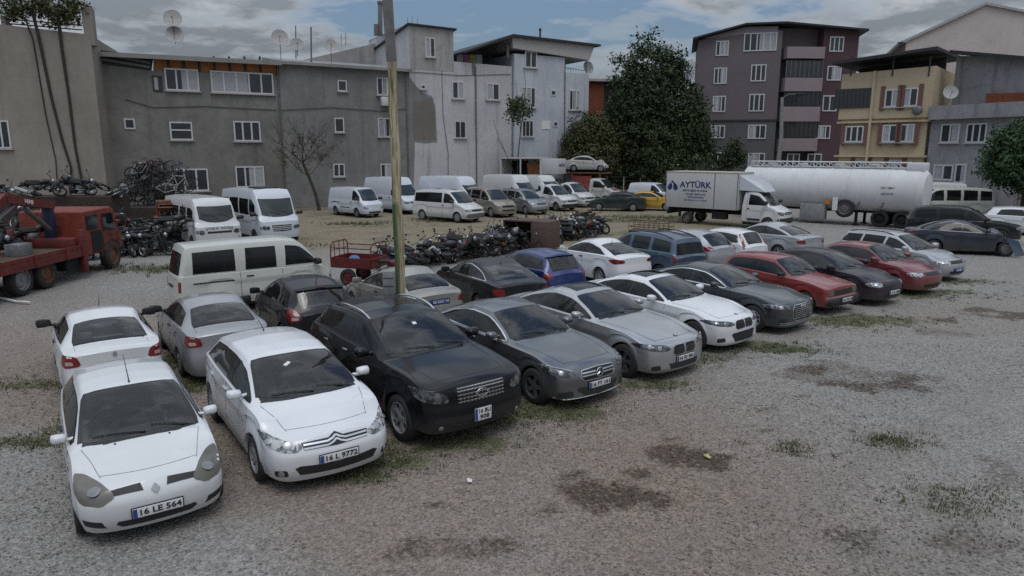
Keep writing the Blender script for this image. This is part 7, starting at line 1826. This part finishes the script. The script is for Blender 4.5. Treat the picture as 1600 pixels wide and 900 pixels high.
q = MB(); q.tube([(.2, 0, 1.1), (-.05, 0, 1.45)], .02, 5); q.tube([(-.05+.06*math.sin(a), .2*math.cos(a), 1.45+.19*math.sin(a)) for a in [2*PI*k/14 for k in range(15)]], .014, 4, cap=False); q.build('steering_wheel', M['black'], e)
q = MB(); q.box((1.5, 0, 1.0), (.06, .3, .4)); q.build('grille', M['under'], e, 0)

# ================================================================ red crane truck
e = empty('crane_truck', (-16.25, 23.15, 0), R(91), 'red flatbed truck with folded loading crane and orange cab at the left edge', 'crane truck')
rp_ = mat('truck_red', (.125, .018, .014), .6, 0, .4, 4); op = mat('truck_orange_red', (.165, .030, .016), .6, 0, .35, 4)
# cab
mb = MB(); prof = [(1.35, .72), (3.72, .72), (3.80, 1.30), (3.62, 1.42), (3.40, 2.22), (3.15, 2.34), (1.35, 2.30)]
mb.prism(prof, -1.12, 1.12, Matrix.Rotation(PI/2, 4, 'X')); cab = mb.build('cab', op, e, 0)
bev = cab.modifiers.new('bevel', 'BEVEL'); bev.width = .06; bev.segments = 3; bev.limit_method = 'ANGLE'
for sd in (1, -1):
    q = MB(); q.prism([(2.55, 1.48), (3.36, 1.48), (3.16, 2.12), (2.55, 2.12)], -.012, .012, Matrix.Translation((0, sd*1.128, 0)) @ Matrix.Rotation(PI/2, 4, 'X')); q.build('side_window', M['glass'], cab, 0)
    q = MB(); q.prism([(1.52, 1.62), (2.20, 1.62), (2.20, 2.12), (1.52, 2.12)], -.012, .012, Matrix.Translation((0, sd*1.128, 0)) @ Matrix.Rotation(PI/2, 4, 'X')); q.build('side_window', M['glass'], cab, 0)
    q = MB(); q.prism([(1.75, .80), (2.38, .80), (2.38, 1.55), (1.75, 1.55)], -.012, .012, Matrix.Translation((0, sd*1.128, 0)) @ Matrix.Rotation(PI/2, 4, 'X')); q.build('dark_hatch', M['under'], cab, 0)
    q = MB(); q.box((2.46, sd*1.13, 1.45), (.02, .02, 1.3)); q.box((3.45, sd*1.13, 1.05), (.02, .02, .6)); q.build('door_gap', M['seam'], cab, 0)
    q = MB(); q.box((3.05, sd*1.15, 1.30), (.2, .04, .05), bev=.01); q.build('door_handle', M['black'], cab)
    q = MB(); q.tube([(3.35, sd*1.1, 1.75), (3.45, sd*1.38, 1.78)], .02, 5); q.box((3.45, sd*1.42, 1.85), (.08, .2, .38), bev=.03); q.build('wing_mirror', M['black'], cab)
    q = MB(); q.box((3.84, sd*.85, 1.02), (.06, .3, .22), bev=.02); q.build('headlight', M['lamp'], cab)
q = MB(); q.add([(3.66, -.95, 1.46), (3.66, .95, 1.46), (3.44, .92, 2.18), (3.44, -.92, 2.18), (3.60, -.95, 1.46), (3.60, .95, 1.46), (3.38, .92, 2.18), (3.38, -.92, 2.18)], [(0, 1, 2, 3), (7, 6, 5, 4), (0, 4, 5, 1), (1, 5, 6, 2), (2, 6, 7, 3), (3, 7, 4, 0)]); q.build('windscreen', M['glass'], cab, 0)
q = MB(); q.box((3.80, 0, .72), (.2, 2.2, .3), bev=.04); q.build('bumper', M['black'], e)
q = MB(); q.box((-1.4, 0, .82), (6.6, .9, .26)); q.box((.6, -.85, .62), (.9, .5, .5), bev=.04); q.build('chassis', M['under'], e, 0)
q = MB(); q.box((-2.1, 0, 1.04), (6.2, 2.40, .10)); q.build('deck', mat('truck_deck', (.09, .055, .035), .9, 0, .4), e, 0)
for sd in (1, -1):
    for z_ in (1.12, .92): q = MB(); q.box((-2.1, sd*1.22, z_), (6.3, .07, .12 if z_ > 1 else .26)); q.build('side_rail', rp_, e, 0)
    for x in (-4.8, -3.2, -1.6, 0, .9): q = MB(); q.box((x, sd*1.27, 1.0), (.08, .05, .42)); q.build('side_post', rp_, e, 0)
    wheel(e, (3.0, sd*1.02, .50), .50, sd, 'steel', M['rust'], .30)
    wheel(e, (-.9, sd*.98, .50), .50, sd, 'steel', M['rust'], .32); wheel(e, (-2.1, sd*.98, .50), .50, sd, 'steel', M['hub'], .32)
    q = MB(); q.tube([(2.35, sd*1.05, .55), (2.5, sd*1.08, .95), (3.0, sd*1.10, 1.13), (3.5, sd*1.08, .95), (3.62, sd*1.05, .60)], .06, 6); q.build('wheel_arch', M['black'], e)
# crane
q = MB(); q.box((1.0, 0, 1.25), (.7, 2.2, .35), bev=.04); cb = q.build('crane_base', rp_, e)
q = MB(); q.box((.95, -.2, 2.0), (.26, .30, 1.3), bev=.04); q.build('crane_column', mat('crane_blue', (.012, .022, .055), .5, 0, .3), cb)
q = MB(); q.tube([(1.1, -.25, 2.55), (-.1, -.35, 2.72), (-1.6, -.5, 2.98)], [.17, .20, .22], 4); bo = q.build('crane_boom', rp_, cb, 0)
q = MB(); q.tube([(-1.6, -.5, 2.98), (-2.6, -.55, 2.45), (-3.6, -.6, 1.85)], [.20, .17, .14], 4); q.build('jib', rp_, bo, 0)
q = MB(); q.tube([(.9, -.25, 1.7), (-.5, -.38, 2.55)], .08, 8); q.build('hydraulic_ram', M['steel'], bo)
q = MB(); q.tube([(-1.2, -.52, 2.7), (-2.4, -.60, 2.2)], .06, 8); q.build('hydraulic_ram', M['steel'], bo)
letter(bo, 'HIAB', .19, (-.55, -.60, 2.78), (PI/2, R(10), 0), M['paper'], 1, .003)
for sd in (1, -1): q = MB(); q.box((1.0, sd*1.2, .95), (.2, .2, 1.5), bev=.02); q.build('outrigger', rp_, cb)
for k in range(5): q = MB(); q.tube([(.9-.05*k, -.05+.05*k, 2.4), (.6-.2*k, -.1, 2.7+.05*k), (-.2-.1*k, -.25, 2.75)], .02, 4); q.build('hose', M['wire'], bo)
q = MB(); q.box((0, 0, .19), (.5, .62, .38), bev=.02); tag(link('plastic_crate', q.mesh('plastic_crate'), M['hub'], None, loc=(-15.9, 22.2, 1.09)), 'pale grey crate standing on the red truck bed', 'crate')
put_bike(0, -17.2, 21.6, 1.1, R(40), R(30), 0, 'black motorcycle lying on the red truck bed', 'motorcycles on the truck bed'); put_bike(0, -17.0, 24.2, 1.1, R(75), R(40), 0, 'black motorcycle leaning by the crane base on the truck bed', 'motorcycles on the truck bed'); put_bike(5, -16.9, 22.9, 1.2, R(10), R(60), 0, 'black scooter lying beside the grey crate on the truck bed', 'motorcycles on the truck bed'); put_bike(6, -17.4, 20.4, 1.1, R(120), R(25), 0, 'silver grey motorcycle lying on the red truck bed', 'motorcycles on the truck bed')
for i in range(7):
    put_bike([6, 0, 2, 0, 3, 0, 6][i], -23.6+i*.75, 33+rb.uniform(-.5, .5), 2.3+.25*(i % 2), R(rb.uniform(0, 360)), R(rb.uniform(40, 80)), 0, '%s motorcycle on top of the scrap stack by the beige wall' % KD[[6, 0, 2, 0, 3, 0, 6][i]], 'motorcycles topping the scrap stack')
mb = None; q = MB(); q.box((0, 0, 1.15), (5.6, 1.6, 2.3)); q.box((0, -.81, .8), (5.2, .04, .1)); tag(q.build('scrap_container', mat('dark_rust', (.045, .03, .024), .9, 0, .5, 5), None, 0, loc=(-21.4, 33.2, 0)), 'dark rusty container under the motorcycles by the beige wall', 'container')

# ================================================================ red cargo trike
e = empty('cargo_trike', (-4.72, 23.0, 0), R(-18), 'red three wheeled cargo trike with a tubular rail round its bed', 'cargo trike')
rp2 = mat('trike_red', (.115, .014, .013), .45, 0, .3)
q = MB(); q.box((-.45, 0, .62), (1.5, 1.1, .06)); q.box((-.45, .55, .78), (1.5, .04, .30)); q.box((-.45, -.55, .78), (1.5, .04, .30)); q.box((-1.2, 0, .78), (.04, 1.1, .30)); q.box((.30, 0, .78), (.04, 1.1, .30)); q.build('cargo_bed', rp2, e, 0)
q = MB()
for x in (-1.2, .3): q.tube([(x, -.55, .9), (x, -.52, 1.32), (x, -.40, 1.42), (x, .40, 1.42), (x, .52, 1.32), (x, .55, .9)], .022, 5)
for y in (-.3, 0, .3): q.tube([(-1.2, y, .9), (-1.2, y, 1.42)], .014, 4)
for y in (-.53, .53): q.tube([(-1.2, y, 1.25), (.3, y, 1.25)], .02, 5)
q.tube([(-1.2, -.53, 1.15), (-1.2, .53, 1.15)], .014, 4); q.build('bed_rail', rp2, e)
q = MB(); q.tube([(.3, 0, .5), (.9, 0, .45), (1.15, 0, .95)], .035, 6); q.tube([(1.25, .1, .3), (1.12, .08, 1.0)], .025, 5); q.tube([(1.25, -.1, .3), (1.12, -.08, 1.0)], .025, 5); q.build('frame', M['black'], e)
q = MB(); q.ball((.85, 0, .75), (.25, .14, .13), 10, 6); q.build('fuel_tank', rp2, e)
q = MB(); q.box((.5, 0, .80), (.45, .3, .1), bev=.04); q.build('seat', M['rubber'], e)
q = MB(); q.tube([(.95, .35, 1.12), (1.1, .15, 1.08), (1.1, -.15, 1.08), (.95, -.35, 1.12)], .016, 5); q.build('handlebar', M['chrome'], e)
q = MB(); q.ball((1.22, 0, .95), (.09, .11, .11), 10, 6); q.build('headlight', M['lens'], e)
q = MB(); q.ball((1.25, 0, .62), (.3, .1, .1), 10, 6); q.build('mudguard', rp2, e)
bike_wheel(e, 1.25, .29, .93)
for sd in (1, -1): wheel(e, (-.6, sd*.5, .28), .28, sd, 'steel', rp2, .14)
q = MB(); q.ball((0, 0, 0), (.2, .16, .14), 9, 6); tag(q.build('blue_bag', mat('blue_cloth', (.08, .16, .32), .8), None, loc=(-5.3, 23.1, .83)), 'pale blue bag lying in the red trike bed', 'bag')
# ================================================================ rusty cabin, rack, litter
e = empty('rusty_cabin', (.85, 31.6, 0), R(-28), 'brown rusty cabin of a dismantled three wheeler with an open side', 'cabin')
q = MB(); q.box((.75, 0, .70), (.9, 1.2, 1.25), bev=.03); q.box((-.35, 0, 1.30), (1.5, 1.2, .06)); q.box((-.35, 0, .25), (1.5, 1.2, .08)); q.box((-1.08, 0, .76), (.05, 1.2, 1.1)); q.box((-.35, .59, .76), (1.5, .04, 1.1)); q.build('shell', mat('brown_rust', (.085, .055, .042), .8, 0, .35), e)
q = MB(); q.box((-.5, -.45, .50), (1.1, .25, .45), bev=.04); q.build('seat', M['black'], e)
q = MB(); q.lathe([(.05, -.02), (.05, .03), (.001, .05)], 12, Matrix.Translation((.6, -.615, .78)) @ Matrix.Rotation(PI/2, 4, 'X')); q.build('filler_cap', M['lens'], e)
for sd in (1, -1): wheel(e, (.7, sd*.55, .24), .24, sd, 'steel', M['rust'], .14)
e = empty('pallet_cage', (7.6, 37.8, 0), R(-30), 'low rusty wire cage beyond the motorcycles', 'cage')
q = MB()
for z in (.12, .35, .6):
    q.tube([(-1.1, -.5, z), (1.1, -.5, z), (1.1, .5, z), (-1.1, .5, z), (-1.1, -.5, z)], .022, 5, cap=False)
for k in range(9):
    for y in (-.5, .5): q.tube([(-1.1+k*.275, y, 0), (-1.1+k*.275, y, .6)], .015, 4)
q.build('cage_side', M['rust'], e)
q = MB(); q.box((0, 0, .06), (2.2, 1.0, .08)); q.build('base', M['rust'], e, 0)
def scrap(name, mt, u, v, s, label, cat, seed):
    r = random.Random(seed); p = gnd(u, v); bm = bmesh.new(); bmesh.ops.create_grid(bm, x_segments=4, y_segments=4, size=1)
    for vv in bm.verts: vv.co = Vector((vv.co.x*s+r.uniform(-.15, .15)*s, vv.co.y*s*.6+r.uniform(-.15, .15)*s, r.uniform(0.01, .55)*s))
    me = bpy.data.meshes.new(name); bm.to_mesh(me); bm.free(); o = link(name, me, mt, None, loc=(p.x, p.y, .012), rot=(0, 0, r.uniform(0, 3))); sm2 = o.modifiers.new('thickness', 'SOLIDIFY'); sm2.thickness = .004; tag(o, label, cat)
scrap('crumpled_wrapper', mat('yellow_wrapper', (.45, .40, .16), .6), 1106, 715, .065, 'small crumpled yellow wrapper on the dark stain', 'litter', 1)
scrap('paper_scrap', M['paper'], 734, 753, .05, 'scrap of white paper on the gravel before the grey sedan', 'litter', 2)
scrap('paper_scrap', M['paper'], 306, 587, .06, 'scrap of white paper in the weeds between two white cars', 'litter', 3)
p = aty(35, 462, 20.6); q = MB(); q.tube([(0, 0, .05), (1.0, -.6, .05), (1.5, -.75, .06)], .035, 6); tag(q.build('white_pipe', M['paper'], None, loc=(-15.6, 20.6, 0)), 'white plastic pipe lying beside the red truck wheels', 'pipe')
q = MB(); p = aty(958, 262, 70)
for k in range(9):
    q.box((k*1.1, 0, 1.1), (.07, .07, 2.2))
fe = empty('wire_fence', (9.0, 66.5, 0), R(4), 'thin wire fence with pale posts below the big tree', 'fence')
for k in range(7): q = MB(); q.box((k*1.6, 0, 1.0), (.09, .09, 2.0)); q.build('post', M['sillm'], fe, 0)
q = MB()
for z in (.4, 1.0, 1.6, 1.95): q.tube([(0, 0, z), (9.6, 0, z)], .012, 4)
for k in range(32): q.tube([(k*.3, 0, .1), (k*.3, 0, 1.95)], .006, 3)
q.build('mesh_panel', M['steel'], fe)
fe = empty('garden_wall', (26.0, 66.0, 0), R(-25), 'low dark plum wall in front of the mauve block', 'wall')
q = MB(); q.box((0, 0, .9), (18, .25, 1.8)); q.build('panel', M['plum'], fe, 0); q = MB(); q.box((0, 0, 1.85), (18.1, .35, .1)); q.build('coping', M['sillm'], fe, 0)
# ================================================================ trees
def leafmat(name, c0, c1, c2, sc=.5):
    m, t, b = nt(name); co = geoco(t); a = N(t, 'ShaderNodeAttribute'); a.attribute_name = 'tone'
    f = noise(t, sc, 4, .6, co)
    c = mixc(t, a.outputs['Fac'], c0, c1); c = mixc(t, ramp(t, f, [(.5, 0), (.72, .75)]), c, c2)
    t.links.new(c, b.inputs['Base Color']); b.inputs['Roughness'].default_value = .65; b.inputs['Specular IOR Level'].default_value = .3
    return m
def crown_mesh(name, lumps, n, size, seed, shell=.55, droop=.2):
    """leaf quads through the volume of uneven lumps (cx,cy,cz,rx,ry,rz,weight)"""
    r = np.random.RandomState(seed); V = []; T = []
    ws = np.array([l[6] if len(l) > 6 else l[3]*l[4]*l[5] for l in lumps]); ws = ws/ws.sum()
    cnt = r.multinomial(n, ws)
    # twig clusters first, so that leaves gather in clumps with gaps between
    for l, k in zip(lumps, cnt):
        ncl = max(4, k//16); d = r.randn(ncl, 3); d /= np.linalg.norm(d, axis=1)[:, None]
        rad = shell+(1-shell)*r.rand(ncl)**.6; rad *= .80+.42*r.rand(ncl)
        C = np.array(l[:3])+d*rad[:, None]*np.array(l[3:6])
        ci = r.randint(ncl, size=k); tone = r.rand(ncl)
        q = C[ci]+r.randn(k, 3)*size*np.array([1.7, 1.7, 1.3])
        nrm = d[ci]*.7+r.randn(k, 3)*.8+np.array([0, 0, .35]); nrm /= np.linalg.norm(nrm, axis=1)[:, None]
        a = np.cross(nrm, r.randn(k, 3)); a /= np.linalg.norm(a, axis=1)[:, None]; bb = np.cross(nrm, a)
        s = size*(.6+.8*r.rand(k))[:, None]
        p0 = q-a*s*.95; p1 = q+bb*s*.45-nrm*s*.1; p2 = q+a*s*.95-np.array([0, 0, droop])*s; p3 = q-bb*s*.45-nrm*s*.1
        V.append(np.stack([p0, p1, p2, p3], 1).reshape(-1, 3)); T.append(np.repeat(.15+.7*tone[ci]+.25*(r.rand(k)-.5), 4))
    V = np.concatenate(V); T = np.clip(np.concatenate(T), 0, 1); F_ = np.arange(len(V)).reshape(-1, 4)
    me = bpy.data.meshes.new(name); me.from_pydata(V.tolist(), [], F_.tolist()); me.update()
    at = me.attributes.new('tone', 'FLOAT', 'POINT'); at.data.foreach_set('value', T.astype(np.float32)); return me
M['bark'] = mat('bark', (.05, .042, .034), .95, 0, .3, bumps=.4)
def limbs(mb, p, d, L, r, depth, rr, spread=.6, n=3, up=.15):
    k = 4; pts = [p]; q = p.copy(); dd = d.copy()
    for i in range(k):
        dd = (dd+Vector((rr.uniform(-1, 1), rr.uniform(-1, 1), rr.uniform(-.6, 1)))*.16+Vector((0, 0, up*.2))).normalized(); q = q+dd*L/k; pts.append(q.copy())
    mb.tube(pts, [r*(1-.5*i/k) for i in range(k+1)], 7 if r > .05 else 4, cap=False)
    if depth > 0:
        for j in range(n):
            i = rr.randint(1, k); e = Vector((rr.uniform(-1, 1), rr.uniform(-1, 1), rr.uniform(-.1, .9))).normalized(); limbs(mb, pts[i], (dd*(1-spread)+e*spread).normalized(), L*rr.uniform(.55, .8), r*.5, depth-1, rr, spread, n, up)
def tree(name, label, x, y, h, r0, lumps, n, size, seed, lm, depth=2, trunkh=.4, cat='tree', lean=0):
    e = empty(name, (x, y, 0), 0, label, cat); rr = random.Random(seed); mb = MB()
    limbs(mb, Vector((0, 0, -.2)), Vector((lean, 0, 1)).normalized(), h*trunkh, r0, depth, rr, .55, 4, .5); mb.build('trunk', M['bark'], e)
    me = crown_mesh('crown', lumps, n, size, seed); me.materials.append(lm); link('crown', me, None, e); return e
LM = [leafmat('dark_leaf', (.015, .032, .011), (.042, .070, .024), (.045, .044, .016)), leafmat('olive_leaf', (.040, .048, .018), (.085, .088, .034), (.066, .055, .024)), leafmat('small_leaf', (.03, .05, .018), (.07, .10, .04), (.06, .07, .03)), leafmat('near_leaf', (.018, .042, .015), (.052, .095, .032), (.03, .06, .02))]
# big walnut like tree: crown outline from the picture, set at its own depth
yT = 70.0
def lump(u, v, ru, rv, y, dy=0, rd=None, o=(0, 0)):
    p = aty(u, v, y+dy); s = y/1085.2/math.cos(PITCH); rx = ru*s; return (p.x-o[0], dy, p.z, rx, rd or rx*.9, rv*s)
tx = aty(1025, 300, yT).x
L = [lump(*q, yT, dy, None, (tx, 0)) for q, dy in (((1018, 110, 42, 42), 0), ((998, 75, 10, 24), 0), ((1016, 72, 12, 24), .5), ((975, 110, 20, 28), -.5), ((1050, 120, 28, 34), .3), ((1062, 105, 12, 24), -.5), ((1000, 160, 50, 48), -1), ((1055, 170, 46, 48), .5), ((1075, 210, 38, 46), -.5), ((1010, 220, 62, 52), -1), ((960, 220, 36, 40), 0), ((1090, 245, 28, 32), -1), ((1030, 262, 60, 34), -1.5), ((965, 262, 40, 30), -1))]
tree('walnut_tree', 'tall dense dark green tree beside the mauve apartment block', tx, yT, 15, .36, L, 46000, .175, 11, LM[0], 2, .40)
tx = aty(925, 300, 65).x
L = [lump(*q, 65, dy, None, (tx, 0)) for q, dy in (((922, 205, 32, 28), 0), ((905, 225, 24, 22), -.5), ((945, 225, 28, 28), .4), ((925, 250, 44, 24), -.6), ((895, 245, 16, 16), 0), ((935, 190, 14, 16), .2))]
tree('olive_tree', 'lower olive brown bushy tree left of the big dark tree', tx, 66.5, 6, .2, L, 15000, .135, 12, LM[1], 2, .5)
tx = aty(1580, 300, 41).x
L = [lump(*q, 41, dy, None, (tx, 0)) for q, dy in (((1575, 230, 44, 34), 0), ((1600, 215, 40, 28), .5), ((1545, 258, 32, 24), -.3), ((1600, 265, 60, 36), -.3), ((1630, 240, 50, 45), .4), ((1560, 205, 16, 14), .2))]
tree('leafy_tree', 'green leafy tree leaning in at the right edge above the vans', tx+.8, 41, 5, .2, L, 22000, .115, 13, LM[3], 2, .5)
tx = aty(812, 250, 61.5).x
L = [lump(*q, 61.5, dy, None, (tx, 0)) for q, dy in (((812, 160, 14, 10), 0), ((806, 178, 9, 13), .1), ((822, 172, 9, 9), -.1), ((800, 168, 6, 9), .1))]
tree('young_tree', 'slender young tree with a small crown against the white wall', tx, 61.5, 9.5, .07, L, 900, .15, 14, LM[2], 1, .85)
# bare tree by the grey wall
e = empty('bare_tree', (-14.7, 52.2, 0), 0, 'almost leafless crooked tree in front of the grey wall', 'tree'); rr = random.Random(5); mb = MB()
pts = [Vector(p) for p in ((.3, 0, -.1), (.05, 0, 1.4), (-.45, 0, 2.9), (-.9, .1, 4.0))]; mb.tube(pts, [.17, .14, .12, .10], 8)
for q, d, L_, r_ in ((pts[2], (-.9, -.1, .35), 2.4, .06), (pts[3], (-.75, .1, .6), 2.4, .06), (pts[3], (.1, -.2, 1), 2.6, .065), (pts[3], (.75, .1, .55), 2.6, .06), (pts[2], (.8, 0, .6), 2.2, .05), (pts[3], (.4, .4, .9), 2.4, .05)):
    limbs(mb, q.copy(), Vector(d).normalized(), L_*.92, r_*.8, 3, rr, .62, 4, .25)
mb.build('trunk', M['bark'], e)
me = crown_mesh('foliage', [(-.8, 0, 5.2, 2.7, 1.2, 1.7, 1), (.9, 0, 4.9, 1.6, 1, 1.4, .6), (-2.2, 0, 4.6, 1.3, .8, 1.0, .3)], 2600, .055, 6, .2); me.materials.append(leafmat('sparse_leaf', (.06, .045, .025), (.09, .065, .03), (.05, .05, .02))); link('foliage', me, None, e); e.scale = (.9, .9, .88)
# vines spilling over the beige parapet
pv = W1.M @ Vector((0, .2, 0)); L = []
for (u, v, ru, rv) in ((20, 10, 22, 16), (60, 12, 24, 18), (95, 14, 24, 20), (45, 2, 30, 10), (110, 28, 12, 10), (85, 34, 10, 9), (15, 22, 12, 8), (120, 8, 14, 12)):
    t_, z = W1.tz(u, v); p = W1.M @ Vector((t_, .3, z)); s = 42/1085.2; L.append((p.x, p.y, p.z, ru*s, .7, rv*s))
me = crown_mesh('vine_foliage', L, 2600, .13, 31, .3); me.materials.append(LM[1]); tag(link('vine_foliage', me), 'leafy vine spilling over the top of the beige wall', 'vine')
# shrub against the block, hedge at the right below the tree, and far greenery
tx = aty(1155, 260, 71.5).x
L = [lump(*q, 71.5, dy, None, (tx, 0)) for q, dy in (((1146, 240, 14, 16), 0), ((1138, 252, 18, 10), 0), ((1156, 250, 8, 12), .2), ((1150, 226, 7, 9), 0))]
tree('dark_shrub', 'dark shrub standing against the grey base of the mauve block', tx, 71.5, 3, .06, L, 1500, .16, 17, LM[0], 1, .5, 'shrub')
fe = empty('iron_fence', (31.5, 43.5, 0), R(-8), 'rusty iron bar fence behind the vans at the right edge', 'fence')
q = MB()
for k in range(28): q.box((k*.22, 0, .85), (.03, .03, 1.7))
q.build('bars', M['rust'], fe, 0)['kind'] = 'stuff'
for z in (.25, 1.45): q = MB(); q.box((3, 0, z), (6.1, .05, .06)); q.build('rail', M['rust'], fe, 0)
# ================================================================ light and sky
w = bpy.data.worlds.new('World'); scene.world = w; w.use_nodes = True; t = w.node_tree
bg = t.nodes['Background']
SUN_EL, SUN_AZ = R(66), R(170)
sky = N(t, 'ShaderNodeTexSky', sky_type='NISHITA'); sky.sun_disc = False
sky.sun_elevation = SUN_EL; sky.sun_rotation = SUN_AZ; sky.dust_density = 1.2; sky.ozone_density = 2.0
# cloud layer: noise on a plane high above, so the streaks flatten towards the horizon
g = N(t, 'ShaderNodeTexCoord'); sp_ = N(t, 'ShaderNodeSeparateXYZ'); t.links.new(g.outputs['Generated'], sp_.inputs[0])
zz = math_(t, 'ADD', math_(t, 'MAXIMUM', sp_.outputs[2], 0), .17)
cv = N(t, 'ShaderNodeCombineXYZ'); t.links.new(math_(t, 'DIVIDE', sp_.outputs[0], zz), cv.inputs[0]); t.links.new(math_(t, 'DIVIDE', sp_.outputs[1], zz), cv.inputs[1])
mp = N(t, 'ShaderNodeMapping'); mp.inputs['Location'].default_value = (3.3, 1.7, 0); mp.inputs['Scale'].default_value = (1.0, 1.1, 1); t.links.new(cv.outputs[0], mp.inputs[0])
n1 = noise(t, .75, 8, .6, mp.outputs[0], .3); n2 = noise(t, 2.1, 9, .62, mp.outputs[0], .15); n0 = noise(t, .22, 3, .5, mp.outputs[0])
cover = ramp(t, math_(t, 'ADD', math_(t, 'MULTIPLY', n1, .7), math_(t, 'MULTIPLY', n2, .35)), [(.45, 0), (.53, 1)])
shade = ramp(t, math_(t, 'ADD', math_(t, 'MULTIPLY', n2, .55), math_(t, 'MULTIPLY', n1, .5)), [(.42, (9.8, 10.1, 10.5)), (.50, (6.0, 6.4, 6.9)), (.57, (3.1, 3.5, 4.0))])
skyc = mixc(t, cover, sky.outputs[0], shade)
el_ = math_(t, 'ADD', math_(t, 'MULTIPLY', math_(t, 'MAXIMUM', sp_.outputs[2], 0), 2.5), .47)       # an overcast sky is brightest overhead
ce = N(t, 'ShaderNodeCombineXYZ'); [t.links.new(el_, ce.inputs[i]) for i in range(3)]
skyc = mixc(t, 1.0, skyc, ce.outputs[0], 'MULTIPLY')
t.links.new(skyc, bg.inputs[0]); bg.inputs[1].default_value = .095
sun_d = bpy.data.lights.new('sun', 'SUN'); sun_d.energy = .9; sun_d.angle = R(25); sun_d.color = (1, .97, .93)
sun = bpy.data.objects.new('sun', sun_d); COL.objects.link(sun)
sd = Vector((math.sin(SUN_AZ)*math.cos(SUN_EL), math.cos(SUN_AZ)*math.cos(SUN_EL), math.sin(SUN_EL)))
sun.rotation_euler = sd.to_track_quat('Z', 'Y').to_euler()
vs = scene.view_settings; vs.view_transform = 'Standard'; vs.look = 'None'; vs.exposure = -.2; vs.gamma = 1
scene.cycles.use_denoising = False; scene.cycles.max_bounces = 6
